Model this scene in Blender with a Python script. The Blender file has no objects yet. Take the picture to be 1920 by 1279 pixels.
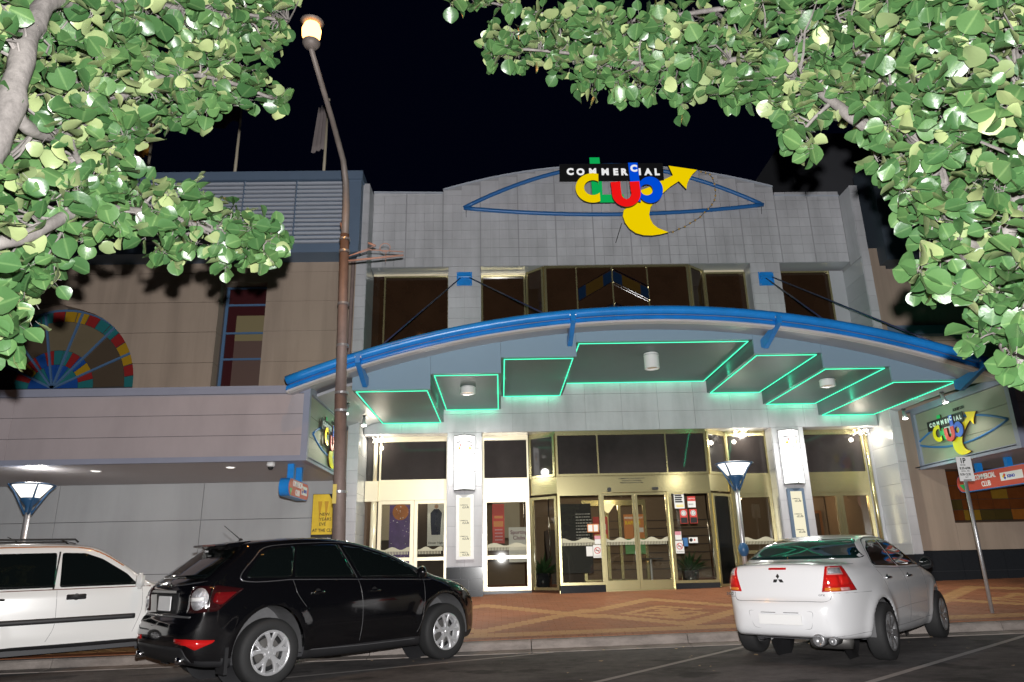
import bpy, bmesh, math, random
import numpy as np
from mathutils import Vector, Matrix
from mathutils.bvhtree import BVHTree
random.seed(11); np.random.seed(11)
C = bpy.context.scene.collection
SC = bpy.context.scene
R = math.radians

# ---------------------------------------------------------------- camera
cam_d = bpy.data.cameras.new('camera'); cam = bpy.data.objects.new('camera', cam_d); C.objects.link(cam)
cam_d.sensor_width = 36.0; cam_d.lens = 1340.0 / 1920.0 * 36.0
cam_d.clip_start = 0.05; cam_d.clip_end = 2000
_p, _r, _y = R(17.2), R(-1.2), R(1.2)
_f = Vector((math.sin(_y) * math.cos(_p), math.cos(_y) * math.cos(_p), math.sin(_p)))
_rt = Vector((math.cos(_y), -math.sin(_y), 0)); _u = _rt.cross(_f)
_r2 = _rt * math.cos(_r) + _u * math.sin(_r); _u2 = -_rt * math.sin(_r) + _u * math.cos(_r)
cam.matrix_world = Matrix(((_r2.x, _u2.x, -_f.x, 0), (_r2.y, _u2.y, -_f.y, 0), (_r2.z, _u2.z, -_f.z, 1.3), (0, 0, 0, 1)))
SC.camera = cam
SC.render.engine = 'CYCLES'
SC.view_settings.view_transform = 'Standard'; SC.view_settings.look = 'None'
SC.view_settings.exposure = 0.0; SC.view_settings.gamma = 1.0; SC.view_settings.use_curve_mapping = False

# ---------------------------------------------------------------- night sky
world = bpy.data.worlds.new('World'); SC.world = world; world.use_nodes = True
wn = world.node_tree; wn.nodes['Background'].inputs[0].default_value = (0.07, 0.11, 0.50, 1)
wn.nodes['Background'].inputs[1].default_value = 0.0065

# ---------------------------------------------------------------- lights
def lamp(name, kind, loc, energy, color, size=0.1, target=None, spot=None, blend=.5, falloff=None):
    l = bpy.data.lights.new(name, kind); l.energy = energy; l.color = color
    if kind == 'AREA': l.size = size
    else: l.shadow_soft_size = size
    if kind == 'SPOT': l.spot_size = R(spot); l.spot_blend = blend
    o = bpy.data.objects.new(name, l); C.objects.link(o); o.location = loc
    if target is not None:
        o.rotation_euler = (Vector(target) - Vector(loc)).to_track_quat('-Z', 'Y').to_euler()
    if falloff:
        l.use_nodes = True; nt = l.node_tree; em = nt.nodes['Emission']
        lf = nt.nodes.new('ShaderNodeLightFalloff'); lf.inputs['Strength'].default_value = falloff[1]
        nt.links.new(lf.outputs[falloff[0]], em.inputs['Strength'])
    return o
# the photographer's flash on the hot shoe, fired at the street
lamp('camera_flash', 'POINT', (0.03, -0.05, 1.52), 400, (1.0, .985, .97), .03, falloff=('Linear', 1.0))
STREET_LAMP_LIGHT = lamp('street_lamp_light', 'SPOT', (-2.95, 9.55, 9.15), 300, (1.0, .45, .12), .12, target=(-3.4, 9.7, 0), spot=150, blend=.6)

# ---------------------------------------------------------------- materials
MATS = {}
def M(name, color, rough=.6, metal=0.0, var=0.0, vscale=3.0, bump=0.0, bscale=40.0, emit=None, estr=0.0, spec=.5, coat=0.0, island=0.0, detail=4):
    if name in MATS: return MATS[name]
    m = bpy.data.materials.new(name); m.use_nodes = True; nt = m.node_tree; b = nt.nodes['Principled BSDF']
    b.inputs['Base Color'].default_value = (*color, 1); b.inputs['Roughness'].default_value = rough
    b.inputs['Metallic'].default_value = metal; b.inputs['Specular IOR Level'].default_value = spec
    if coat: b.inputs['Coat Weight'].default_value = coat; b.inputs['Coat Roughness'].default_value = .03
    if emit: b.inputs['Emission Color'].default_value = (*emit, 1); b.inputs['Emission Strength'].default_value = estr
    tc = None
    if var or bump or island:
        tc = nt.nodes.new('ShaderNodeTexCoord')
        geo = nt.nodes.new('ShaderNodeNewGeometry')
    if var or island:
        last = None
        mixn = nt.nodes.new('ShaderNodeMix'); mixn.data_type = 'RGBA'
        lo = tuple(c * (1 - max(var, island)) for c in color); hi = tuple(min(1, c * (1 + max(var, island))) for c in color)
        mixn.inputs[6].default_value = (*lo, 1); mixn.inputs[7].default_value = (*hi, 1)
        fac = None
        if var:
            n = nt.nodes.new('ShaderNodeTexNoise'); n.inputs['Scale'].default_value = vscale; n.inputs['Detail'].default_value = detail
            n.inputs['Roughness'].default_value = .65
            nt.links.new(geo.outputs['Position'], n.inputs['Vector']); fac = n.outputs[0]
        if island:
            oi = nt.nodes.new('ShaderNodeObjectInfo')
            ad = nt.nodes.new('ShaderNodeMath'); ad.operation = 'ADD'
            nt.links.new(oi.outputs['Random'], ad.inputs[0]); nt.links.new(geo.outputs['Random Per Island'], ad.inputs[1])
            fr = nt.nodes.new('ShaderNodeMath'); fr.operation = 'FRACT'; nt.links.new(ad.outputs[0], fr.inputs[0])
            if fac is not None:
                av = nt.nodes.new('ShaderNodeMath'); av.operation = 'MULTIPLY_ADD'; av.inputs[1].default_value = .5
                nt.links.new(fr.outputs[0], av.inputs[0])
                hf = nt.nodes.new('ShaderNodeMath'); hf.operation = 'MULTIPLY'; hf.inputs[1].default_value = .5
                nt.links.new(fac, hf.inputs[0]); nt.links.new(hf.outputs[0], av.inputs[2]); fac = av.outputs[0]
            else: fac = fr.outputs[0]
        nt.links.new(fac, mixn.inputs[0]); nt.links.new(mixn.outputs[2], b.inputs['Base Color'])
    if bump:
        n2 = nt.nodes.new('ShaderNodeTexNoise'); n2.inputs['Scale'].default_value = bscale; n2.inputs['Detail'].default_value = 6
        nt.links.new(geo.outputs['Position'] if tc is None else tc.outputs['Object'], n2.inputs['Vector'])
        bp = nt.nodes.new('ShaderNodeBump'); bp.inputs['Strength'].default_value = bump; bp.inputs['Distance'].default_value = .02
        nt.links.new(n2.outputs[0], bp.inputs['Height']); nt.links.new(bp.outputs[0], b.inputs['Normal'])
    MATS[name] = m; return m
def glow(name, color, strength):
    if name in MATS: return MATS[name]
    m = bpy.data.materials.new(name); m.use_nodes = True; nt = m.node_tree; nt.nodes.clear()
    e = nt.nodes.new('ShaderNodeEmission'); e.inputs[0].default_value = (*color, 1); e.inputs[1].default_value = strength
    o = nt.nodes.new('ShaderNodeOutputMaterial'); nt.links.new(e.outputs[0], o.inputs[0]); MATS[name] = m; return m
def glass(name, tint, clear=.7, rough=.02):
    if name in MATS: return MATS[name]
    m = bpy.data.materials.new(name); m.use_nodes = True; nt = m.node_tree; nt.nodes.clear()
    t = nt.nodes.new('ShaderNodeBsdfTransparent'); t.inputs[0].default_value = (*[c * clear for c in tint], 1)
    g = nt.nodes.new('ShaderNodeBsdfGlossy'); g.inputs['Roughness'].default_value = rough; g.inputs[0].default_value = (.9, .9, .9, 1)
    f = nt.nodes.new('ShaderNodeFresnel'); f.inputs[0].default_value = 1.5
    mx = nt.nodes.new('ShaderNodeMixShader'); o = nt.nodes.new('ShaderNodeOutputMaterial')
    nt.links.new(f.outputs[0], mx.inputs[0]); nt.links.new(t.outputs[0], mx.inputs[1]); nt.links.new(g.outputs[0], mx.inputs[2])
    nt.links.new(mx.outputs[0], o.inputs[0]); MATS[name] = m; return m

M('tile', (.47, .47, .50), .55, var=.10, vscale=1.6, island=.10, bump=.05, bscale=9)
M('tile_polished', (.42, .43, .46), .22, var=.14, vscale=2.0, island=.12)
M('joint', (.31, .31, .33), .8)
M('black_granite', (.02, .022, .026), .12, var=.3, vscale=20)
M('blue_paint', (.015, .24, .70), .32, var=.10, vscale=2, bump=.02)
M('white_lip', (.6, .6, .62), .5)
M('soffit_grey', (.34, .35, .38), .30, var=.06, vscale=1.5)
M('bulkhead', (.22, .32, .41), .35, var=.05, vscale=1.2)
M('ceiling_panel', (.10, .14, .145), .5, var=.08, vscale=1.0)
M('gold', (.52, .46, .25), .24, metal=.80, var=.08, vscale=2)
M('cream_metal', (.86, .77, .56), .34, metal=.25, var=.05, vscale=2)
M('brown_glass', (.030, .015, .008), .05, spec=.6, var=.55, vscale=.9)
M('grey_glass', (.035, .030, .030), .06, spec=.6, var=.55, vscale=1.1)
M('beige_wall', (.34, .265, .21), .75, var=.07, vscale=1.1, bump=.04, bscale=30)
M('grey_panel', (.34, .35, .365), .5, var=.07, vscale=.8)
M('steel_blue', (.12, .17, .25), .5, var=.12, vscale=1.5)
M('slat_grey', (.42, .45, .52), .5, var=.08)
M('awning_panel', (.42, .375, .395), .38, metal=.15, var=.07, vscale=.9, island=.05)
M('awning_frame', (.24, .26, .34), .5, var=.12, vscale=2)
M('sign_panel', (.25, .26, .20), .5, var=.08, vscale=1)
M('dark', (.012, .012, .013), .6)
M('charcoal', (.045, .045, .05), .6)
M('asphalt', (.105, .096, .096), .85, var=.35, vscale=2.2, bump=.6, bscale=60, detail=8)
M('line_paint', (.42, .39, .38), .8, var=.35, vscale=9, bump=.3, bscale=60)
M('kerb_concrete', (.27, .235, .215), .85, var=.30, vscale=5, bump=.35, bscale=25, island=.10, detail=8)
M('brick_red', (.27, .098, .042), .6, var=.12, vscale=3, island=.05, bump=.1, bscale=40)
M('brick_buff', (.39, .205, .08), .6, var=.12, vscale=3, island=.06, bump=.1, bscale=40)
M('mortar', (.20, .08, .042), .9, var=.2, vscale=10)
M('bark', (.30, .275, .26), .8, var=.35, vscale=14, bump=.35, bscale=22, detail=7)
M('pole_steel', (.26, .22, .20), .55, metal=.2, var=.35, vscale=4, bump=.1)
M('pole_brown', (.22, .165, .15), .6, metal=.1, var=.35, vscale=5, bump=.15)
M('galvanised', (.55, .55, .57), .38, metal=.7, var=.25, vscale=30, bump=.15, bscale=60)
M('sign_yellow', (.90, .66, .0), .35)
M('sign_red', (.78, .012, .010), .35)
M('sign_green', (.01, .45, .11), .35)
for _n, _c in (('yellow', (1.0, .73, .0)), ('red', (1.0, .008, .010)), ('green', (.005, .50, .11)), ('blue', (.0, .085, .80)), ('white', (.95, .95, .95))):
    MATS['lit_' + _n] = None
M('sign_blue', (.005, .09, .70), .35)
M('sign_white', (.88, .88, .88), .4)
M('sign_black', (.006, .006, .007), .5)
M('side_brown', (.05, .028, .015), .5)
M('white_plastic', (.75, .75, .75), .4)
M('chrome', (.8, .8, .82), .12, metal=1.0)
def weather(matname, scale, lo, hi, amt, rough=.6, thresh=(.40, .70)):
    # dirt with its own shape: a stretched noise darkens the base colour in patches or streaks
    m = MATS[matname]; nt = m.node_tree; b = nt.nodes['Principled BSDF']; link = b.inputs['Base Color'].links
    geo = nt.nodes.new('ShaderNodeNewGeometry'); mp = nt.nodes.new('ShaderNodeMapping'); mp.inputs['Scale'].default_value = scale
    n = nt.nodes.new('ShaderNodeTexNoise'); n.inputs['Scale'].default_value = 1; n.inputs['Detail'].default_value = 7; n.inputs['Roughness'].default_value = rough
    nt.links.new(geo.outputs['Position'], mp.inputs[0]); nt.links.new(mp.outputs[0], n.inputs['Vector'])
    r = nt.nodes.new('ShaderNodeMapRange'); r.inputs[1].default_value = thresh[0]; r.inputs[2].default_value = thresh[1]; r.inputs[3].default_value = lo; r.inputs[4].default_value = hi
    nt.links.new(n.outputs[0], r.inputs[0]); mx = nt.nodes.new('ShaderNodeMix'); mx.data_type = 'RGBA'; mx.blend_type = 'MULTIPLY'; mx.inputs[0].default_value = amt
    if link: nt.links.new(link[0].from_socket, mx.inputs[6])
    else: mx.inputs[6].default_value = b.inputs['Base Color'].default_value
    cb = nt.nodes.new('ShaderNodeCombineColor')
    for i in range(3): nt.links.new(r.outputs[0], cb.inputs[i])
    nt.links.new(cb.outputs[0], mx.inputs[7]); nt.links.new(mx.outputs[2], b.inputs['Base Color'])
weather('tile', (2.6, 2.6, .35), 1.05, .84, 1.0); weather('tile', (.5, .5, .6), 1.05, .85, 1.0)
weather('beige_wall', (2.6, 2.6, .22), 1.05, .80, 1.0); weather('grey_panel', (1.4, 1.4, .25), 1.03, .90, 1.0); weather('awning_panel', (1.2, 1.2, .5), 1.04, .90, 1.0)
weather('asphalt', (.55, .9, 1), 1.35, .42, 1.0, .7); weather('asphalt', (7, 7, 7), 1.15, .75, 1.0, .7); weather('brick_red', (.8, 1.0, 1), 1.10, .70, 1.0, .7); weather('kerb_concrete', (2.2, 2.2, 6), 1.10, .55, 1.0, .7)
weather('pole_brown', (5, 5, .8), 1.1, .7, 1.0); weather('blue_paint', (2.5, 2.5, 2.5), 1.05, .82, 1.0); weather('bark', (9, 9, 5), 1.15, .55, 1.0, .7)
weather('asphalt', (1.1, 1.6, 1), 1.0, .45, 1.0, .55, thresh=(.57, .64))
NEON = glow('neon_green', (.05, .62, .33), 2.6)
LAMPWHITE = glow('lamp_white', (1.0, .97, .90), 1.6)
BOXWHITE = glow('lightbox_white', (1.0, .985, .96), 2.0)
BOXCREAM = glow('lightbox_cream', (1.0, .93, .68), .95)
SPOTWHITE = glow('spot_white', (1.0, .95, .88), 9.0)
SODIUM = glow('sodium', (1.0, .46, .13), 6.5)
CLEAR = glass('clear_glass', (.92, .92, .88), .95)

for _n, _c in (('yellow', (1.0, .72, .0)), ('red', (1.0, .010, .010)), ('green', (.005, .46, .10)), ('blue', (.0, .085, .78)), ('white', (1.0, 1.0, 1.0))):
    del MATS['lit_' + _n]; glow('lit_' + _n, _c, .82)
# ---------------------------------------------------------------- helpers
def parent_offset(p):
    v = Vector((0, 0, 0))
    while p is not None: v += p.location; p = p.parent
    return v
def link_mesh(name, me, mat, parent=None, smooth=False, kind=None):
    o = bpy.data.objects.new(name, me); C.objects.link(o)
    if mat is not None:
        for mm in (mat if isinstance(mat, (list, tuple)) else [mat]):
            me.materials.append(MATS[mm] if isinstance(mm, str) else mm)
    if smooth: me.polygons.foreach_set('use_smooth', [True] * len(me.polygons))
    if parent is not None: o.parent = parent
    if kind: o['kind'] = kind
    return o
class MB:
    def __init__(s): s.v = []; s.f = []
    def add(s, v, f):
        n = len(s.v); s.v += [tuple(p) for p in v]; s.f += [tuple(i + n for i in q) for q in f]; return s
    def box(s, x0, x1, y0, y1, z0, z1):
        v = [(x0, y0, z0), (x1, y0, z0), (x1, y1, z0), (x0, y1, z0), (x0, y0, z1), (x1, y0, z1), (x1, y1, z1), (x0, y1, z1)]
        return s.add(v, [(3, 2, 1, 0), (4, 5, 6, 7), (0, 1, 5, 4), (1, 2, 6, 5), (2, 3, 7, 6), (3, 0, 4, 7)])
    def obox(s, c, ax, ay, az):     # oriented box: centre + three half-axis vectors
        c, ax, ay, az = map(Vector, (c, ax, ay, az)); v = []
        for k in (-1, 1):
            for (i, j) in ((-1, -1), (1, -1), (1, 1), (-1, 1)): v.append(c + ax * i + ay * j + az * k)
        return s.add(v, [(3, 2, 1, 0), (4, 5, 6, 7), (0, 1, 5, 4), (1, 2, 6, 5), (2, 3, 7, 6), (3, 0, 4, 7)])
    def bar(s, a, b, w, h, up=(0, 0, 1)):
        a, b = Vector(a), Vector(b); d = b - a; L = d.length; d.normalize(); u = Vector(up); sd = d.cross(u)
        if sd.length < 1e-4: sd = d.cross(Vector((0, 1, 0)))
        sd.normalize(); u = sd.cross(d)
        return s.obox((a + b) / 2, d * L / 2, sd * w / 2, u * h / 2)
    def tube(s, pts, rad, n=10, caps=True):
        pts = [Vector(p) for p in pts]
        if not isinstance(rad, (list, tuple)): rad = [rad] * len(pts)
        up = None; rings = []
        for i, p in enumerate(pts):
            d = (pts[min(i + 1, len(pts) - 1)] - pts[max(i - 1, 0)]).normalized()
            if up is None:
                up = Vector((0, 0, 1)) if abs(d.z) < .9 else Vector((0, 1, 0))
            a = d.cross(up).normalized(); b = a.cross(d).normalized(); up = b
            rings.append([p + (a * math.cos(t) + b * math.sin(t)) * rad[i] for t in [2 * math.pi * k / n for k in range(n)]])
        v = [q for r in rings for q in r]; f = []
        for i in range(len(rings) - 1):
            for k in range(n):
                f.append((i * n + k, i * n + (k + 1) % n, (i + 1) * n + (k + 1) % n, (i + 1) * n + k))
        if caps: f.append(tuple(range(n))[::-1]); f.append(tuple((len(rings) - 1) * n + k for k in range(n)))
        return s.add(v, f)
    def lathe(s, c, prof, n=24, axis=(0, 0, 1)):     # prof: list of (r, h)
        c = Vector(c); ax = Vector(axis).normalized(); t = Vector((1, 0, 0)) if abs(ax.x) < .9 else Vector((0, 1, 0))
        a = ax.cross(t).normalized(); b = ax.cross(a)
        v = []; f = []
        for r, h in prof:
            for k in range(n):
                th = 2 * math.pi * k / n; v.append(c + ax * h + (a * math.cos(th) + b * math.sin(th)) * max(r, 1e-4))
        for i in range(len(prof) - 1):
            for k in range(n): f.append((i * n + k, i * n + (k + 1) % n, (i + 1) * n + (k + 1) % n, (i + 1) * n + k))
        return s.add(v, f)
    def prism(s, poly, fr, to):     # poly of 2D points; fr/to map (u,v) to 3D
        n = len(poly); v = [fr(*p) for p in poly] + [to(*p) for p in poly]
        f = [tuple(range(n)), tuple(range(2 * n - 1, n - 1, -1))] + [(i, n + i, n + (i + 1) % n, (i + 1) % n) for i in range(n)]
        return s.add(v, f)
    def pxz(s, poly, y0, y1): return s.prism(poly, lambda u, w: (u, y0, w), lambda u, w: (u, y1, w))
    def build(s, name, mat, parent=None, smooth=False, bevel=0, kind=None, seg=2):
        off = parent_offset(parent) if parent is not None else Vector((0, 0, 0))
        me = bpy.data.meshes.new(name); me.from_pydata([(p[0] - off.x, p[1] - off.y, p[2] - off.z) for p in s.v], [], s.f); me.update()
        bm = bmesh.new(); bm.from_mesh(me); bmesh.ops.recalc_face_normals(bm, faces=bm.faces)
        if bevel: bmesh.ops.bevel(bm, geom=list(bm.edges), offset=bevel, segments=seg, affect='EDGES', clamp_overlap=True)
        bm.to_mesh(me); bm.free()
        return link_mesh(name, me, mat, parent, smooth, kind)
def thing(name, label, cat, loc=(0, 0, 0), group=None):
    o = bpy.data.objects.new(name, None); C.objects.link(o); o.location = loc; o.empty_display_size = .2
    o['label'] = label; o['category'] = cat
    if group: o['group'] = group
    return o
def tag(o, label, cat, group=None):
    o['label'] = label; o['category'] = cat
    if group: o['group'] = group
    return o
def copy_tree(o, parent=None):
    c = o.copy(); C.objects.link(c); c.parent = parent
    for ch in list(o.children): copy_tree(ch, c)
    return c
BOLD = None
def text(name, s, size, loc, mat, parent=None, xdir=(1, 0, 0), up=(0, 0, 1), extrude=.004, bold=0.0, align='LEFT', sx=1.0, kind=None):
    cu = bpy.data.curves.new('letters', 'FONT'); cu.body = s; cu.size = size; cu.extrude = extrude; cu.offset = bold; cu.align_x = align; cu.resolution_u = 3
    to = bpy.data.objects.new('letters', cu); me = bpy.data.meshes.new_from_object(to)
    bpy.data.objects.remove(to); bpy.data.curves.remove(cu)
    x = Vector(xdir).normalized(); u = Vector(up).normalized(); n = x.cross(u)
    off = parent_offset(parent) if parent is not None else Vector((0, 0, 0)); L = Vector(loc) - off
    me.materials.clear()
    for v in me.vertices:
        c = v.co.copy(); v.co = L + x * c.x * sx + u * c.y + n * c.z
    me.update(); return link_mesh(name, me, mat, parent, kind=kind)
UNIT = None
def unit_mesh(matname):
    me = bpy.data.meshes.get('piece_' + matname)
    if me is None:
        b = MB().box(-.5, .5, -.5, .5, -.5, .5); me = bpy.data.meshes.new('piece_' + matname); me.from_pydata(b.v, [], b.f); me.update(); me.materials.append(MATS[matname])
    return me
def pieces(name, boxes, matname, parent, limit=300, stuffname=None):
    # boxes: (x0,x1,y0,y1,z0,z1); nearest to the street become parts, the rest one joined part
    off = parent_offset(parent)
    boxes = sorted(boxes, key=lambda b: ((b[0] + b[1]) / 2) ** 2 + ((b[2] + b[3]) / 2) ** 2 + ((b[4] + b[5]) / 2 - 1.3) ** 2)
    me = unit_mesh(matname)
    for b in boxes[:limit]:
        o = bpy.data.objects.new(name, me); C.objects.link(o); o.parent = parent
        o.location = Vector(((b[0] + b[1]) / 2, (b[2] + b[3]) / 2, (b[4] + b[5]) / 2)) - off
        o.scale = (b[1] - b[0], b[3] - b[2], b[5] - b[4])
    if len(boxes) > limit:
        mb = MB()
        for b in boxes[limit:]: mb.box(*b)
        mb.build(stuffname or name + 's', matname, parent, kind='stuff')
def arc_pts(cx, cy, rx, ry, a0, a1, n): return [(cx + rx * math.cos(R(a0 + (a1 - a0) * i / n)), cy + ry * math.sin(R(a0 + (a1 - a0) * i / n))) for i in range(n + 1)]

# ================================================================ GROUND
SL = .015                                   # the street climbs gently to the right
KY = 11.8                                   # kerb line
def foot_z(x, y): return .15 + (y - KY) * .0737 + SL * x
ground = MB()
ground.add([(-150, -80, -150 * SL - .01), (150, -80, 150 * SL - .01), (150, 200, 150 * SL - .01), (-150, 200, -150 * SL - .01)], [(0, 1, 2, 3)])
ground.build('ground', 'charcoal', kind='structure')
g = MB(); g.add([(-60, -30, -60 * SL), (60, -30, 60 * SL), (60, KY, 60 * SL), (-60, KY, -60 * SL)], [(0, 1, 2, 3)])
g.build('road', 'asphalt', kind='structure')
# kerb of long concrete stones
kerb = bpy.data.objects.new('kerb', None); C.objects.link(kerb); kerb['kind'] = 'structure'; kerb.location = (0, KY, 0)
x = -14.0; rnd = random.Random(3)
while x < 16:
    L = rnd.choice((2.35, 2.4, 2.45)); x1 = x + L - .012
    mb = MB(); prof = [(KY - .30, .004), (KY - .30, .010), (KY - .05, .028), (KY - .025, .125), (KY + .0, .148), (KY + .15, .152), (KY + .15, -.1), (KY - .30, -.1)]
    mb.prism(prof, lambda u, w, x=x: (x, u, w + SL * x), lambda u, w, x=x1: (x, u, w + SL * x)); mb.build('kerb_stone', 'kerb_concrete', kerb); x += L
# painted bay lines
lines = thing('bay_line', 'white bay line on the asphalt in front of the entrance, left of the sedan', 'road marking', (2.3, 10.2, 0.03), 'parking bay lines')
def line(a, b, w, nm, root):
    a = Vector(a); b = Vector(b); d = (b - a).normalized(); n = Vector((-d.y, d.x)) * w / 2; q = []
    N = 10; v = []
    for i in range(N + 1):
        p = a + (b - a) * i / N
        for s in (1, -1): v.append((p.x + n.x * s, p.y + n.y * s, SL * p.x + .005))
    f = [(2 * i, 2 * i + 1, 2 * i + 3, 2 * i + 2) for i in range(N)]
    m = MB().add(v, f); return m.build(nm, 'line_paint', root)
line((.62, 8.2), (3.72, 11.42), .085, 'paint', lines)
l2 = thing('bay_line', 'white bay line at the bottom right beside the right wheels of the sedan', 'road marking', (6, 10, .09), 'parking bay lines')
line((3.7, 7.9), (7.95, 11.42), .085, 'paint', l2)
l3 = thing('bay_line', 'white painted line passing under the black car and meeting the kerb', 'road marking', (-1, 10.5, 0), 'parking bay lines')
line((-6.4, 8.35), (.75, 11.45), .085, 'paint', l3)
l4 = thing('bay_line', 'faint painted line on the asphalt below the white wagon at the far left', 'road marking', (-6, 9.5, -.09), 'parking bay lines')
line((-9.8, 8.6), (-4.2, 9.75), .07, 'paint', l4)
# brick footpath
fp = bpy.data.objects.new('footpath', None); C.objects.link(fp); fp['kind'] = 'structure'; fp.location = (0, KY + .2, .15)
y0, y1 = KY + .152, 17.9
MB().add([(-16, y0, foot_z(-16, y0) - .012), (18, y0, foot_z(18, y0) - .012), (18, y1 + 2, foot_z(18, y1 + 2) - .012), (-16, y1 + 2, foot_z(-16, y1 + 2) - .012)], [(0, 1, 2, 3)]).build('bedding', 'mortar', fp)
def zig(x):                                  # 0 at -0.4, 1 at 3.1, repeating
    t = ((x + .4) / 3.5) % 2
    return t if t < 1 else 2 - t
def is_buff(x, y):
    if 12.24 < y < 12.50: return True
    t = zig(x); ya = 15.9 - 3.2 * t; yb = 12.75 + 3.15 * t
    if abs(y - ya) < .23 or abs(y - yb) < .23: return True
    u = ((x + .4) % 7.0) - 3.5; w = y - 14.05    # lozenge emblem in the middle of each diamond
    d = abs(u) / 1.0 + abs(w) / .85
    if .72 < d < 1.0 and not (u > .15 and w > -.1 and w < .25): return True
    if abs(u) < .16 and abs(w) < .55 or (abs(w + .05) < .10 and abs(u) < .55): return True
    return False
red = MB(); buff = MB(); bl, bw, gp = .23, .115, .007
row = 0; y = y0 + .235
while y < 17.75:
    x = -13.0 + (row % 2) * bl / 2
    while x < 14.5:
        cx, cy = x + bl / 2, y + bw / 2
        if not (cx < -3.7 and cy > 17.1):
            zz = foot_z(cx, cy) + .0015 * math.sin(cx * 37 + cy * 91)
            m = buff if is_buff(cx, cy) else red
            a, b, c, d = x + gp / 2, x + bl - gp / 2, y + gp / 2, y + bw - gp / 2
            z = [foot_z(px, py) - foot_z(cx, cy) + zz for px, py in ((a, c), (b, c), (b, d), (a, d))]
            m.add([(a, c, z[0]), (b, c, z[1]), (b, d, z[2]), (a, d, z[3]), (a, c, z[0] - .012), (b, c, z[1] - .012)], [(0, 1, 2, 3), (4, 5, 1, 0)])
        x += bl
    y += bw; row += 1
red.build('red_bricks', 'brick_red', fp, kind='stuff'); buff.build('buff_bricks', 'brick_buff', fp, kind='stuff')
# soldier course along the kerb, one brick per part
sol = []
x = -11.0
while x < 13.5:
    sol.append((x, x + .115)); x += .122
sol.sort(key=lambda s: abs(s[0] - 1.5)); me = bpy.data.meshes.new('soldier_brick'); b = MB().box(-.0575, .0575, 0, .222, -.03, 0); me.from_pydata(b.v, [], b.f); me.materials.append(MATS['brick_red'])
for (a, b) in sol[:200]:
    o = bpy.data.objects.new('brick', me); C.objects.link(o); o.parent = fp; cx = (a + b) / 2
    o.location = (cx, y0 + .006 - (KY + .2), foot_z(cx, y0) - .15); o.rotation_euler = (math.atan(.0737), -math.atan(SL), 0)
# fallen leaves and scraps on the road
lv = MB(); rnd = random.Random(8)
for i in range(46):
    px = rnd.uniform(-2, 7); py = rnd.choice((rnd.uniform(8.5, 11.2), rnd.uniform(11.2, 11.5))); pz = SL * px + .007; r = rnd.uniform(.012, .03); t = rnd.uniform(0, 6.3)
    q = [(px + r * math.cos(t + k * 1.2566) * (1 + .5 * (k == 0)), py + r * math.sin(t + k * 1.2566), pz + rnd.uniform(0, .012)) for k in range(5)]; lv.add(q, [(0, 1, 2, 3, 4)])
M('dry_leaf', (.45, .33, .2), .7)
lv.build('fallen_leaves', 'dry_leaf', kind='stuff')
o = MB().box(10.6, 11.1, KY - .06, KY - .02, .19, .27).build('kerb_grate', 'charcoal'); tag(o, 'dark iron drain opening in the kerb face near the parking sign', 'drain')

# ================================================================ CLUB BUILDING
W = 17.5; WW = 16.9; RW = 17.95             # wall, projecting wings, recessed glazing
XL, XR = -3.32, 9.45; ZH = 4.37; ZU0, ZU1 = 5.9, 8.8
club = thing('club_building', 'large pale tiled club building with curved parapet and gold framed glass entrance', 'building', (3.1, W, .6))
def ptop(x):                                 # parapet outline
    if x < -1.43 or x > 7.65: return 11.0 - .02 * (x + 3.4)
    t = (x - 3.1) / 4.55; return 11.05 + .72 * (1 - t * t)
# backing walls
bk = MB()
n = 28; top = [(XL, ptop(XL)), (-1.431, ptop(-1.44)), (-1.429, ptop(-1.42))] + [(-1.42 + 9.06 * i / n, ptop(-1.42 + 9.06 * i / n)) for i in range(1, n)] + [(7.649, ptop(7.64)), (7.651, ptop(7.66)), (XR, ptop(XR))]
bk.pxz([(XL, ZU1)] + top + [(XR, ZU1)], W + .012, W + .5); bk.build('parapet_wall', 'joint', club)
cap = MB()
for (a, b) in zip(top[:-1], top[1:]):
    if b[0] - a[0] < .01: continue
    cap.prism([(W - .03, -.0), (W + .52, 0), (W + .52, .045), (W - .03, .045)], lambda u, w, a=a: (a[0], u, a[1] + w), lambda u, w, b=b: (b[0], u, b[1] + w))
cap.build('coping', 'slat_grey', club)
MB().box(XL, XR, W + .012, W + .5, ZH, ZU0).build('spandrel_wall', 'joint', club)
for (a, b) in ((-1.27, -.43), (6.75, 7.54)):
    MB().box(a + .012, b - .012, W + .012, W + .55, .4, ZH).box(a + .012, b - .012, W + .012, W + .55, ZU0, ZU1).build('pillar', 'joint', club)
MB().box(-3.58, XL - .012, WW + .012, W + .6, .3, 10.95).build('wing_wall', 'joint', club)
MB().box(XR + .012, 9.66, WW + .012, W + .6, .4, 10.75).build('wing_wall', 'joint', club)
tiles = []
g_ = .0028
def grid_tiles(x0, x1, z0, z1, sx, sz, y0, y1, topf=None, brick=False):
    nx = max(1, round((x1 - x0) / sx)); sx = (x1 - x0) / nx; k = 0; z = z0
    while z < z1 - .02:
        zt = min(z + sz, z1)
        for i in range(nx):
            a = x0 + i * sx; b = a + sx; t = zt
            if topf:
                t = min(t, topf((a + b) / 2) - .002)
                if t - z < .04: continue
            tiles.append((a + g_, b - g_, y0 + random.uniform(-.0025, .0025), y1, z + g_, t - g_))
        z += sz; k += 1
xs = [XL, -1.43] + [-1.43 + 9.08 * i / 9 for i in range(1, 9)] + [7.65, XR]
xs = [XL, -2.42, -1.43, -.42, .60, 1.61, 2.62, 3.62, 4.63, 5.64, 6.65, 7.65, 8.55, XR]
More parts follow.
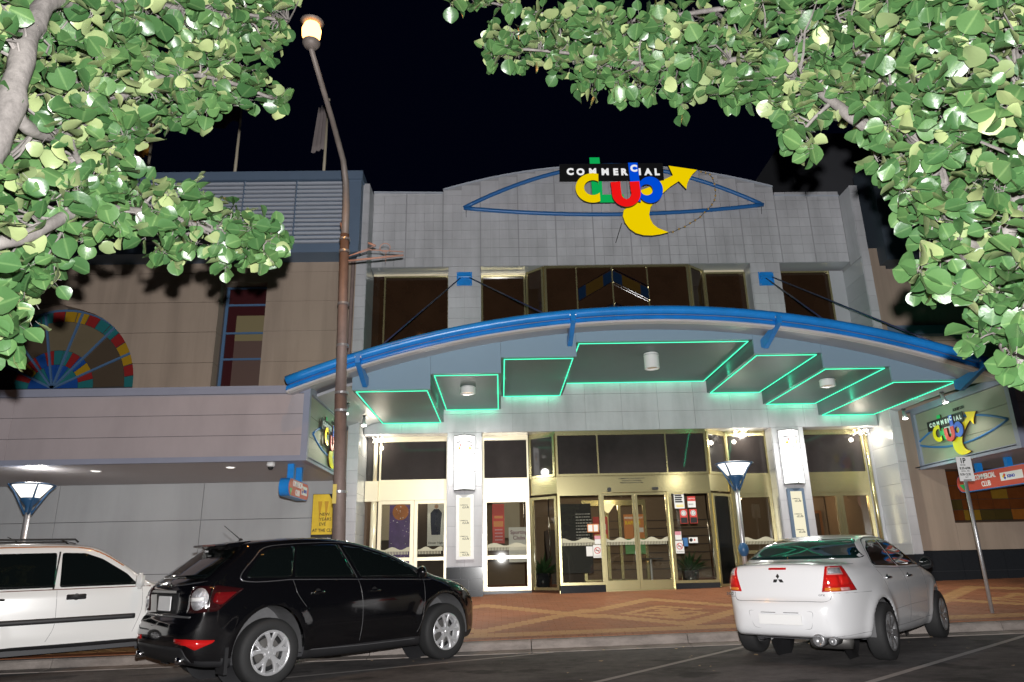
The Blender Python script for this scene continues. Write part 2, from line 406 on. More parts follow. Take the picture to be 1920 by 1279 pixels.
for a, b in zip(xs[:-1], xs[1:]):
    cols = 4 if b - a > .95 else 3
    for k in range(8):                      # lower courses: small tiles
        for i in range(cols):
            u0 = a + .014 + (b - a - .028) * i / cols; u1 = a + .014 + (b - a - .028) * (i + 1) / cols
            z0_, z1_ = ZU1 + .002 + k * .262, ZU1 + (k + 1) * .262
            tiles.append((u0 + g_, u1 - g_, W - .012 + random.uniform(-.002, .002), W + .02, z0_ + g_, z1_ - g_))
    zb = ZU1 + 8 * .262                     # top course follows the outline
    for i in range(2):
        u0 = a + .014 + (b - a - .028) * i / 2; u1 = a + .014 + (b - a - .028) * (i + 1) / 2
        t = min(ptop(u0), ptop(u1)) - .004
        if t - zb > .06:
            if t - zb > .45: tiles.append((u0 + g_, u1 - g_, W - .012, W + .02, zb + g_, zb + .34)); tiles.append((u0 + g_, u1 - g_, W - .011, W + .02, zb + .348, t))
            else: tiles.append((u0 + g_, u1 - g_, W - .012, W + .02, zb + g_, t))
grid_tiles(XL + .01, XR - .01, ZH + .002, ZU0, .92, .46, W - .012, W + .02)
for (a, b) in ((-1.27, -.43), (6.75, 7.54)):
    grid_tiles(a, b, 1.22, ZH, .42, .46, W - .012, W + .02); grid_tiles(a, b, ZU0, ZU1 - .002, .42, .29, W - .012, W + .02)
grid_tiles(-3.58, XL, 1.1, 10.95, .26, .29, WW - .012, WW + .02)
grid_tiles(XR, 9.66, 1.3, 10.75, .26, .42, WW - .012, WW + .02)
pieces('tile', tiles, 'tile', club, 300, 'wall_tiles')
# polished returns of the wings and pillars
ret = []
for z0_, z1_ in [(.6 + i * .46, 1.06 + i * .46) for i in range(8)] + [(ZU0 + i * .46, ZU0 + .46 + i * .46) for i in range(6)]:
    ret.append((XR - .008, XR + .013, WW + .02, RW + .05, z0_ + g_, z1_ - g_)); ret.append((XL - .013, XL + .008, WW + .02, RW + .05, z0_ + g_, z1_ - g_))
    for xx in (-1.27, -.43, 6.75, 7.54): ret.append((xx - .01, xx + .01, W + .025, RW + .05, z0_ + g_, min(z1_, 8.79 if z0_ > 5 else ZH) - g_))
pieces('polished_tile', ret, 'tile_polished', club, 300)
MB().box(XL - .012, XL + .006, WW + .02, W - .015, ZU1 - .1, 10.93).build('wing_return', 'tile', club)
MB().box(XR - .006, XR + .012, WW + .02, W - .015, ZU1 - .1, 10.73).build('wing_return', 'tile', club)
base = []
for (a, b) in ((-1.28, -.42), (6.74, 7.55)):
    for k, (z0_, z1_) in enumerate(((.45, .70), (.70, .95), (.95, 1.21))):
        m_ = (a + b) / 2 + (.1 if k % 2 else -.1); base += [(a, m_ - .003, W - .04, W + .5, z0_ + .003, z1_ - .003), (m_ + .003, b, W - .04, W + .5, z0_ + .003, z1_ - .003)]
pieces('granite_tile', base, 'black_granite', club)
MB().box(-3.6, -3.3, WW - .02, W, .3, 1.09).build('plinth', 'black_granite', club); MB().box(9.43, 9.68, WW - .02, W, .4, 1.29).build('plinth', 'black_granite', club)
# recess soffits (upper and lower)
for (a, b) in ((XL, -1.28), (-.42, 6.74), (7.55, XR)):
    MB().box(a, b, W + .02, RW + .3, ZU1 - .002, ZU1 + .2).build('recess_soffit', 'tile_polished', club); MB().box(a, b, W + .02, RW + .3, ZH - .002, ZH + .2).build('recess_soffit', 'tile_polished', club)
s = MB(); s.box(-3.3, 9.44, W + .1, W + 9, 5.6, 5.7); s.build('floor_slab', 'charcoal', club)
# upper windows
def window(x0, x1, z0, z1, y, mull, gm, fm, fw=.05, parent=club, rails=()):
    fr = MB(); fr.box(x0, x0 + fw, y - .04, y + .05, z0, z1).box(x1 - fw, x1, y - .04, y + .05, z0, z1).box(x0 + fw, x1 - fw, y - .04, y + .05, z1 - fw, z1).box(x0 + fw, x1 - fw, y - .04, y + .05, z0, z0 + fw)
    for m_ in mull: fr.box(m_ - .018, m_ + .018, y - .035, y + .04, z0 + fw, z1 - fw)
    for r_ in rails: fr.box(x0 + fw, x1 - fw, y - .037, y + .045, r_ - .04, r_ + .04)
    w = fr.build('window', fm, parent)
    ed = [x0 + fw] + list(mull) + [x1 - fw]
    for a, b in zip(ed[:-1], ed[1:]):
        zz = [z0 + fw] + list(rails) + [z1 - fw]
        for c, d in zip(zz[:-1], zz[1:]): MB().box(a + .004, b - .004, y + .0, y + .012, c + .004, d - .004).build('pane', gm, w)
    return w
MB().box(XL, -1.28, RW + .02, RW + .1, ZU1 - .07, ZU1).box(-.42, .9, RW + .02, RW + .1, ZU1 - .07, ZU1).box(5.3, 6.74, RW + .02, RW + .1, ZU1 - .07, ZU1).build('head_panel', 'cream_metal', club)
window(-3.02, -1.28, ZU0, 8.72, RW, (), 'brown_glass', 'gold', .045); window(-.42, .76, ZU0, 8.72, RW, (), 'brown_glass', 'gold', .045)
window(5.62, 6.74, ZU0, 8.72, RW, (), 'brown_glass', 'gold', .045); window(7.55, 9.05, ZU0, 8.72, RW, (), 'brown_glass', 'gold', .045)
MB().box(XL + .01, -3.03, RW - .02, RW + .04, ZU0, 8.72).build('side_panel', 'brown_glass', club); MB().box(9.06, XR - .01, RW - .02, RW + .04, ZU0, 8.72).build('side_panel', 'tile_polished', club)
window(1.25, 5.09, ZU0, ZU1 - .01, W + .03, (2.10, 3.05, 3.98), 'brown_glass', 'gold', .06)
def slant(x0, ya, x1, yb, z0, z1, gm, fm, rail=()):
    a = Vector((x0, ya, 0)); b = Vector((x1, yb, 0)); d = (b - a).normalized(); n = Vector((d.y, -d.x, 0)); f = MB()
    def post(p): f.obox((p.x, p.y, (z0 + z1) / 2), d * .03, n * .04, (0, 0, (z1 - z0) / 2))
    post(a + d * .03); post(b - d * .03); m_ = (a + b) / 2; L = (b - a).length / 2 - .06
    for zz in (z0 + .03, z1 - .03) + tuple(rail): f.obox((m_.x, m_.y, zz), d * L, n * .035, (0, 0, .03))
    w = f.build('window', fm, club)
    zs = [z0 + .06] + list(rail) + [z1 - .06]
    for c, e in zip(zs[:-1], zs[1:]): MB().obox((m_.x, m_.y, (c + e) / 2), d * L, n * .006, (0, 0, (e - c) / 2)).build('pane', gm, w)
slant(.80, RW, 1.24, W + .03, ZU0, ZU1 - .02, 'brown_glass', 'gold'); slant(5.10, W + .03, 5.60, RW, ZU0, ZU1 - .02, 'brown_glass', 'gold')
# chevron ornament on the upper bay
for dz, full in ((0, 1), (-.95, 0)):
    orn = MB(); blue = M('blue_glass', (.006, .016, .04), .08); amb = M('amber_glass', (.05, .028, .006), .1); yb = W - .006
    for z in (8.66 + dz, 8.30 + dz):
        if full or True: orn.bar((3.07, yb - .03, z), (4.0, yb - .03, z - .52), .03, .022); orn.bar((3.03, yb - .03, z), (2.12, yb - .03, z - .55), .02, .012)
    for s_, xe, xm in ((1, 3.98, .32), (-1, 2.13, .32)):
        for (f0, f1, mm) in ((.02, .27, blue), (.27, .78, amb), (.78, 1.0, blue)):
            xa = 3.05 + (xe - 3.05) * f0; xb = 3.05 + (xe - 3.05) * f1
            MB().pxz([(xa, 8.66 + dz - .53 * f0 - .02), (xb, 8.66 + dz - .53 * f1 - .02), (xb, 8.30 + dz - .53 * f1 + .02), (xa, 8.30 + dz - .53 * f0 + .02)], yb - .012, yb - .002).build('chevron_glass', mm, club)
    orn.build('chevron_bar', 'chrome', club)
# ---- ground floor glazing
ZF = .60
def shopfront(x0, x1, mull, mat, low=1.42, y=RW):
    window(x0, x1, 3.26, 4.28, y, (), 'grey_glass', mat, .04)
    MB().box(x0, x1, y - .05, y + .06, 2.80, 3.258).build('transom_band', mat, club)
    MB().box(x0, x1, y - .03, y + .06, 4.282, ZH - .003).build('head_trim', mat, club)
    edges = [x0] + mull + [x1]
    for a, b in zip(edges[:-1], edges[1:]):
        window(a + .005, b - .005, .66, 2.797, y, (), CLEAR, mat, .085, rails=(low,))
    MB().box(x0, x1, y - .06, y + .06, .45, .655).build('sill', 'black_granite', club)
shopfront(-2.98, -1.28, [-2.10], 'cream_metal')
shopfront(-.42, .72, [], 'cream_metal')
shopfront(5.72, 6.74, [], 'gold'); shopfront(7.55, 9.20, [8.40], 'gold')
MB().tube([(-3.08, RW - .05, .6), (-3.08, RW - .05, 2.8)], .075, 16).tube([(-3.08, RW - .05, 3.26), (-3.08, RW - .05, 4.3)], .05, 16).build('corner_post', 'cream_metal', club, smooth=True)
MB().box(-3.3, -2.985, RW - .13, RW + .05, 2.78, 3.27).build('corner_band', 'cream_metal', club)
MB().box(-3.3, -3.0, RW, RW + .02, 3.27, ZH).build('side_panel', 'grey_glass', club)
MB().tube([(9.27, RW - .06, .6), (9.27, RW - .06, 4.3)], .05, 16).build('corner_post', 'gold', club, smooth=True)
MB().box(9.21, 9.44, RW, RW + .04, .6, ZH).build('side_panel', 'tile_polished', club)
# entrance bay
BY = W - .02
slant(.76, RW, 1.36, BY, 3.26, 4.30, 'grey_glass', 'gold'); slant(.76, RW, 1.36, BY, .66, 2.80, CLEAR, 'gold')
slant(5.09, BY, 5.70, RW, 3.26, 4.30, 'grey_glass', 'gold'); slant(5.09, BY, 5.70, RW, .66, 2.80, CLEAR, 'gold')
MB().prism([(.76, RW - .01), (1.37, BY), (5.08, BY), (5.70, RW - .01), (5.70, RW + .1), (.76, RW + .1)], lambda u, w: (u, w, 2.86), lambda u, w: (u, w, 3.258)).build('transom_band', 'gold', club)
MB().prism([(.76, RW - .01), (1.37, BY), (5.08, BY), (5.70, RW - .01), (5.70, RW + .1), (.76, RW + .1)], lambda u, w: (u, w, 4.30), lambda u, w: (u, w, ZH - .004)).build('head_trim', 'gold', club)
window(1.37, 5.08, 3.262, 4.298, BY, (2.40, 4.08), 'grey_glass', 'gold', .05)
for (a, b) in ((1.37, 2.42), (4.05, 5.08)):
    window(a, b, .76, 2.857, BY, (), CLEAR, 'gold', .06); MB().box(a, b, BY - .05, BY + .06, .40, .757).build('sill', 'black_granite', club)
for (a, b) in ((2.435, 3.235), (3.242, 4.035)):
    d = MB(); zb = foot_z(3, W) + .03
    d.box(a, a + .06, BY + .03, BY + .08, zb, 2.85).box(b - .06, b, BY + .03, BY + .08, zb, 2.85).box(a + .06, b - .06, BY + .03, BY + .08, 2.79, 2.85).box(a + .06, b - .06, BY + .03, BY + .08, zb, zb + .2)
    dr = d.build('sliding_door', 'gold', club); MB().box(a + .062, b - .062, BY + .05, BY + .058, zb + .2, 2.79).build('pane', CLEAR, dr)
MB().box(1.35, 5.1, BY - .03, BY + .12, foot_z(3, W) - .03, foot_z(3, W) + .028).build('threshold', 'gold', club)
for xx in (2.42, 4.045): MB().box(xx - .012, xx + .012, BY - .05, BY + .1, .62, 2.857).build('door_post', 'gold', club)
MB().box(2.58, 2.67, BY - .09, BY - .05 + .045, 2.87, 2.97).build('door_sensor', 'dark', club, bevel=.01); MB().box(3.66, 3.81, BY - .09, BY - .005, 2.90, 2.96).build('door_sensor', 'dark', club, bevel=.01)
for i, (tx, wd) in enumerate((("COMMERCIAL CLUB ALBURY LTD", .030), ("REGISTERED CLUB PREMISES", .027), ("MEMBERS GUESTS AND VISITORS", .027))):
    text('lettering', tx, wd * 1.4, (3.19, BY - .004, 3.17 - i * .05), 'sign_black', club, extrude=.002, align='CENTER', bold=.0008)
# bright crystal lamps tucked under the recess soffits
for i, (lx, wd) in enumerate(((-3.0, .26), (6.05, .30), (9.1, .36))):
    t = thing('recess_lamp', ('sparkling crystal lamp under the soffit at the left end of the shopfront', 'sparkling crystal lamp under the soffit just left of the right pillar', 'sparkling crystal lamp under the soffit at the right end of the shopfront')[i], 'ceiling light', (lx, 17.75, 4.2), 'crystal lamps in the window recesses')
    r_ = random.Random(i); mm_ = MB(); 
    for k in range(46):
        a_ = Vector((lx + r_.uniform(-wd, wd) / 2, 17.74 + r_.uniform(-.08, .08), 4.28 + r_.uniform(-.09, .05))); mm_.obox(a_, (.016, 0, .004 * r_.uniform(-1, 1)), (0, .01, 0), (0, 0, .007))
    mm_.build('crystals', glow('crystal_glow', (1, .93, .80), 3.2), t, kind='stuff'); MB().box(lx - wd / 2, lx + wd / 2, 17.65, 17.83, 4.34, 4.366).build('lamp_base', 'chrome', t)
    lamp('crystal_light', 'POINT', (lx, 17.62, 4.15), 22, (1, .90, .72), .05)
# lobby behind the glass
M('lobby_wall', (.17, .12, .08), .8, var=.1, vscale=1); M('lobby_dark', (.05, .035, .028), .7); M('lobby_floor', (.10, .055, .04), .25, var=.2, vscale=2)
MB().box(-3.3, 9.44, 24.0, 24.2, .5, 4.5).box(-3.5, -3.3, RW + .3, 24, .5, 4.5).box(9.44, 9.64, RW + .3, 24, .5, 4.5).build('lobby_wall', 'lobby_wall', club)
MB().box(-3.3, 9.44, RW + .1, 24.0, .45, .61).build('lobby_floor', 'lobby_floor', club); MB().box(-3.3, 9.44, RW + .12, 24.0, 3.3, 3.45).build('lobby_ceiling', 'lobby_dark', club)
MB().box(-.9, -.75, RW + .7, 24, .6, 3.3).box(6.9, 7.05, RW + .7, 24, .6, 3.3).build('lobby_partition', 'lobby_wall', club)
MB().box(-3.3, -.9, 19.0, 19.1, .6, 3.3).build('lobby_screen', 'lobby_dark', club)
for i in range(9): MB().box(1.3, 2.2, 19.6 + i * .28, 19.9 + i * .28, .62, .80 + i * .17).build('stair', 'lobby_dark', club)
db = thing('directory_board', 'black directory board with rows of small white lettering behind the left fixed glass panel', 'notice board', (1.9, 19.0, 1.2)); MB().box(1.45, 2.35, 19.0, 19.05, 1.0, 2.72).build('board', 'dark', db)
m_ = MB(); r_ = random.Random(4)
for k in range(11):
    x_ = 1.95
    while x_ < 2.3: w_ = r_.uniform(.02, .07); m_.box(x_, x_ + w_, 18.992, 18.998, 2.45 - k * .075, 2.465 - k * .075); x_ += w_ + .02
m_.build('small_print', 'sign_white', db, kind='stuff')
for i, (x_, y_, z_) in enumerate(((5.95, 19.6, 2.72), (6.15, 20.2, 2.66), (6.35, 19.2, 2.80), (7.72, 20.1, 2.3), (6.6, 20.6, 2.75))):
    t = thing('pendant_lamp', ('lowest warm pendant bulb behind the window left of the right pillar', 'warm pendant bulb second from left behind the window left of the right pillar', 'highest warm pendant bulb behind the window left of the right pillar', 'small warm bulb glowing low behind the window right of the right pillar', 'warm pendant bulb nearest the right pillar behind the glass')[i], 'ceiling light', (x_, y_, z_), 'warm pendant bulbs inside the right windows')
    MB().lathe((x_, y_, z_), [(0, -.05), (.035, -.03), (.04, 0), (.02, .04), (0, .045)], 10).build('bulb', glow('warm_bulb', (1, .78, .45), 6.0), t, smooth=True); MB().tube([(x_, y_, z_ + .04), (x_, y_, 3.29)], .004, 4).build('cord', 'dark', t)
for i, x_ in enumerate((-1.15, .62, 1.25, 5.35, 7.62)):
    t = thing('display_post', ('slim chrome post behind the left shop window', 'slim chrome post behind the Sporting Clubs poster', 'slim chrome post inside the left angled pane', 'slim chrome post inside the right angled pane', 'slim chrome post inside the right shop window')[i], 'post', (x_, 18.9, .61), 'chrome posts inside the shop windows'); MB().tube([(x_, 18.9, .61), (x_, 18.9, 3.0)], .018, 8).build('tube', 'chrome', t, smooth=True); MB().lathe((x_, 18.9, .61), [(0, 0), (.12, 0), (.12, .012), (.02, .03)], 14).build('foot', 'chrome', t)
for k, (x_, w_) in enumerate(((-2.6, .9), (.15, .7), (5.9, .6))): MB().box(x_ - w_ / 2, x_ + w_ / 2, 18.96 + k * .01, 19.0 + k * .01, 1.9, 2.78).build('lobby_panel', M('lobby_cream', (.38, .33, .24), .6, var=.1), club)
for k in range(7): MB().box(1.4, 6.6, 22.9 - k * .02, 22.92 - k * .02, 1.0 + k * .24, 1.03 + k * .24).build('wall_batten', 'lobby_dark', club)
inn = MB()
for xx in (2.3, 2.95, 3.30, 4.0): inn.box(xx - .04, xx + .04, 20.3, 20.38, .61, 2.75)
inn.box(2.26, 4.04, 20.3, 20.38, 2.75, 2.9).box(2.34, 3.96, 20.3, 20.38, .61, .8); inn.build('inner_door_frame', 'gold', club)
lamp('lobby_light_left', 'POINT', (-2.2, 18.6, 3.0), 16, (1, .85, .65), .15); lamp('lobby_light', 'POINT', (3.2, 21.5, 2.9), 60, (1, .80, .55), .2)
lamp('lobby_light_entry', 'POINT', (3.2, 18.9, 3.0), 14, (1, .85, .6), .15); lamp('lobby_light_right', 'POINT', (8.2, 20.5, 2.8), 50, (1, .72, .45), .2)
lamp('lobby_light_near', 'POINT', (.1, 19.6, 2.9), 20, (1, .85, .65), .2)

# ================================================================ ENTRANCE CANOPY
can = thing('entrance_canopy', 'arched entrance canopy with blue tubular fascia and stepped neon edged ceiling', 'canopy', (3.1, 15.2, 5.5))
CX0, CX1 = -3.95, 9.62
def arc(x):
    r = 18.4 if x > 2.95 else 19.0
    d = x - 2.95; return 6.0 - (r - math.sqrt(r * r - d * d))
xsx = [CX0 + (CX1 - CX0) * i / 48 for i in range(49)]
MB().tube([(x, 13.0, arc(x) - .085) for x in xsx], .085, 14).build('fascia_tube', 'blue_paint', can, smooth=True)
f2 = MB()
for a, b in zip(xsx[:-1], xsx[1:]):
    pass
def strip(profile, x_list, hz, name, mat, smooth=False):     # profile: (y, dz) closed loop swept along the arc
    m = MB(); n = len(profile); v = []; f = []
    for x in x_list:
        for (y, dz) in profile: v.append((x, y, hz(x) + dz))
    for i in range(len(x_list) - 1):
        for k in range(n): f.append((i * n + k, i * n + (k + 1) % n, (i + 1) * n + (k + 1) % n, (i + 1) * n + k))
    f.append(tuple(range(n))); f.append(tuple((len(x_list) - 1) * n + k for k in range(n)))
    return m.add(v, f).build(name, mat, can, smooth=smooth)
strip([(13.04, -.172), (13.02, -.195), (13.0, -.255), (13.05, -.262), (13.2, -.262), (13.2, -.172)], xsx, arc, 'fascia_band', 'blue_paint')
strip([(13.03, -.264), (13.02, -.285), (13.05, -.30), (13.2, -.30), (13.2, -.264)], xsx, arc, 'fascia_lip', 'white_lip')
xin = [x for x in xsx if x < 9.7]
strip([(13.12, -.302), (14.0, -.17), (14.0, -.10), (13.12, -.18)], xsx, arc, 'arched_soffit', 'soffit_grey')
# flat roof over the canopy
def arc19(x): return 6.0 - (19 - math.sqrt(361 - (x - 2.95) ** 2))
strip([(13.2, -.10), (17.44, -.0), (17.44, -.08), (13.2, -.16)], xsx, arc19, 'roof_sheet', 'soffit_grey')
steps = [(-2.92, -1.36, 4.64), (-1.36, .06, 4.95), (.06, 1.60, 5.27), (1.60, 5.24, 5.58), (5.24, 6.62, 5.27), (6.62, 7.98, 4.96), (7.98, 9.42, 4.66)]
for (a, b, z) in steps:
    m = MB(); n = 8; pts = [(a + (b - a) * i / n) for i in range(n + 1)]
    m.pxz([(b - .002, z), (a + .002, z)] + [(x if 0 < i < n else (a + .002 if i == 0 else b - .002), max(z + .06, arc(x) - .15)) for i, x in enumerate(pts)], 13.94, 13.99); m.build('bulkhead', 'bulkhead', can)
    MB().box(a + .003, b - .003, 13.99, 17.48, z, z + .05).build('ceiling_panel', 'ceiling_panel', can)
    zt = arc(a) - .33
    sd = MB()
    for (x, nb) in ((a, steps[steps.index((a, b, z)) - 1][2] if a > -2.9 else 9), (b, steps[steps.index((a, b, z)) + 1][2] if b < 9.4 else 9)):
        if nb > z + .01:
            up = nb if nb < 8 else max(z + .05, arc(x) - .2)
            xx = x + (.004 if x == a else -.004); sd.box(min(xx, xx + (.05 if x == a else -.05)), max(xx, xx + (.05 if x == a else -.05)), 13.99, 17.48, z + .052, up + .04)
    if sd.v: sd.build('step_side', 'ceiling_panel', can)
    i_ = .07; y0_, y1_ = 14.03, 17.43; ne = MB(); zz = z - .018
    x0_, x1_ = a + i_, b - i_
    ne.tube([(x0_, y0_, zz), (x1_, y0_, zz)], .009, 8).tube([(x1_, y0_, zz), (x1_, y1_, zz)], .011, 8).tube([(x1_, y1_, zz), (x0_, y1_, zz)], .011, 8).tube([(x0_, y1_, zz), (x0_, y0_, zz)], .011, 8)
    ne.build('neon_tube', NEON, can, smooth=True)
    for (c_, d_, L_, e_) in (((a + b) / 2, None, b - a - .2, 1.1), (a - .02, -1, 3.2, 5), (b + .02, 1, 3.2, 5)):
        ld = bpy.data.lights.new('neon_glow', 'AREA'); ld.shape = 'RECTANGLE'; ld.energy = e_; ld.color = (.04, 1.0, .50)
        lo_ = bpy.data.objects.new('neon_glow', ld); C.objects.link(lo_)
        if d_ is None: ld.size = L_; ld.size_y = .02; lo_.location = (c_, 17.36, z - .05); lo_.rotation_euler = Vector((0, 1, -.25)).to_track_quat('-Z', 'Y').to_euler()
        else:
            ld.size = .02; ld.size_y = L_; lo_.location = (c_ - d_ * .12, 15.7, z - .04); q_ = Vector((d_, 0, .25)).to_track_quat('-Z', 'Y'); lo_.rotation_euler = q_.to_euler()
# side soffits beyond the stepped ceiling
strip([(14.0, -.30), (17.45, -.33), (17.45, -.40), (14.0, -.24)], [CX0 + (-2.93 - CX0) * i / 6 for i in range(7)], lambda x: min(arc(x), 5.05) , 'side_soffit', 'soffit_grey')
strip([(14.0, -.17), (17.45, -.10), (17.45, -.16), (14.0, -.11)], [9.43 + (CX1 - 9.43) * i / 4 for i in range(5)], arc, 'side_soffit', 'soffit_grey')
for bx in (-2.62, 1.45, 5.40, 9.2):
    z = arc(bx); m = MB(); m.prism([(12.86, z - .26), (12.90, z - .08), (13.02, z - .07), (13.25, z - .24), (13.85, z - .30), (13.85, z - .46), (13.70, z - .53)], lambda u, w, bx=bx: (bx - .045, u, w), lambda u, w, bx=bx: (bx + .045, u, w)).build('bracket', 'blue_paint', can, bevel=.006)
    MB().tube([(bx - .06, 12.93, z - .13), (bx + .06, 12.93, z - .13)], .02, 10).build('bolt', 'galvanised', can)
# stay rods and wall plates
rods = [((-.95, 17.36, 8.42), (-2.55, 13.3, 5.10)), ((-.70, 17.36, 8.42), (1.25, 13.3, 5.80)), ((7.05, 17.36, 8.33), (5.50, 13.3, 5.66)), ((7.25, 17.36, 8.33), (8.1, 13.3, 5.2))]
rods[2] = ((7.08, 17.36, 8.30), (5.5 + 1.0, 14.6, 6.0)); rods[3] = ((7.25, 17.36, 8.33), (8.35, 14.3, 5.4))
rods[2] = ((7.08, 17.36, 8.30), (6.55, 13.2, 5.62)); rods[3] = ((7.25, 17.36, 8.33), (8.75, 13.2, 5.12))
for a, b in rods: MB().tube([a, b], .016, 8).build('stay_rod', 'navy' if 'navy' in MATS else M('navy', (.03, .04, .10), .4), can, smooth=True)
for px in (-.85, 7.13):
    z = 8.44 if px < 0 else 8.33
    pl = MB().box(px - .2, px + .2, W - .04, W - .014, z - .19, z + .19).build('wall_plate', 'blue_paint', can, bevel=.005)
    b = MB().tube([(px - .16, W - .11, z + .02), (px + .16, W - .11, z + .02)], .03, 10)
    for q in (-.15, .15): b.box(px + q - .015, px + q + .015, W - .12, W - .04, z - .03, z + .07)
    b.build('lug', 'blue_paint', pl)
    b = MB()
    for qx in (-.17, .17):
        for qz in (-.16, .16): b.tube([(px + qx, W - .06, z + qz), (px + qx, W - .04, z + qz)], .012, 6)
    b.build('bolts', 'galvanised', pl)
# ceiling cylinder lights
def can_light(x, y, z, r, h, label):
    t = thing('ceiling_light', label, 'ceiling light', (x, y, z), 'white cylinder lights under the canopy')
    MB().lathe((x, y, z), [(0, 0), (r * .96, 0), (r, -.01), (r, -h), (r * .9, -h), (r * .88, -h + .05), (0, -h + .05)], 28).build('housing', 'white_plastic', t, smooth=False)
    MB().lathe((x, y, z), [(0, -h + .045), (r * .7, -h + .045), (r * .7, -h + .03), (0, -h + .03)], 20).build('reflector', M('warm_reflector', (.6, .42, .25), .3, metal=.6), t)
    MB().lathe((x, y, z), [(r * 1.02, -h * .12), (r * 1.05, -h * .12), (r * 1.05, -h * .16), (r * 1.02, -h * .16)], 28).build('collar', 'galvanised', t)
can_light(3.33, 14.9, 5.578, .16, .34, 'white cylinder downlight hanging under the highest central ceiling panel of the canopy')
can_light(-.66, 15.1, 4.948, .16, .15, 'shallow white round downlight on the left stepped ceiling panel of the canopy')
can_light(7.15, 15.0, 4.958, .16, .15, 'shallow white round downlight on the right stepped ceiling panel of the canopy')
def spot_fit(x, y, z, aim, label, en=70):
    t = thing('spotlight', label, 'spotlight', (x, y, z), 'small spotlights under the canopy ends')
    d = Vector(aim).normalized(); p = Vector((x, y, z)); h = p + Vector((0, 0, -.1))
    MB().lathe(p, [(0, 0), (.045, 0), (.045, -.02), (.012, -.03), (.012, -.10), (0, -.10)], 12).build('mount', 'charcoal', t)
    MB().lathe(h, [(0, -.05), (.035, -.05), (.04, .06), (.065, .15), (.06, .15), (.0, .12)], 16, axis=d).build('lamp_body', 'galvanised', t, smooth=True)
    MB().lathe(h + d * .15, [(0, 0), (.058, 0), (.058, -.015), (0, -.015)], 16, axis=d).build('bulb', SPOTWHITE, t)
    lamp('spot_beam', 'SPOT', h + d * .19, en, (1, .93, .82), .04, target=h + d * 3, spot=95, blend=.7)
spot_fit(-3.22, 15.0, 4.62, (-.10, -.30, -.9), 'small lit spotlight beside the left end of the canopy, nearer the street')
spot_fit(-3.12, 16.4, 4.62, (.05, -.25, -.95), 'small lit spotlight near the tiled wing at the left end of the canopy', 60)
spot_fit(9.55, 14.9, 4.62, (.1, -.25, -.93), 'dim spotlight at the outer right end of the canopy above the side sign', 40)
spot_fit(9.46, 16.3, 4.55, (-.1, -.25, -.97), 'small lit spotlight by the right wing just under the last neon panel', 70)
lamp('canopy_downlight', 'SPOT', (3.33, 14.9, 5.20), 420, (1, .95, .88), .08, target=(3.33, 15.6, 0), spot=120, blend=.8)
lamp('canopy_downlight', 'SPOT', (-.66, 15.1, 4.76), 330, (1, .95, .86), .08, target=(-.9, 17.2, 0), spot=140, blend=.8)
lamp('canopy_downlight', 'SPOT', (7.15, 15.0, 4.76), 300, (1, .95, .86), .08, target=(7.4, 17.2, 0), spot=140, blend=.8)

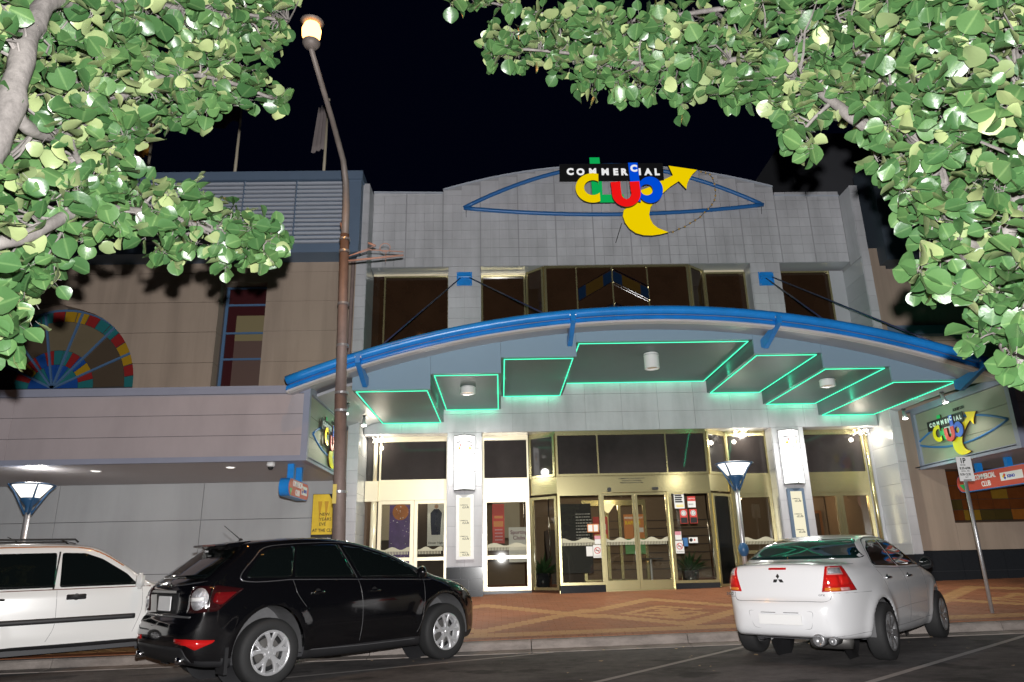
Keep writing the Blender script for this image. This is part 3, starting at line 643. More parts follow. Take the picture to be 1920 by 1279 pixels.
# ================================================================ CLUB LOGO SIGNS
# coordinates of the emblem in a local drawing space (u right, v up), 1 unit = 1/1000 of the drawing
def logo(root, F, s, th, boards=True, arrowmat='sign_yellow', side='sign_black', lit=False):
    def P_(poly, y0, y1, mat, name, outline=None):
        pts = [(x * s, -y * s) for x, y in poly]
        o = MB().prism(pts, lambda u, w: F(u, w, y0), lambda u, w: F(u, w, y1)).build(name, side, root)
        n = len(poly); me = bpy.data.meshes.new(name + '_face')
        if lit and mat != 'sign_black': mat = mat.replace('sign_', 'lit_')
        f = MB().prism(pts, lambda u, w: F(u, w, y0 - .006), lambda u, w: F(u, w, y0 - .001)).build(name + '_face', mat, o)
        return o
    ell = lambda cx, cy, rx, ry, a0, a1, n=20: [(cx + rx * math.cos(R(a)), cy - ry * math.sin(R(a))) for a in [a0 + (a1 - a0) * i / n for i in range(n + 1)]]
    # depth layers: 0 = rearmost (towards the wall)
    L = lambda k: -th * k
    # green L standing tall behind the name board
    P_([(437, 155), (557, 155), (580, 420), (583, 605), (835, 605), (842, 698), (545, 698), (465, 698), (455, 480)], L(1.0), L(.3), 'sign_green', 'letter_l')
    # arrow shaft, head and crescent tail in one sweep
    arrow = [(1045, 560), (1130, 530), (1250, 470), (1440, 385), (1393, 268), (1735, 322), (1680, 370), (1635, 430), (1605, 490), (1592, 552), (1505, 455), (1400, 520), (1300, 602), (1200, 700), (1150, 762), (1128, 850), (1140, 900), (1170, 960), (1225, 1005), (1345, 1055), (1250, 1078), (1150, 1090), (1050, 1086), (960, 1060), (890, 1010), (840, 940), (815, 860), (830, 790), (950, 730), (1020, 660)]
    P_(arrow, L(1.15), L(.2), arrowmat, 'arrow')
    if boards: P_([(70, 238), (1325, 238), (1325, 448), (70, 448)], L(1.35), L(1.18), 'sign_black', 'name_board')
    c = ell(463, 545, 205, 175, 70, 292, 26) + [(548, 612)] + ell(468, 542, 104, 90, 300, 62, 18) + [(530, 500)]
    P_([(530, 375)] + c[0:27] + [(548, 700), (545, 612)] + ell(466, 542, 106, 90, 318, 52, 18) + [(530, 502)], L(2.2), L(1.37), 'sign_yellow', 'letter_c')
    b = [(895, 250), (1008, 250), (1022, 455)] + ell(1150, 576, 150, 156, 128, -180 + 2, 28) + [(1030, 700), (955, 640), (912, 480)]
    # ring with a hole: outer then bridge to inner
    outer = [(895, 250), (1008, 250), (1022, 470)] + ell(1148, 576, 150, 156, 140, -145, 30) + [(1028, 700), (930, 600), (912, 480)]
    hole = ell(1105, 576, 74, 66, 180, -180, 22)
    k = 33; outer2 = [(895, 250), (1008, 250), (1022, 455)] + ell(1148, 576, 150, 156, 140, -145, 30)
    P_([(895, 250), (1008, 250), (1022, 455)] + ell(1148, 576, 150, 156, 140, 0, 16) + ell(1105, 576, 74, 66, 0, 180, 12) + [(1028, 576), (940, 576), (912, 480)], L(2.3), L(1.37), 'sign_blue', 'letter_b')
    P_([(940, 577), (1030.5, 577)] + ell(1105, 577, 74, 66, 180, 360, 12) + ell(1148, 577, 150, 156, 0, -145, 16) + [(1028, 720), (960, 700)], L(2.3), L(1.37), 'sign_blue', 'letter_b_bowl')
    u = [(675, 487), (790, 480), (797, 600)] + ell(858, 612, 60, 78, 180, 360, 12) + [(912, 600), (903, 485), (1017, 480), (1028, 620)] + ell(858, 620, 170, 158, 0, -180, 22)
    P_(u, L(2.6), L(1.5), 'sign_red', 'letter_u')
    return L
def logo_text(root, F, s, th, xd, up, lit):
    for ch, cx, by, dep in (('C', 200, 368, 1.35), ('O', 325, 372, 1.35), ('M', 472, 372, 1.35), ('M', 622, 374, 1.35), ('E', 748, 376, 1.35), ('R', 848, 378, 1.35), ('C', 962, 354, 2.3), ('I', 1040, 378, 1.35), ('A', 1140, 380, 1.35), ('L', 1246, 382, 1.35)):
        text('name_letter', ch, 118 * s, F(cx * s, -by * s, -th * dep - .008), 'lit_white' if lit else 'sign_white', root, xdir=xd, up=up, extrude=.003, bold=6.5 * s, align='CENTER', sx=.98)
SX, SZ = 1.60, 12.17; ss = .002245; rl = -.026     # roof sign drawing origin, metres per unit, slight drop to the right
rs = thing('roof_sign', 'large rooftop letter sign reading COMMERCIAL CLUB with yellow arrow and crescent', 'sign', (3.6, 17.2, 9.8))
def FR(u, w, y): return (SX + u + .035 * w, 17.16 + y, SZ + w * 1.12)
logo(rs, FR, ss, .085, lit=True); logo_text(rs, FR, ss, .085, (1, 0, 0), (0, 0, 1), True)
st = MB()
for (u, w) in ((1.0, -.7), (2.2, -.7), (2.4, -1.9), (3.3, -.9)): st.tube([(SX + u, 17.15, SZ + w), (SX + u, 17.49, SZ + w)], .02, 6)
st.tube([(SX + 1.75, 17.2, SZ - 2.3), (SX + 1.6, 17.48, SZ - 2.75)], .012, 6)
st.build('bracket', 'charcoal', rs)
# blue eye outline
ey = thing('eye_outline', 'thin blue eye shaped tube outline mounted across the pale parapet behind the sign', 'sign', (3.2, 17.4, 10.4))
upx = [-.86 + 8.14 * i / 30 for i in range(31)]
def eye_up(x): t = (x - 3.2) / 4.07; return 10.46 + 1.27 * (1 - abs(t) ** 1.75)
def eye_lo(x): t = (x - 3.2) / 4.07; return 10.46 - .24 * (1 - t * t)
MB().tube([(x, 17.38, eye_up(x)) for x in upx], .055, 10).build('upper_tube', M('eye_blue', (.02, .13, .38), .4), ey, smooth=True)
MB().tube([(x, 17.38, eye_lo(x)) for x in upx], .055, 10).build('lower_tube', 'eye_blue', ey, smooth=True)
mb = MB()
for x in (-.86, 7.28): mb.tube([(x + (.06 if x < 0 else -.06), 17.38, 10.42), (x + (.06 if x < 0 else -.06), 17.42, 10.2)], .008, 5)
for x in (.8, 2.0, 5.5, 6.5): mb.tube([(x, 17.38, eye_lo(x)), (x, 17.5, eye_lo(x))], .012, 5)
mb.build('bracket', 'charcoal', ey)
# string of amber bulbs
sb = thing('bulb_string', 'string of small amber bulbs drooping from the arrow tip of the roof sign', 'string lights', (5.2, 17.1, 10))
P0 = []
for (u, w) in [(1735, 325), (1780, 350), (1835, 362), (1885, 383), (1915, 430), (1930, 500), (1935, 570), (1930, 640), (1915, 690), (1880, 745), (1833, 795), (1785, 835), (1732, 885), (1668, 925), (1605, 960), (1540, 997), (1468, 1025), (1395, 1058), (1345, 1057)]:
    P0.append(FR(u * ss, -w * ss, -.12))
MB().tube(P0, .007, 5).build('cable', 'charcoal', sb)
for p in P0[1:-1]: MB().lathe(p, [(0, -.028), (.026, -.01), (.026, .012), (.012, .03), (0, .03)], 8).build('bulb', M('amber', (.55, .33, .08), .3), sb, smooth=True)

# ================================================================ PILLAR LIGHT BOXES
def vbox(px, label):
    t = thing('pillar_lantern', label, 'light box', (px, 17.2, 2.95), 'glowing V shaped lanterns on the pillars')
    z0, z1, hw, d = 2.98, 4.28, .25, .24; yb = W - .05
    for k in range(3):
        a = z0 + (z1 - z0) * k / 3 + .008; b = z0 + (z1 - z0) * (k + 1) / 3 - .008
        for s in (-1, 1):
            MB().prism([(px + s * hw, yb - .002), (px + s * .004, yb - d), (px + s * .004, yb - d + .02), (px + s * (hw - .02), yb - .002)], lambda u, w: (u, w, a), lambda u, w: (u, w, b)).build('glowing_panel', BOXWHITE, t)
    f = MB()
    for k in range(4):
        zz = z0 + (z1 - z0) * k / 3
        for s in (-1, 1): f.bar((px + s * hw, yb, zz), (px, yb - d - .004, zz), .012, .014)
    for s in (-1, 1): f.bar((px + s * hw, yb, z0), (px + s * hw, yb, z1), .014, .014)
    f.bar((px, yb - d - .004, z0), (px, yb - d - .004, z1), .012, .012)
    f.prism([(px - hw, yb), (px, yb - d), (px + hw, yb), (px + hw, W - .014), (px - hw, W - .014)], lambda u, w: (u, w, z1 + .002), lambda u, w: (u, w, z1 + .02))
    f.prism([(px - hw, yb), (px, yb - d), (px + hw, yb), (px + hw, W - .014), (px - hw, W - .014)], lambda u, w: (u, w, z0 - .02), lambda u, w: (u, w, z0 - .002))
    f.build('lantern_frame', M('lantern_grey', (.16, .165, .17), .4), t)
    # small emblems printed on the two faces
    for s in (-1, 1):
        c = Vector((px + s * hw / 2, yb - d / 2 - .012, z1 - .23)); xd = Vector((hw, s * d, 0)); xd.normalize(); n = Vector((xd.y, -xd.x, 0))
        for ch, u0, mt in (('c', -.10, 'sign_black'), ('L', -.05, 'sign_green'), ('U', -.01, 'sign_red'), ('b', .05, 'sign_black')): text('emblem_letter', ch, .095, c + xd * u0 + n * -.002 + Vector((0, 0, -.045)), mt, t, xdir=xd, extrude=.001, bold=.002)
        for (u0, u1, w0, w1, mt) in ((-.10, .09, .05, .068, 'sign_black'), (-.03, .03, .075, .085, 'sign_black'), (-.01, .05, -.11, -.06, 'sign_orange')):
            M('sign_orange', (.85, .35, .02), .4)
            cc = c + xd * (u0 + u1) / 2 + Vector((0, 0, (w0 + w1) / 2)); MB().obox(cc, xd * (u1 - u0) / 2, n * .003, (0, 0, (w1 - w0) / 2)).build('emblem_piece', mt, t)
    lamp('lantern_light', 'POINT', (px, yb - d - .16, (z0 + z1) / 2), 26, (1, .97, .92), .1)
    return t
vbox(-.85, 'glowing white V shaped lantern on the left pillar, beside the closed poster window'); vbox(7.14, 'glowing white V shaped lantern on the right pillar above the white sedan')
def strip_box(px, label, mt):
    t = thing('menu_light_box', label, 'light box', (px, 17.4, 1.4), 'tall narrow light boxes under the lanterns')
    MB().box(px - .21, px + .21, W - .07, W - .015, 1.38, 2.87).build('case', mt, t, bevel=.01)
    MB().box(px - .135, px + .135, W - .078, W - .072, 1.45, 2.80).build('lit_panel', BOXCREAM, t)
    for k in range(4):
        z = 2.58 - k * .36
        text('printed_name', 'COMMERCIAL', .030, (px - .02, W - .081, z + .035), 'sign_black', t, extrude=.001, align='CENTER', bold=.0006)
        text('printed_name', 'cLUb', .075, (px + .02, W - .081, z - .03), 'sign_black', t, extrude=.001, align='CENTER', bold=.001)
strip_box(-.84, 'tall narrow cream light box with four small logos on the left pillar', 'white_plastic'); strip_box(7.13, 'tall narrow cream light box in a grey case on the right pillar behind the sedan', 'steel_blue')

# ================================================================ SIDE AWNINGS
def awning(x0, x1, label, side):
    t = thing('street_awning', label, 'awning', ((x0 + x1) / 2, 15.3, 3.2))
    y0, y1, z0, z1 = 13.5, 17.15, 3.20, 4.60
    fr = MB(); fr.box(x0, x1, y0, y0 + .12, z0, z0 + .10).box(x0, x1, y0, y0 + .12, z1 - .10, z1)
    xe = x1 if side > 0 else x0
    fr.box(min(xe, xe - side * .12), max(xe, xe - side * .12), y0 + .001, y0 + .119, z0 + .10, z1 - .10)
    fr.build('front_frame', 'awning_frame', t)
    h = (z1 - z0 - .2) / 3
    xa, xb = (x0, x1 - .121) if side > 0 else (x0 + .121, x1)
    x = xb
    while x > xa + .1:
        xl = max(xa, x - 5.5)
        for k in range(3): MB().box(xl + .003, x - .003, y0 + .03, y0 + .06, z0 + .102 + k * h, z0 + .094 + (k + 1) * h).build('front_panel', 'awning_panel', t, bevel=.004)
        x = xl
    MB().box(xa, xb, y0 + .07, y0 + .09, z0 + .1, z1 - .1).build('backing', 'charcoal', t)
    MB().box(x0, x1, y0, y1 + .05, z1 + .001, z1 + .05).build('roof_sheet', 'awning_frame', t)
    sf = MB(); yy = y0 + .121
    while yy < y1 - .05:
        sf.box(x0 + .01, x1 - .01, yy, yy + .075, z0 + .02, z0 + .035); yy += .092
    sf.build('soffit_slats', M('soffit_slat', (.30, .28, .285), .45, var=.05), t, kind='stuff')
    MB().box(x0, x1, y0 + .12, y1, z0 + .06, z0 + .08).build('soffit_backing', 'charcoal', t)
    # end return with boards
    x_ = xe - side * .02
    e = MB()
    for (a, b, c, d) in ((y0 + .121, y1 - .2, z0, z0 + .10), (y0 + .121, y1 - .2, z1 - .10, z1), (y1 - .32, y1 - .2, z0 + .1, z1 - .1)): e.box(min(xe, xe - side * .12), max(xe, xe - side * .12), a, b, c, d)
    e.build('end_frame', 'awning_frame', t)
    for k in range(3): MB().box(min(xe - side * .05, xe - side * .07), max(xe - side * .05, xe - side * .07), y0 + .122, y1 - .322, z0 + .102 + k * h, z0 + .094 + (k + 1) * h).build('end_board', 'sign_panel', t)
    return t
awning(-16, -3.62, 'long left street awning with mauve grey metal panels and slatted soffit', 1)
awning(9.98, 17, 'right street awning whose end board carries the angled club sign', -1)
def side_sign(xe, facing, label):
    t = thing('awning_end_sign', label, 'sign', (xe, 15.2, 3.3))
    # facing -1: seen from the left (board faces -x), text runs towards the street (decreasing y)
    s = .00106
    if facing < 0: F = lambda u, w, y: (xe + y, 16.42 - u, 4.47 + w); xd = (0, -1, 0)
    else: F = lambda u, w, y: (xe - y, 14.43 + u, 4.47 + w); xd = (0, 1, 0)
    logo(t, F, s, .036, side='side_brown'); logo_text(t, F, s, .036, xd, (0, 0, 1), 0)
    text('place_name', 'ALBURY LTD', .085, F(1.05, -.19, -.02), 'sign_black', t, xdir=xd, extrude=.004, bold=.003, sx=.8)
    MB().prism([(.6, -.46), (1.15, -.46), (1.15, -.72), (.6, -.72)], lambda u, w: F(u, w, -.004), lambda u, w: F(u, w, -.001)).build('white_backing', 'sign_white', t)
    yc, hl = (15.37, 1.62) if facing < 0 else (15.40, 1.36); up = []; lo = []
    for i in range(25):
        q = -1 + 2 * i / 24; yv = yc + q * hl; up.append((xe, yv, 3.80 + .34 * (1 - abs(q) ** 1.8))); lo.append((xe, yv, 3.80 - .24 * (1 - q * q)))
    MB().tube(up, .024, 8).build('eye_upper', M('eye_blue_side', (.03, .16, .42), .45), t, smooth=True); MB().tube(lo, .024, 8).build('eye_lower', 'eye_blue_side', t, smooth=True)
side_sign(10.03, -1, 'club sign with blue eye outline on the end board of the right awning')
side_sign(-3.67, 1, 'club sign behind the brown pole on the end board of the left awning')
# projecting red signs
def red_sign(x, ya, yb, z0, z1, label, facing):
    t = thing('hanging_sign', label, 'sign', (x, (ya + yb) / 2, z0)); h = (z1 - z0) / 2; zc = (z0 + z1) / 2
    pill = arc_pts(ya + h, zc, h, h, 90, 270, 12) + arc_pts(yb - h, zc, h, h, -90, 90, 12)
    MB().prism(pill, lambda u, w: (x - .09, u, w), lambda u, w: (x + .09, u, w)).build('case', 'blue_paint', t)
    pr = arc_pts(ya + h, zc, h - .015, h - .015, 90, 270, 12) + arc_pts(yb - h, zc, h - .015, h - .015, -90, 90, 12)
    xf = x + facing * .092; xf2 = x + facing * .098
    MB().prism(pr, lambda u, w: (xf, u, w), lambda u, w: (xf2, u, w)).build('face', M('sign_coral', (.62, .09, .06), .4), t)
    xd = (0, -1, 0) if facing < 0 else (0, 1, 0); L = yb - ya
    q = lambda f, z: (xf2 + facing * .004, (yb - f * L) if facing < 0 else (ya + f * L), z)
    text('lettering', 'COMMERCIAL', .155, q(.42, zc + .03), 'sign_white', t, xdir=xd, bold=.0035, sx=.72, align='CENTER', extrude=.003); text('lettering', 'CLUB', .155, q(.42, zc - .13), 'sign_white', t, xdir=xd, bold=.0035, sx=.80, align='CENTER', extrude=.003)
    a = q(.62, zc); b = q(.90, zc)
    MB().box(min(xf2, xf2 + facing * .003), max(xf2, xf2 + facing * .003), min(a[1], b[1]), max(a[1], b[1]), zc - .08, zc + .09).build('keno_plate', 'sign_white', t)
    text('lettering', 'KENO', .085, (xf2 + facing * .008, q(.71, 0)[1], zc - .03), M('keno_blue', (.03, .06, .45), .4), t, xdir=xd, bold=.003, extrude=.002)
    dia = q(.67, zc + .005); sgn = 1
    for (dy, dz, mt) in ((-.02, .03, 'sign_red'), (.02, 0, 'sign_yellow'), (-.02, -.03, 'keno_blue')):
        MB().obox((xf2 + facing * .006, dia[1] + dy, dia[2] + dz), (0, .018, .018), (.002, 0, 0), (0, -.018, .018)).build('keno_diamond', mt, t)
    a = q(.04, zc)[1]; b = q(.16, zc)[1]; m_ = (a + b) / 2
    MB().prism([(a, zc - .02), (b, zc - .02), (m_, zc - .16)], lambda u, w: (xf2, u, w), lambda u, w: (xf2 + facing * .003, u, w)).build('green_arrow', 'sign_green', t)
    for yy in (ya + .3 * L, yb - .3 * L): MB().box(x - .06, x + .06, yy - .05, yy + .05, z1 - .01, 3.215).build('hanger', 'blue_paint', t)
red_sign(-4.05, 13.65, 15.1, 2.58, 2.92, 'small coral red pill sign in a blue case hanging under the left awning', 1)
red_sign(10.75, 14.3, 16.75, 2.62, 3.02, 'long coral red pill sign reading COMMERCIAL CLUB KENO behind the parking sign', -1)
cm = thing('security_camera', 'white dome security camera under the corner of the left awning', 'security camera', (-4.35, 13.75, 3.2))
MB().lathe((-4.35, 13.75, 3.21), [(0, 0), (.075, 0), (.08, -.06), (.06, -.085), (0, -.085)], 16).build('housing', 'white_plastic', cm, smooth=True); MB().lathe((-4.35, 13.75, 3.125), [(.055, 0), (.05, -.03), (.03, -.055), (0, -.06)], 14).build('dome', 'dark', cm, smooth=True)
for i, (x, y) in enumerate(((-8.1, 14.6), (-5.35, 14.4))):
    t = thing('recessed_light', ('lit round downlight in the awning soffit above the left post lamp', 'lit round downlight in the awning soffit above the black car')[i], 'ceiling light', (x, y, 3.2), 'round downlights in the left awning soffit')
    MB().lathe((x, y, 3.222), [(0, 0), (.08, 0), (.08, -.012), (0, -.012)], 18).build('lens', glow('soft_lens', (1, .95, .85), 2.5), t); MB().lathe((x, y, 3.222), [(.08, 0), (.10, 0), (.10, -.016), (.08, -.016)], 18).build('ring', 'white_plastic', t)
    lamp('soffit_light', 'SPOT', (x, y, 3.16), 110, (1, .93, .85), .06, target=(x, y + .2, 0), spot=130, blend=.8)

# ================================================================ LEFT BUILDING
lb = thing('rendered_building', 'beige building left of the club with arched stained glass and louvred roof screen', 'building', (-9, 17.2, .5))
LY = 17.2; LX0, LX1 = -17.0, -3.6; AX, AR = -11.05, 2.08; ZB = 5.58
MB().box(LX0, LX1, LY + .35, LY + .6, .3, 9.0).build('inner_wall', 'charcoal', lb)
MB().box(LX0, LX1, LY + .012, LY + .349, 3.2, ZB - .02).build('lower_wall', 'beige_wall', lb)
def wall_piece(poly, name='wall_panel', mat='beige_wall', y0=LY, y1=LY + .34): return MB().pxz(poly, y0, y1).build(name, mat, lb)
rowsz = [ZB - .02 + .0, 6.18, 6.98, 7.78, 8.58, 8.95]
def cut_strip(z0, z1, x0, x1):
    wall_piece([(x0 + .004, z0 + .003), (x1 - .004, z0 + .003), (x1 - .004, z1 - .003), (x0 + .004, z1 - .003)])
for z0, z1 in zip(rowsz[:-1], rowsz[1:]):
    # right of tall window
    cut_strip(z0, z1, -5.9, -3.6)
    # above the tall window
    if z0 >= 8.5: cut_strip(z0, z1, -7.07, -5.9)
    elif z1 > 8.3: cut_strip(8.3, z1, -7.07, -5.9)
    # between windows, cut by the arch
    def arch_x(z):
        d = z - 5.62
        return AX + math.sqrt(max(0, AR * AR - max(0, d) ** 2)) if d < AR else AX
    n = 6; zz = [z0 + .006 + (z1 - z0 - .012) * i / n for i in range(n + 1)]
    right = [(-7.076, z0 + .006), (-7.076, z1 - .006)]
    wall_piece([(-7.076, z0 + .006), (-7.076, z1 - .006)] + [(arch_x(z) + .002, z) for z in reversed(zz)])
    wall_piece([(LX0, z0 + .006), (LX0, z1 - .006)] + [(2 * AX - arch_x(z) - .002, z) for z in reversed(zz)])
MB().box(LX0, LX1, LY - .02, LY + .3, 4.66, ZB - .03).build('sill_course', 'beige_wall', lb)
MB().box(-9.2, -8.95, LY - .05, LY + .02, ZB - .1, ZB - .04).box(-7.15, -5.82, LY - .06, LY + .02, ZB - .07, ZB - .022).build('window_sill', 'grey_panel', lb)
# tall window
M('maroon', (.045, .010, .012), .3); M('cream_blind', (.20, .165, .085), .5); M('brown_room', (.10, .06, .05), .5); M('frame_blue', (.07, .14, .26), .45)
fr = MB(); yw = LY + .28
fr.box(-7.0, -6.93, yw - .03, yw + .03, ZB, 8.28); fr.box(-5.94, -5.905, yw - .03, yw + .03, ZB, 8.28)
for z in (5.6, 6.33, 7.02, 7.78, 8.25): fr.box(-6.93, -5.94, yw - .028, yw + .03, z - .025, z + .025)
tw = fr.build('window', 'frame_blue', lb)
for a, b, c, d, mt in ((-6.93, -6.70, ZB, 8.25, 'maroon'), (-6.70, -5.94, ZB, 6.82, 'brown_room'), (-6.70, -5.94, 6.82, 7.5, 'cream_blind'), (-6.70, -5.94, 7.5, 8.25, 'maroon')): MB().box(a, b, yw + .005, yw + .012, c, d).build('pane', mt, tw)
# arched window
aw = None; yw = LY + .24; AZ = 5.64
mb = MB(); 
for r in (AR - .03,): mb.tube([(AX + r * math.cos(R(a)), yw, AZ + r * math.sin(R(a))) for a in range(0, 181, 6)], .035, 6)
mb.box(AX - AR, AX + AR, yw - .03, yw + .03, AZ - .08, AZ - .02)
for a in (26, 50, 77, 104, 130, 154): mb.bar((AX, yw - .02, AZ), (AX + (AR - .03) * math.cos(R(a)), yw - .02, AZ + (AR - .03) * math.sin(R(a))), .05, .05, up=(0, 1, 0))
aw = mb.build('arched_window', 'frame_blue', lb)
for nm, cc in (('pane_red', (.24, .020, .020)), ('pane_teal', (.02, .14, .15)), ('pane_yellow', (.34, .20, .014)), ('pane_blue', (.012, .06, .25)), ('pane_brown', (.075, .055, .038)), ('pane_tan', (.15, .12, .075))): M(nm, cc, .25, var=.1)
def wedge(a0, a1, r0, r1, mt, nm='coloured_pane'):
    n = max(2, int((a1 - a0) / 8) + 1); p = arc_pts(AX, AZ, r0, r0, a0, a1, n) + arc_pts(AX, AZ, r1, r1, a1, a0, n)
    MB().pxz(p, yw - .008, yw + .004).build(nm, mt, aw)
ring = ['teal', 'red', 'yellow', 'yellow', 'red', 'teal', 'teal', 'red', 'yellow', 'yellow', 'red', 'teal', 'teal', 'red', 'yellow', 'red', 'teal', 'teal', 'red', 'yellow']
for i in range(20): wedge(i * 9 + .4, (i + 1) * 9 - .4, AR - .33, AR - .05, 'pane_' + ring[i])
for i, c in enumerate(['teal', 'red', 'yellow', 'blue', 'red', 'teal', 'teal', 'red', 'blue', 'red', 'yellow', 'red', 'teal']): wedge(i * 13.846 + .5, (i + 1) * 13.846 - .5, .62, .98, 'pane_' + c)
for i, c in enumerate(['blue', 'teal', 'blue', 'blue', 'teal', 'blue']): wedge(i * 30 + .5, (i + 1) * 30 - .5, .03, .61, 'pane_' + c)
for i in range(7):
    a0, a1 = [0, 26, 50, 77, 104, 130, 154, 180][i:i + 2]; wedge(a0 + 1, a1 - 1, .99, AR - .34, 'pane_tan' if i in (2, 3) else 'pane_brown', 'clear_pane')
# grey panelled wall under the awning
x = LX0
gp_ = []
while x < LX1 - .1:
    xb = min(x + 3.35, LX1 - .01)
    for (a, b) in ((.3, 1.2), (1.2, 2.38), (2.38, 3.45)): gp_.append((x + .006, xb - .006, LY - .02, LY + .03, a + .006, b - .006))
    x = xb
pieces('wall_board', gp_, 'grey_panel', lb)
MB().box(LX0, LX1, LY + .031, LY + .1, .3, 3.5).build('wall_backing', 'charcoal', lb)
# louvred roof screen
ls = lb; y0 = 16.6
fr = MB(); fr.box(-17, -3.45, y0 - .06, y0 + .9, 10.90, 11.14).box(-17, -3.48, y0 - .02, y0 + .9, 8.85, 9.09).box(-3.80, -3.48, y0, y0 + .9, 9.09, 10.90)
for i in range(1, 10): fr.box(-3.80 - i * 1.35 - .02, -3.80 - i * 1.35 + .02, y0 + .02, y0 + .10, 9.09, 10.90)
fr.box(-17, -3.82, y0 + .3, y0 + .34, 9.09, 10.9)
fr.build('screen_frame', 'steel_blue', lb)
sl = []
for k in range(15):
    z = 9.13 + k * .119
    for i in range(8): sl.append((-3.81 - (i + 1) * 1.35 + .022, -3.81 - i * 1.35 - .022, y0, y0 + .07, z, z + .062))
pieces('slat', sl, 'slat_grey', lb)
MB().box(-17, -3.6, y0 + .9, y0 + 6, 10.8, 10.9).build('roof', 'charcoal', lb)
MB().box(-3.59, -3.585, LY - .12, LY - .02, .6, 8.8).tube([(-3.70, LY - .1, .6), (-3.70, LY - .1, 8.84)], .05, 10).build('downpipe', 'pole_brown', lb)
# flagpoles
for i, (fx, top, lab) in enumerate(((-9.38, 13.6, 'roof flagpole half hidden by leaves with a limp yellow and red flag'), (-7.03, 13.9, 'middle roof flagpole with a dark flag blown to the left under the leaves'), (-4.64, 13.75, 'roof flagpole nearest the street lamp with a folded pale flag'))):
    t = thing('flagpole', lab, 'flagpole', (fx, 17.2, 11.1), 'flagpoles on the roof screen')
    MB().tube([(fx, 17.2, 11.1), (fx, 17.2, top)], [.045, .03], 10).lathe((fx, 17.2, top), [(0, -.02), (.05, .01), (.05, .05), (0, .08)], 10).build('pole', M('flagpole_tan', (.42, .37, .28), .5), t, smooth=True)
    m = MB(); v = []; N, K = 8, 6
    for a in range(K + 1):
        for b in range(N + 1):
            if i == 1: v.append((fx - .03 - b * .13, 17.2 + .07 * math.sin(b * 1.3 + a * .5), top - .15 - a * .11 - b * .045 + .05 * math.sin(b * 1.7 + a)))
            else: v.append((fx - .02 - .028 * b - .03 * (a / K) * b * .5, 17.2 + .05 * math.sin(b * 2.2), top - .08 - a * .24 - .02 * b))
    f = [(a * (N + 1) + b, a * (N + 1) + b + 1, (a + 1) * (N + 1) + b + 1, (a + 1) * (N + 1) + b) for a in range(K) for b in range(N)]
    M('flag_yellow', (.50, .22, .02), .8, var=.6, vscale=1.4); M('flag_dark', (.045, .04, .055), .8, var=.3); M('flag_pale', (.20, .17, .17), .8, var=.3, vscale=5)
    fo = m.add(v, f).build('flag', ('flag_yellow', 'flag_dark', 'flag_pale')[i], t, smooth=True)
    md = fo.modifiers.new('thick', 'SOLIDIFY'); md.thickness = .006

# yellow poster
yp = thing('poster', 'yellow NEW YEARS EVE AT THE CLUB poster on the grey wall beside the brown pole', 'poster', (-4.1, 17.15, 1.9))
M('poster_yellow', (.75, .52, .04), .35, var=.25, vscale=4)
MB().box(-4.38, -3.78, 17.14, 17.17, 1.75, 2.92).build('board', 'sign_black', yp); MB().box(-4.37, -3.79, 17.134, 17.139, 2.0, 2.91).build('print', 'poster_yellow', yp)
MB().pxz([(-4.0, 2.91), (-3.79, 2.91), (-3.79, 2.55)], 17.128, 17.133).build('corner_print', 'sign_black', yp)
M('gold_print', (.55, .30, .02), .4)
for xx in (-4.2, -4.05): MB().pxz([(xx - .05, 2.75), (xx + .05, 2.75), (xx + .02, 2.5), (xx + .008, 2.28), (xx - .008, 2.28), (xx - .02, 2.5)], 17.128, 17.133).build('champagne_glass', 'gold_print', yp)
for k, (s_, z) in enumerate((('NEW', 2.42), ('YEARS', 2.31), ('EVE', 2.20))): text('lettering', s_, .10, (-4.2, 17.126, z), 'sign_black', yp, extrude=.001)
text('lettering', 'AT THE CLUB', .10, (-4.35, 17.126, 2.06), 'sign_black', yp, extrude=.001, bold=.001, sx=.9); text('lettering', 'Live music from 8pm', .045, (-4.3, 17.131, 1.9), 'sign_white', yp, extrude=.001)

# ================================================================ RIGHT BUILDING
rb = thing('rendered_building', 'dark beige building right of the club with amber stained glass and black plinth', 'building', (13.5, 17.2, .6))
RY = 17.2
for (x0, x1, z0, z1) in ((9.67, 10.72, 1.36, 4.9), (10.72, 20, 1.36, 1.98), (10.72, 20, 3.25, 4.9), (15.6, 20, 1.98, 3.25)): MB().box(x0 + .003, x1 - .003, RY, RY + .35, z0 + .003, z1 - .003).build('wall_panel', 'beige_wall', rb)
for (z0, z1) in ((4.9, 5.6), (5.6, 6.5), (6.5, 7.5), (7.5, 8.5)): MB().box(10.15, 20, RY + .1, RY + .4, z0 + .005, z1 - .005).build('wall_panel', 'beige_wall', rb)
MB().box(9.67, 10.148, RY - .1, RY + .4, 4.9, 9.0).build('pier', 'beige_wall', rb)
MB().box(9.9, 20, RY - .12, RY + .1, 6.62, 6.85).build('ledge', 'steel_blue', rb)
pl = []
x = 9.69
while x < 20: pl += [(x + .004, x + .996, RY - .04, RY + .3, .45, .9), (x + .004, x + .996, RY - .04, RY + .3, .908, 1.352)]; x += 1
pieces('plinth_tile', pl, 'black_granite', rb)
MB().box(9.68, 20, RY + .0, RY + .3, .3, 1.35).build('plinth_core', 'charcoal', rb)
aw2 = MB().box(10.72, 15.6, RY + .1, RY + .14, 1.98, 2.02).box(10.72, 10.76, RY + .1, RY + .14, 2.02, 3.25).box(10.76, 15.6, RY + .1, RY + .14, 3.21, 3.25).build('leadlight_window', 'side_brown', rb)
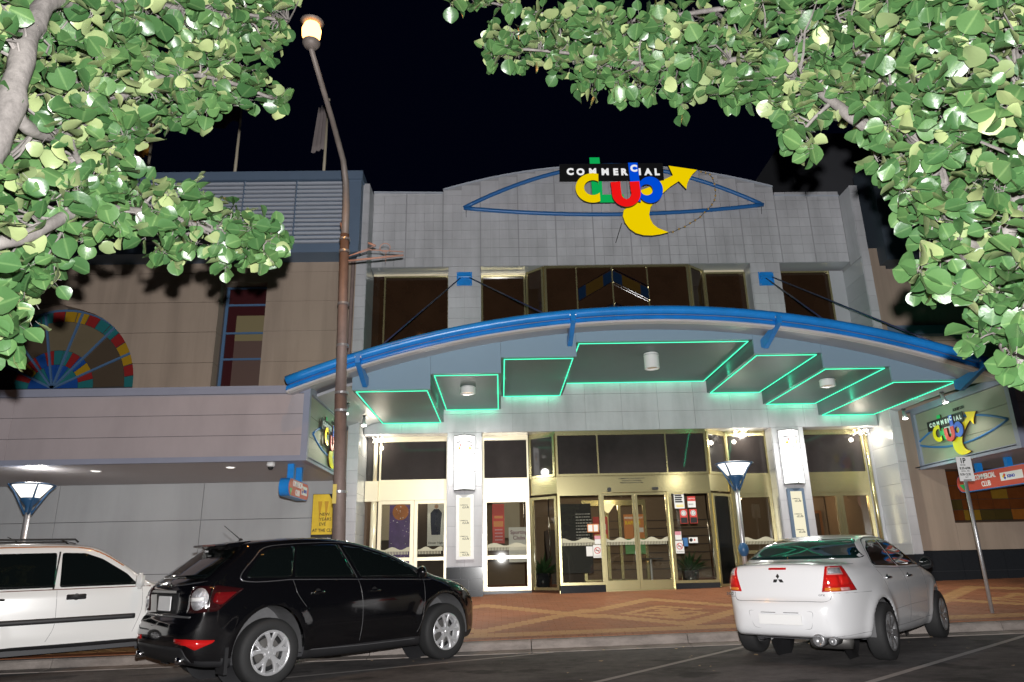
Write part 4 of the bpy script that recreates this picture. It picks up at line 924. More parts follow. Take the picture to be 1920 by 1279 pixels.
M('amber_dark', (.10, .03, .008), .15, var=.4, vscale=3, bump=.5, bscale=50); M('amber_orange', (.20, .07, .012), .18, var=.3, vscale=5, bump=.6, bscale=45); M('amber_gold', (.17, .095, .012), .18, var=.3, vscale=4, bump=.5, bscale=50); M('olive_glass', (.05, .035, .01), .2, bump=.4, bscale=40)
rnd = random.Random(5); y = RY + .12; cols = [10.77, 11.05, 11.45, 11.8, 12.2, 12.75, 13.3, 14.0, 14.7, 15.58]; rws = [2.03, 2.28, 2.52, 2.85, 3.2]
for i in range(len(cols) - 1):
    for k in range(len(rws) - 1):
        j = rnd.uniform(-.03, .03)
        MB().pxz([(cols[i] + .006, rws[k] + .006), (cols[i + 1] - .006, rws[k] + .006), (cols[i + 1] - .006, rws[k + 1] - .006), (cols[i] + .006, rws[k + 1] - .006)], y + rnd.uniform(-.004, .004), y + .012).build('pane', rnd.choice(['amber_dark', 'amber_dark', 'amber_orange', 'amber_gold', 'olive_glass', 'amber_dark']), aw2)
MB().box(10.7, 15.6, RY + .16, RY + .2, 1.98, 3.25).build('window_backing', 'dark', rb)
# right roof screen and tall block behind
MB().box(10.0, 20, 16.7, 17.6, 8.5, 11.4).build('roof_screen', M('dark_screen', (.05, .065, .085), .5, var=.1), rb)
bb = thing('rear_tower', 'plain dim grey block rising behind the right end of the parapet', 'building', (11, 24, 0))
MB().box(11.35, 15.6, 24, 30, 0, 17.0).box(11.0, 11.349, 24.5, 30, 0, 14.6).build('wall', M('dim_render', (.05, .052, .06), .8, var=.25, vscale=.4), bb)

# ================================================================ BROWN LIGHT POLE
px, py = -2.70, 12.4
lp = thing('street_light_pole', 'brown street light pole with a bent upper arm carrying a glowing orange lamp', 'street light', (px, py, .15))
MB().tube([(px + .05, py, .1), (px - .02, py, 2.5), (px - .09, py, 4.2)], [.115, .108, .105], 20).tube([(px - .09, py, 4.2), (px - .12, py, 5.4), (px - .17, py, 7.3)], [.098, .09, .085], 20).build('lower_pole', 'pole_brown', lp, smooth=True)
MB().tube([(px - .165, py, 7.1), (px - .175, py, 7.9), (px - .20, py - .02, 8.4), (px - .22, py - .25, 8.75), (px - .23, py - 1.2, 9.0), (px - .24, py - 2.75, 9.28)], [.075, .07, .062, .055, .048, .042], 16).build('upper_arm', 'pole_steel', lp, smooth=True)
for z, r in ((2.5, .112), (3.9, .107), (4.22, .108), (5.1, .096), (5.9, .095), (6.95, .09), (7.2, .09)): MB().lathe((px - .02 - (z - 2.5) * .031, py, z), [(r, -.02), (r + .012, -.02), (r + .012, .02), (r, .02)], 18).build('band', 'galvanised', lp)
MB().box(px - .115, px - .05, py - .118, py - .106, 2.30, 2.62).build('yellow_tag', M('tag_yellow', (.70, .55, .12), .5), lp)
MB().lathe((px - .24, py - 2.75, 9.30), [(0, -.02), (.10, 0), (.14, .06), (.14, .10)], 16).build('lamp_collar', 'pole_steel', lp, smooth=True)
MB().lathe((px - .24, py - 2.78, 9.40), [(.02, 0), (.10, .01), (.145, .08), (.155, .2), (.12, .30), (0, .34)], 18).build('glowing_globe', SODIUM, lp, smooth=True)
MB().lathe((px - .24, py - 2.78, 9.75), [(0, .06), (.12, .05), (.19, .0), (.13, -.02)], 18).build('lamp_cap', 'pole_steel', lp, smooth=True)
ar = MB(); ar.tube([(px - .16, py, 6.75), (px + .95, py, 6.86)], .02, 8).tube([(px - .16, py, 6.83), (px + .3, py, 6.98), (px + .95, py, 6.93)], .010, 6).tube([(px - .15, py, 7.0), (px - .26, py, 7.55)], .016, 6).tube([(px + .28, py, 7.12), (px + .42, py, 7.06)], .022, 6)
ar.tube([(px + .60 + .10 * math.cos(a * .5), py, 7.02 + .09 * math.sin(a * .5)) for a in range(0, 22)], .007, 5).tube([(px + .62, py, 6.93), (px + .62, py, 6.72)], .006, 5)
ar.tube([(px - .16, py, 6.83), (px + .42, py, 7.06)], .007, 5)
ar.build('banner_arm', M('arm_rust', (.42, .25, .20), .6, var=.3, vscale=8), lp, smooth=True)

# ================================================================ POST LAMPS
def post_lamp(x, y, label, first=None):
    zb = foot_z(x, y)
    if first is None:
        t = thing('post_lamp', label, 'street lamp', (0, 0, 0), 'flared post lamps on the footpath'); H = 2.72
        MB().tube([(0, 0, 0), (0, 0, H - .42)], .05, 18).build('post', 'galvanised', t, smooth=True)
        MB().lathe((0, 0, .0), [(.11, 0), (.11, .02), (.05, .03)], 18).build('foot_plate', 'galvanised', t)
        MB().lathe((0, 0, 1.0), [(.05, -.13), (.09, -.07), (.105, 0), (.09, .07), (.05, .13)], 20).build('blue_collar', M('lamp_blue', (.03, .10, .22), .35), t, smooth=True)
        MB().lathe((0, 0, H), [(.055, -.52), (.06, -.40), (.15, -.30), (.165, -.25), (.15, -.245)], 24).build('cup', 'lamp_blue', t, smooth=True)
        MB().lathe((0, 0, H), [(.15, -.245), (.33, -.015), (0, -.005)], 28).build('diffuser', LAMPWHITE, t, smooth=True)
        MB().lathe((0, 0, H), [(0, .035), (.30, .02), (.385, 0), (.385, -.012), (.33, -.013)], 28).build('lid', 'lamp_blue', t, smooth=True)
        for k in range(4):
            a = R(45 + 90 * k); c, s = math.cos(a), math.sin(a)
            MB().tube([(.05 * c, .05 * s, H - .55), (.17 * c, .17 * s, H - .33), (.29 * c, .29 * s, H - .12), (.40 * c, .40 * s, H + .0)], [.022, .02, .016, .012], 8).build('arm', 'lamp_blue', t, smooth=True)
    else: t = copy_tree(first)
    t.location = (x, y, zb); t['label'] = label
    lamp('post_lamp_light', 'POINT', (x, y, zb + 2.95), 14 if first is None else 60, (1, .96, .88), .15)
    return t
pl1 = post_lamp(4.88, 14.9, 'flared white post lamp standing between the glass entrance and the white sedan')
post_lamp(-8.93, 14.0, 'flared white post lamp behind the white wagon at the far left', pl1)

# ================================================================ PARKING SIGN
sx_, sy_ = 8.18, 12.55
ps = thing('parking_sign', 'white one hour parking sign on a slim galvanised pole near the kerb at right', 'sign', (sx_, sy_, foot_z(sx_, sy_)))
zb = foot_z(sx_, sy_)
MB().tube([(8.17, 12.59, zb - .02), (8.17, 12.59, zb + 2.42)], .030, 12).build('pole', 'galvanised', ps, smooth=True)
ax = Vector((0, 0, 1)); xd = Vector((1, 0, 0)); cpos = Vector((8.185, 12.55, 2.71)); nn = Vector((0, -1, 0))
MB().obox(cpos, xd * .135, (0, .003, 0), ax * .215).build('plate', 'sign_white', ps, bevel=.003)
def on_plate(u, w, d=.006): p = cpos + xd * u + ax * w; return (p.x, p.y - d, p.z)
tm = 'sign_black'
text('lettering', '1P', .125, on_plate(-.075, .10), tm, ps, xdir=xd, up=ax, extrude=.001, bold=.003, sx=.85)
text('lettering', 'METER', .032, on_plate(-.08, .055), tm, ps, xdir=xd, up=ax, extrude=.001)
text('lettering', '8:30-6PM', .062, on_plate(-.10, -.01), tm, ps, xdir=xd, up=ax, extrude=.001, bold=.001, sx=.8); text('lettering', 'MON - FRI', .032, on_plate(-.08, -.05), tm, ps, xdir=xd, up=ax, extrude=.001)
text('lettering', '8:30-12:30', .058, on_plate(-.11, -.115), tm, ps, xdir=xd, up=ax, extrude=.001, bold=.001, sx=.75); text('lettering', 'SAT', .032, on_plate(-.03, -.155), tm, ps, xdir=xd, up=ax, extrude=.001)
p0 = cpos + ax * -.195 + Vector((0, -.005, 0)); MB().obox(p0, xd * .07, (0, .001, 0), ax * .008).build('arrow_bar', tm, ps)

# ================================================================ POSTERS AND STICKERS ON THE GLASS
def sheet(name, x0, x1, z0, z1, y, mat, label, cat='poster', group=None):
    t = thing(name, label, cat, ((x0 + x1) / 2, y, z0), group); MB().box(x0, x1, y - .004, y, z0, z1).build('sheet', mat, t); return t
def rect(t, x0, x1, z0, z1, y, mat, name='print'): return MB().box(x0, x1, y - .003, y - .0005, z0, z1).build(name, mat, t)
def disc(t, x, z, r, y, mat, name='print', ri=0):
    if ri: MB().lathe((x, y - .002, z), [(ri, 0), (r, 0), (r, .001), (ri, .001)], 22, axis=(0, -1, 0)).build(name, mat, t)
    else: MB().lathe((x, y - .002, z), [(0, 0), (r, 0), (r, .001), (0, .001)], 22, axis=(0, -1, 0)).build(name, mat, t)
M('paper', (.75, .75, .73), .6); M('paper_red', (.55, .04, .03), .5); M('paper_orange', (.60, .22, .06), .5); M('paper_blue', (.03, .14, .35), .5); M('paper_green', (.12, .35, .12), .5); M('paper_pink', (.60, .25, .30), .5); M('skin', (.45, .28, .2), .6); M('suit_navy', (.015, .02, .05), .6); M('paper_yellow', (.65, .48, .06), .5); M('space_purple', (.10, .05, .22), .4, var=.9, vscale=3.5); M('space_orange', (.45, .15, .03), .4, var=.6, vscale=5)
GY = BY - .008
t = sheet('sign_sheet', 4.18, 4.42, 2.45, 2.84, GY, 'paper', 'white sheet with black block lettering at the top of the right fixed glass panel'); rect(t, 4.19, 4.40, 2.79, 2.83, GY - .004, 'sign_yellow')
for k in range(4): rect(t, 4.20, 4.36 + .02 * (k % 2), 2.74 - k * .05, 2.775 - k * .05, GY - .004, 'sign_black')
for k in range(2): rect(t, 4.22, 4.40, 2.49 + k * .03, 2.505 + k * .03, GY - .004, 'sign_yellow')
t = sheet('sign_sheet', 4.50, 4.69, 2.47, 2.73, GY, 'paper', 'red and white notice right of the block lettered sheet on the entrance glass'); rect(t, 4.50, 4.69, 2.62, 2.73, GY - .004, 'paper_red'); text('lettering', 'NOTICE', .045, (4.515, GY - .008, 2.66), 'sign_white', t, extrude=.001); text('lettering', 'PRIZES', .04, (4.515, GY - .006, 2.53), 'sign_black', t, extrude=.001)
for i, (xx, lab) in enumerate(((4.29, 'left of two black and red circle stickers on the right glass panel'), (4.52, 'right of two black and red circle stickers on the right glass panel'))):
    t = sheet('sticker', xx, xx + .18, 2.10, 2.43, GY, 'paper_red', lab, 'sticker', 'black and red circle stickers'); rect(t, xx + .01, xx + .17, 2.11, 2.24, GY - .004, 'sign_black'); disc(t, xx + .09, 2.34, .065, GY - .004, 'sign_white'); disc(t, xx + .09, 2.34, .055, GY - .0055, 'sign_black', ri=.042); text('symbol', '18', .06, (xx + .055, GY - .009, 2.32), 'sign_black', t, extrude=.001)
def nosmoke(xx, z, lab):
    t = sheet('no_smoking_sign', xx, xx + .20, z, z + .29, GY, 'paper', lab, 'sign', 'no smoking signs on the entrance glass'); disc(t, xx + .10, z + .165, .075, GY - .004, 'paper_red', ri=.060); MB().obox((xx + .1, GY - .0065, z + .165), (.045, 0, -.045), (0, .0005, 0), (.006, 0, .006)).build('slash', 'paper_red', t); rect(t, xx + .055, xx + .145, z + .158, z + .172, GY - .004, 'sign_black'); text('lettering', 'NO SMOKING', .026, (xx + .02, GY - .006, z + .03), 'sign_black', t, extrude=.001)
nosmoke(2.17, 1.36, 'no smoking sign on the left fixed glass panel beside the sliding doors'); nosmoke(4.12, 1.42, 'no smoking sign on the right fixed glass panel beside the sliding doors')
t = sheet('notice', 2.22, 2.36, 1.67, 1.86, GY, 'paper', 'small pink topped notice above the left no smoking sign', 'notice'); rect(t, 2.22, 2.36, 1.78, 1.86, GY - .004, 'paper_pink')
t = sheet('notice', 4.13, 4.28, 1.73, 1.92, GY, 'paper', 'small pink topped notice above the right no smoking sign', 'notice'); rect(t, 4.13, 4.27, 1.84, 1.92, GY - .004, 'paper_pink')
t = sheet('notice', 2.01, 2.16, 1.40, 1.62, GY, 'paper', 'plain pale notice left of the left no smoking sign', 'notice')
t = sheet('notice', 2.06, 2.33, 1.94, 2.13, GY, 'paper_orange', 'orange framed double notice high on the left fixed glass panel', 'notice'); rect(t, 2.08, 2.18, 1.96, 2.11, GY - .004, 'paper'); rect(t, 2.21, 2.31, 1.96, 2.11, GY - .004, 'paper')
t = sheet('sticker', 4.30, 4.42, 1.58, 1.77, GY, 'paper_blue', 'small blue sticker on the right fixed glass panel', 'sticker')
t = sheet('sticker', 4.45, 4.66, 1.65, 1.78, GY, 'paper', 'white strip sticker with black dot and red heart on the right glass panel', 'sticker'); disc(t, 4.50, 1.72, .04, GY - .004, 'sign_black'); rect(t, 4.57, 4.60, 1.70, 1.74, GY - .004, 'paper_red')
# frosted fence strips printed across the glass
M('frost', (.50, .48, .36), .7)
def fence_strip(x0, x1, z, y, lab):
    t = thing('frosted_strip', lab, 'window decal', ((x0 + x1) / 2, y, z), 'frosted picket strips across the shop windows'); m = MB(); x = x0; top = [(x0 + (x1 - x0) * i / 12, z + .12 + .035 * math.sin(i * .9 + x0)) for i in range(13)]
    m.pxz([(x0, z + .05)] + top + [(x1, z + .05)], y - .003, y)
    while x < x1 - .03: m.box(x, x + .018, y - .003, y, z - .02, z + .048); x += .036
    m.build('decal', 'frost', t)
fence_strip(-2.9, -2.2, 1.55, RW - .005, 'pale frosted picket strip on the far left window behind the black car'); fence_strip(-2.0, -1.4, 1.55, RW - .005, 'pale frosted picket strip on the window left of the left pillar')
fence_strip(-.32, .62, 1.60, RW - .005, 'bright frosted picket strip below the Sporting Clubs poster'); fence_strip(1.45, 2.36, 1.66, BY - .003, 'pale frosted picket strip on the left fixed entrance panel')
fence_strip(2.5, 3.18, 1.66, BY + .045, 'pale frosted picket strip on the left sliding door'); fence_strip(3.3, 3.97, 1.66, BY + .045, 'pale frosted picket strip on the right sliding door')
fence_strip(7.6, 8.35, 1.62, RW - .005, 'pale frosted picket strip on the first window right of the right pillar'); fence_strip(8.45, 9.15, 1.62, RW - .005, 'pale frosted picket strip on the rightmost shop window'); fence_strip(5.8, 6.65, 1.62, RW - .005, 'pale frosted picket strip on the window left of the right pillar')
# window posters
PY = RW + .35
t = sheet('poster', -2.75, -2.22, 1.0, 2.72, PY, 'space_purple', 'tall purple and orange starry poster in the far left window'); MB().lathe((-2.48, PY - .006, 2.55), [(0, 0), (.2, 0), (.2, .001), (0, .001)], 20, axis=(0, -1, 0)).build('orange_glow', 'space_orange', t)
rnd = random.Random(2); m = MB()
for i in range(40): xx, zz, r = rnd.uniform(-2.73, -2.24), rnd.uniform(1.3, 2.68), rnd.choice((.004, .006, .011)); m.box(xx - r, xx + r, PY - .010, PY - .008, zz - r, zz + r)
m.build('stars', 'sign_white', t)
t = sheet('poster', -1.80, -1.34, 1.72, 2.74, PY - .1, 'paper', 'white poster of two figures in dark suits in the window left of the left pillar'); yy = PY - .104
MB().pxz([(-1.70, 1.98), (-1.48, 1.98), (-1.46, 2.35), (-1.44, 2.5), (-1.52, 2.6), (-1.64, 2.6), (-1.73, 2.5), (-1.72, 2.25)], yy - .003, yy - .001).build('figure', 'suit_navy', t); MB().pxz([(-1.40, 1.98), (-1.34, 1.98), (-1.34, 2.58), (-1.40, 2.55)], yy - .003, yy - .001).build('figure', 'suit_navy', t)
disc(t, -1.58, 2.66, .05, yy - .001, 'skin'); text('lettering', 'Dinner Night', .07, (-1.77, yy - .004, 1.77), 'sign_black', t, extrude=.001, bold=.001); 
t = sheet('poster', -.20, .10, 1.75, 2.70, PY, 'paper_red', 'narrow red poster in the window between the left pillar and the entrance'); rect(t, -.17, .07, 2.15, 2.28, PY - .004, 'paper_orange')
for k in range(4): rect(t, -.14, .05, 1.82 + k * .08, 1.85 + k * .08, PY - .004, 'paper_pink')
rect(t, -.15, .06, 2.35, 2.41, PY - .004, 'paper_orange')
t = sheet('poster', .20, .70, 1.3, 2.12, PY - .15, 'paper', 'white Sporting Clubs poster in the window left of the entrance'); text('lettering', 'Sporting', .13, (.24, PY - .16, 1.96), M('plum', (.18, .03, .09), .5), t, extrude=.001, bold=.002, sx=.95); text('lettering', 'Clubs', .13, (.30, PY - .16, 1.83), 'plum', t, extrude=.001, bold=.002)
t = sheet('poster', 3.40, 3.95, 1.45, 2.50, 20.25, 'paper_orange', 'orange MEMBERS DRAW RAFFLES poster seen through the right sliding door'); text('lettering', 'RAFFLES', .13, (3.43, 20.24, 2.23), 'sign_yellow', t, extrude=.001, bold=.003, sx=.9); text('lettering', 'MEMBERS DRAW', .075, (3.42, 20.24, 2.38), 'sign_white', t, extrude=.001, bold=.002, sx=.9); rect(t, 3.40, 3.95, 1.45, 1.85, 20.246, 'paper_green'); rect(t, 3.7, 3.93, 2.02, 2.14, 20.246, 'paper')
t = sheet('poster', 2.55, 2.95, 1.8, 2.45, 20.25, 'paper_red', 'red and white poster seen through the left sliding door'); rect(t, 2.60, 2.90, 2.1, 2.25, 20.246, 'paper'); rect(t, 2.58, 2.92, 1.82, 1.98, 20.246, 'paper_yellow')
# lobby furniture
def uplighter(x, y, z, label):
    t = thing('wall_uplighter', label, 'lamp', (x, y, z), 'cone uplighters in the lobby'); MB().lathe((x, y, z), [(.02, -.12), (.05, -.10), (.20, .10), (.19, .10), (0, -.06)], 20).build('shade', glow('warm_shade', (1, .82, .45), 1.6), t, smooth=True); MB().box(x - .03, x + .03, y, y + .12, z - .16, z - .10).build('holder', 'gold', t)
uplighter(2.85, 19.4, 2.62, 'cream cone uplighter glowing behind the left sliding door'); uplighter(2.05, 20.6, 2.35, 'smaller cream cone uplighter glowing behind the left fixed glass panel'); uplighter(8.75, 20.8, 1.9, 'orange bowl lamp glowing on a table in the right shop window')
def plant(x, y, label, s=1.0):
    t = thing('potted_plant', label, 'plant', (x, y, .6)); MB().lathe((x, y, .605), [(0, 0), (.16 * s, 0), (.22 * s, .42 * s), (.19 * s, .42 * s), (.17 * s, .36 * s), (0, .36 * s)], 18).build('pot', 'black_granite', t, smooth=True)
    m = MB(); r = random.Random(int(x * 10)); 
    for i in range(70):
        a = r.uniform(0, 6.28); b = r.uniform(.2, 1.2); l = r.uniform(.25, .6) * s; d = Vector((math.cos(a) * math.cos(b), math.sin(a) * math.cos(b), math.sin(b))); o = Vector((x, y, 1.0)) + d * .05; tip = o + d * l; sd = d.cross(Vector((0, 0, 1))).normalized() * .035; m.add([o, o + d * l * .5 + sd, tip + Vector((0, 0, -.05)), o + d * l * .5 - sd], [(0, 1, 2, 3)])
    m.build('foliage', M('plant_green', (.03, .07, .025), .4), t)
plant(1.02, 18.5, 'dark leafy potted plant behind the angled left pane of the entrance'); plant(4.62, 18.3, 'dark round potted plant behind the right fixed glass panel of the entrance')
tb = thing('table', 'small dark lobby table behind the entrance glass', 'table', (3.9, 19.5, .6)); MB().lathe((3.9, 19.4, 1.3), [(0, 0), (.32, 0), (.32, .03), (0, .03)], 20).build('table_top', 'charcoal', tb); MB().tube([(3.9, 19.4, .62), (3.9, 19.4, 1.3)], .03, 8).build('leg', 'galvanised', tb); MB().lathe((3.9, 19.4, .61), [(0, 0), (.2, 0), (.2, .02), (0, .02)], 16).build('foot', 'galvanised', tb)
for i, (x, y) in enumerate(((7.9, 19.6), (8.15, 19.9), (8.7, 19.7))):
    t = thing('chair', ('red chair in the right shop window, leftmost of three', 'red chair in the right shop window, middle of three', 'red chair in the right shop window, rightmost of three')[i], 'chair', (x, y, .61), 'red chairs in the right shop window'); M('chair_red', (.30, .01, .01), .4)
    MB().box(x - .2, x + .2, y - .2, y + .2, 1.03, 1.08).build('seat', 'chair_red', t, bevel=.01); MB().box(x - .2, x + .2, y + .16, y + .2, 1.1, 1.5).build('backrest', 'chair_red', t, bevel=.01)
    for dx in (-.18, .18):
        for dy in (-.18, .18): MB().tube([(x + dx, y + dy, .61), (x + dx, y + dy, 1.03)], .012, 6).build('leg', 'chrome', t)
t = thing('picture', 'framed dark picture on the inner wall of the right shop window', 'picture', (8.8, 21, 1.6)); MB().box(8.45, 9.25, 21.0, 21.04, 1.45, 2.55).build('frame', M('wood_brown', (.16, .07, .03), .5), t); MB().box(8.53, 9.17, 20.992, 20.999, 1.53, 2.47).build('canvas', 'lobby_dark', t)
t = thing('shelf_unit', 'dark shelf frame against the pale wall in the right shop window', 'shelf', (8.2, 21, 1)); m = MB(); m.box(8.05, 8.08, 20.9, 21.0, 1.9, 2.4).box(7.95, 8.2, 20.9, 21.0, 2.38, 2.42).box(7.95, 8.2, 20.9, 21, 1.88, 1.92); m.build('frame', 'dark', t)
MB().box(7.2, 9.4, 21.05, 21.15, .6, 3.3).build('lobby_partition', 'lobby_wall', club)

# ================================================================ CARS
def sdpoly(px, pz, P):
    d = np.full(px.shape, 1e9); s = np.ones(px.shape); n = len(P)
    for i in range(n):
        ax, az = P[i]; bx, bz = P[(i + 1) % n]; ex, ez = bx - ax, bz - az; wx, wz = px - ax, pz - az
        t = np.clip((wx * ex + wz * ez) / (ex * ex + ez * ez + 1e-12), 0, 1); dx, dz = wx - ex * t, wz - ez * t; d = np.minimum(d, dx * dx + dz * dz)
        c1 = pz >= az; c2 = pz < bz; c3 = ex * wz > ez * wx
        s = np.where((c1 & c2 & c3) | (~c1 & ~c2 & ~c3), -s, s)
    return s * np.sqrt(d)
def spline(pts, closed=False, n=5):
    out = []; m = len(pts)
    for i in range(m - 1):
        p0, p1, p2, p3 = pts[max(i - 1, 0)], pts[i], pts[i + 1], pts[min(i + 2, m - 1)]
        for k in range(n):
            t = k / n; out.append(tuple(.5 * ((2 * p1[j]) + (-p0[j] + p2[j]) * t + (2 * p0[j] - 5 * p1[j] + 4 * p2[j] - p3[j]) * t * t + (-p0[j] + 3 * p1[j] - 3 * p2[j] + p3[j]) * t ** 3) for j in (0, 1)))
    out.append(pts[-1]); return out
class Car:
    def __init__(s, label, cat, prof, W, wb, paint, wr, arch, n_pl=6.0, bow=.09, crown=.05, k=.07, zlow=.40, lowmat='car_plastic', flare=.022, cz=.78):
        s.root = thing(cat_name[cat], label, cat, (0, 0, 0)); s.wb = wb; s.wr = wr; s.paint = paint
        P = spline(prof, n=4); x0 = min(p[0] for p in P); x1 = max(p[0] for p in P); xc = (x0 + x1) / 2; hl = (x1 - x0) / 2 + .05
        Wz = np.array([w[0] for w in W]); Ww = np.array([w[1] for w in W])
        def F(x, y, z):
            ay = np.abs(y); e = np.tanh((x - xc) / .9)
            cr = crown * np.clip((z - .6) / .4, 0, 1)
            sd = sdpoly(x + bow * ay * ay * e * 1.3, z + cr * ay * ay * 1.6, P)
            w = np.interp(z, Wz, Ww); t = np.clip(np.abs(x - xc) / hl, 0, .9999); w = w * (1 - t ** n_pl) ** (1 / n_pl) * (1 - .05 * t * t)
            for xw in (0, wb):
                r = np.sqrt((x - xw) ** 2 + (z - wr) ** 2); w = w + flare * np.exp(-((r - arch - .03) / .09) ** 2)
            lat = (ay - w) * .95; h = np.clip(.5 - .5 * (lat - sd) / k, 0, 1)
            return sd * h + lat * (1 - h) + k * h * (1 - h)
        NX, NY, NZ = 130, 34, 40; bx0, bx1, bz0, bz1 = x0 - .3, x1 + .3, -.1, 2.1; by = 1.3
        idx = {}; verts = []; faces = []
        def vid(i, j, k_):
            key = (i, j, k_)
            if key not in idx: idx[key] = len(verts); verts.append((bx0 + (bx1 - bx0) * i / NX, -by + 2 * by * j / NY, bz0 + (bz1 - bz0) * k_ / NZ))
            return idx[key]
        for i in range(NX):
            for j in range(NY):
                for k_, fl in ((0, 1), (NZ, 0)): q = [vid(i, j, k_), vid(i + 1, j, k_), vid(i + 1, j + 1, k_), vid(i, j + 1, k_)]; faces.append(q[::-1] if fl else q)
            for k_ in range(NZ):
                for j, fl in ((0, 0), (NY, 1)): q = [vid(i, j, k_), vid(i + 1, j, k_), vid(i + 1, j, k_ + 1), vid(i, j, k_ + 1)]; faces.append(q[::-1] if fl else q)
        for j in range(NY):
            for k_ in range(NZ):
                for i, fl in ((0, 1), (NX, 0)): q = [vid(i, j, k_), vid(i, j + 1, k_), vid(i, j + 1, k_ + 1), vid(i, j, k_ + 1)]; faces.append(q[::-1] if fl else q)
        B = np.array(verts); S_ = np.stack([np.clip(B[:, 0], x0 + .75, x1 - .95), np.zeros(len(B)), np.full(len(B), cz - .12)], 1)
        lo = np.zeros(len(B)); hi = np.ones(len(B))
        for _ in range(20):
            m = (lo + hi) / 2; p = S_ + (B - S_) * m[:, None]; ins = F(p[:, 0], p[:, 1], p[:, 2]) < 0; lo = np.where(ins, m, lo); hi = np.where(ins, hi, m)
        V = S_ + (B - S_) * lo[:, None]
        # surface for fitting parts: uncut
        s.bvh = BVHTree.FromPolygons([Vector(v) for v in V], faces)
        A = arch
        def rr(v, xw): return math.hypot(v[0] - xw, v[2] - wr)
        keep = []; Vl = [list(v) for v in V]
        for f in faces:
            drop = False
            for xw in (0, wb):
                if all(abs(Vl[i][1]) > .42 and rr(Vl[i], xw) < A for i in f): drop = True
            if not drop: keep.append(f)
        for f in keep:
            for i in f:
                v = Vl[i]
                for xw in (0, wb):
                    r = rr(v, xw)
                    if abs(v[1]) > .42 and r < A - 1e-6 and r > .02: q = A / r; v[0] = xw + (v[0] - xw) * q; v[2] = wr + (v[2] - wr) * q
        up = []; dn = []
        for f in keep:
            cz_ = sum(Vl[i][2] for i in f) / 4; nz = Vector(Vl[f[1]]) - Vector(Vl[f[0]]); nz = nz.cross(Vector(Vl[f[2]]) - Vector(Vl[f[0]]))
            (dn if cz_ < zlow else up).append(f)
        for fs, nm, mt in ((up, 'body', paint), (dn, 'lower_trim', lowmat)):
            used = sorted({i for f in fs for i in f}); mp = {o: n for n, o in enumerate(used)}
            me = bpy.data.meshes.new(nm); me.from_pydata([Vl[i] for i in used], [], [[mp[i] for i in f] for f in fs]); me.update(); o = link_mesh(nm, me, mt, s.root, smooth=True)
        # wheel housings
        for xw in (0, wb):
            for sg in (-1, 1):
                m = MB(); n = 20; v = []; yo = sg * (max(Ww) - .055)
                for a in range(n + 1):
                    t = R(-6 + 192 * a / n)
                    v += [(xw + (A - .004) * math.cos(t), yo, wr + (A - .004) * math.sin(t)), (xw + (A - .004) * math.cos(t), sg * .45, wr + (A - .004) * math.sin(t))]
                f = [(2 * i, 2 * i + 1, 2 * i + 3, 2 * i + 2) for i in range(n)] + [tuple(2 * i + 1 for i in range(n + 1))]
                m.add(v, f).build('wheel_housing', M('liner', (.12, .12, .125), .7, var=.3, vscale=12), s.root)
        MB().box(x0 + .55, x1 - .45, -.55, .55, .25, .36).build('underbody', 'charcoal', s.root)
    def patch(s, name, poly, mat, view='side', sg=-1, off=.004, step=.05, parent=None, thick=.012, smooth=True):
        bm = bmesh.new(); vs = [bm.verts.new((u, w, 0)) for u, w in poly]; bm.faces.new(vs)
        us = [p[0] for p in poly]; ws = [p[1] for p in poly]
        for ax, lo, hi in ((0, min(us), max(us)), (1, min(ws), max(ws))):
            n = int((hi - lo) / step)
            for i in range(1, n + 1):
                c = lo + (hi - lo) * i / (n + 1); no = (1, 0, 0) if ax == 0 else (0, 1, 0)
                bmesh.ops.bisect_plane(bm, geom=bm.verts[:] + bm.edges[:] + bm.faces[:], plane_co=(c, 0, 0) if ax == 0 else (0, c, 0), plane_no=no)
        if view == 'side': O = lambda u, w: Vector((u, sg * 3, w)); D = Vector((0, -sg, 0))
        elif view == 'rear': O = lambda u, w: Vector((-4, u, w)); D = Vector((1, 0, 0))
        elif view == 'front': O = lambda u, w: Vector((8, u, w)); D = Vector((-1, 0, 0))
        elif view == 'top': O = lambda u, w: Vector((u, w, 4)); D = Vector((0, 0, -1))
        else:      # diagonal from the rear corner
            a = R(view); D = Vector((math.cos(a), -sg * math.sin(a), 0)); T = Vector((D.y, -D.x, 0)) if sg < 0 else Vector((-D.y, D.x, 0))
            O = lambda u, w: T * u + Vector((0, 0, w)) - D * 5 + Vector((0, 0, 0))
        ed = [e for e in bm.edges if e.is_boundary]
        bad = []
        for v in bm.verts:
            o = O(v.co.x, v.co.y); h = s.bvh.ray_cast(o, D)
            if h[0] is None: h = s.bvh.find_nearest(o + D * 3)
            nrm = h[1] if h[1].dot(D) < 0 else -h[1]; v.co = h[0] + nrm * off
        r = bmesh.ops.extrude_edge_only(bm, edges=ed)
        for v in [g_ for g_ in r['geom'] if isinstance(g_, bmesh.types.BMVert)]: v.co = v.co + D * thick
        bmesh.ops.recalc_face_normals(bm, faces=bm.faces)
        me = bpy.data.meshes.new(name); bm.to_mesh(me); bm.free()
        return link_mesh(name, me, mat, parent or s.root, smooth=False if not smooth else True)
    def hit(s, view, u, w, sg=-1):
        if view == 'side': h = s.bvh.ray_cast(Vector((u, sg * 3, w)), Vector((0, -sg, 0)))
        elif view == 'rear': h = s.bvh.ray_cast(Vector((-4, u, w)), Vector((1, 0, 0)))
        elif view == 'top': h = s.bvh.ray_cast(Vector((u, w, 4)), Vector((0, 0, -1)))
        return h[0], h[1]
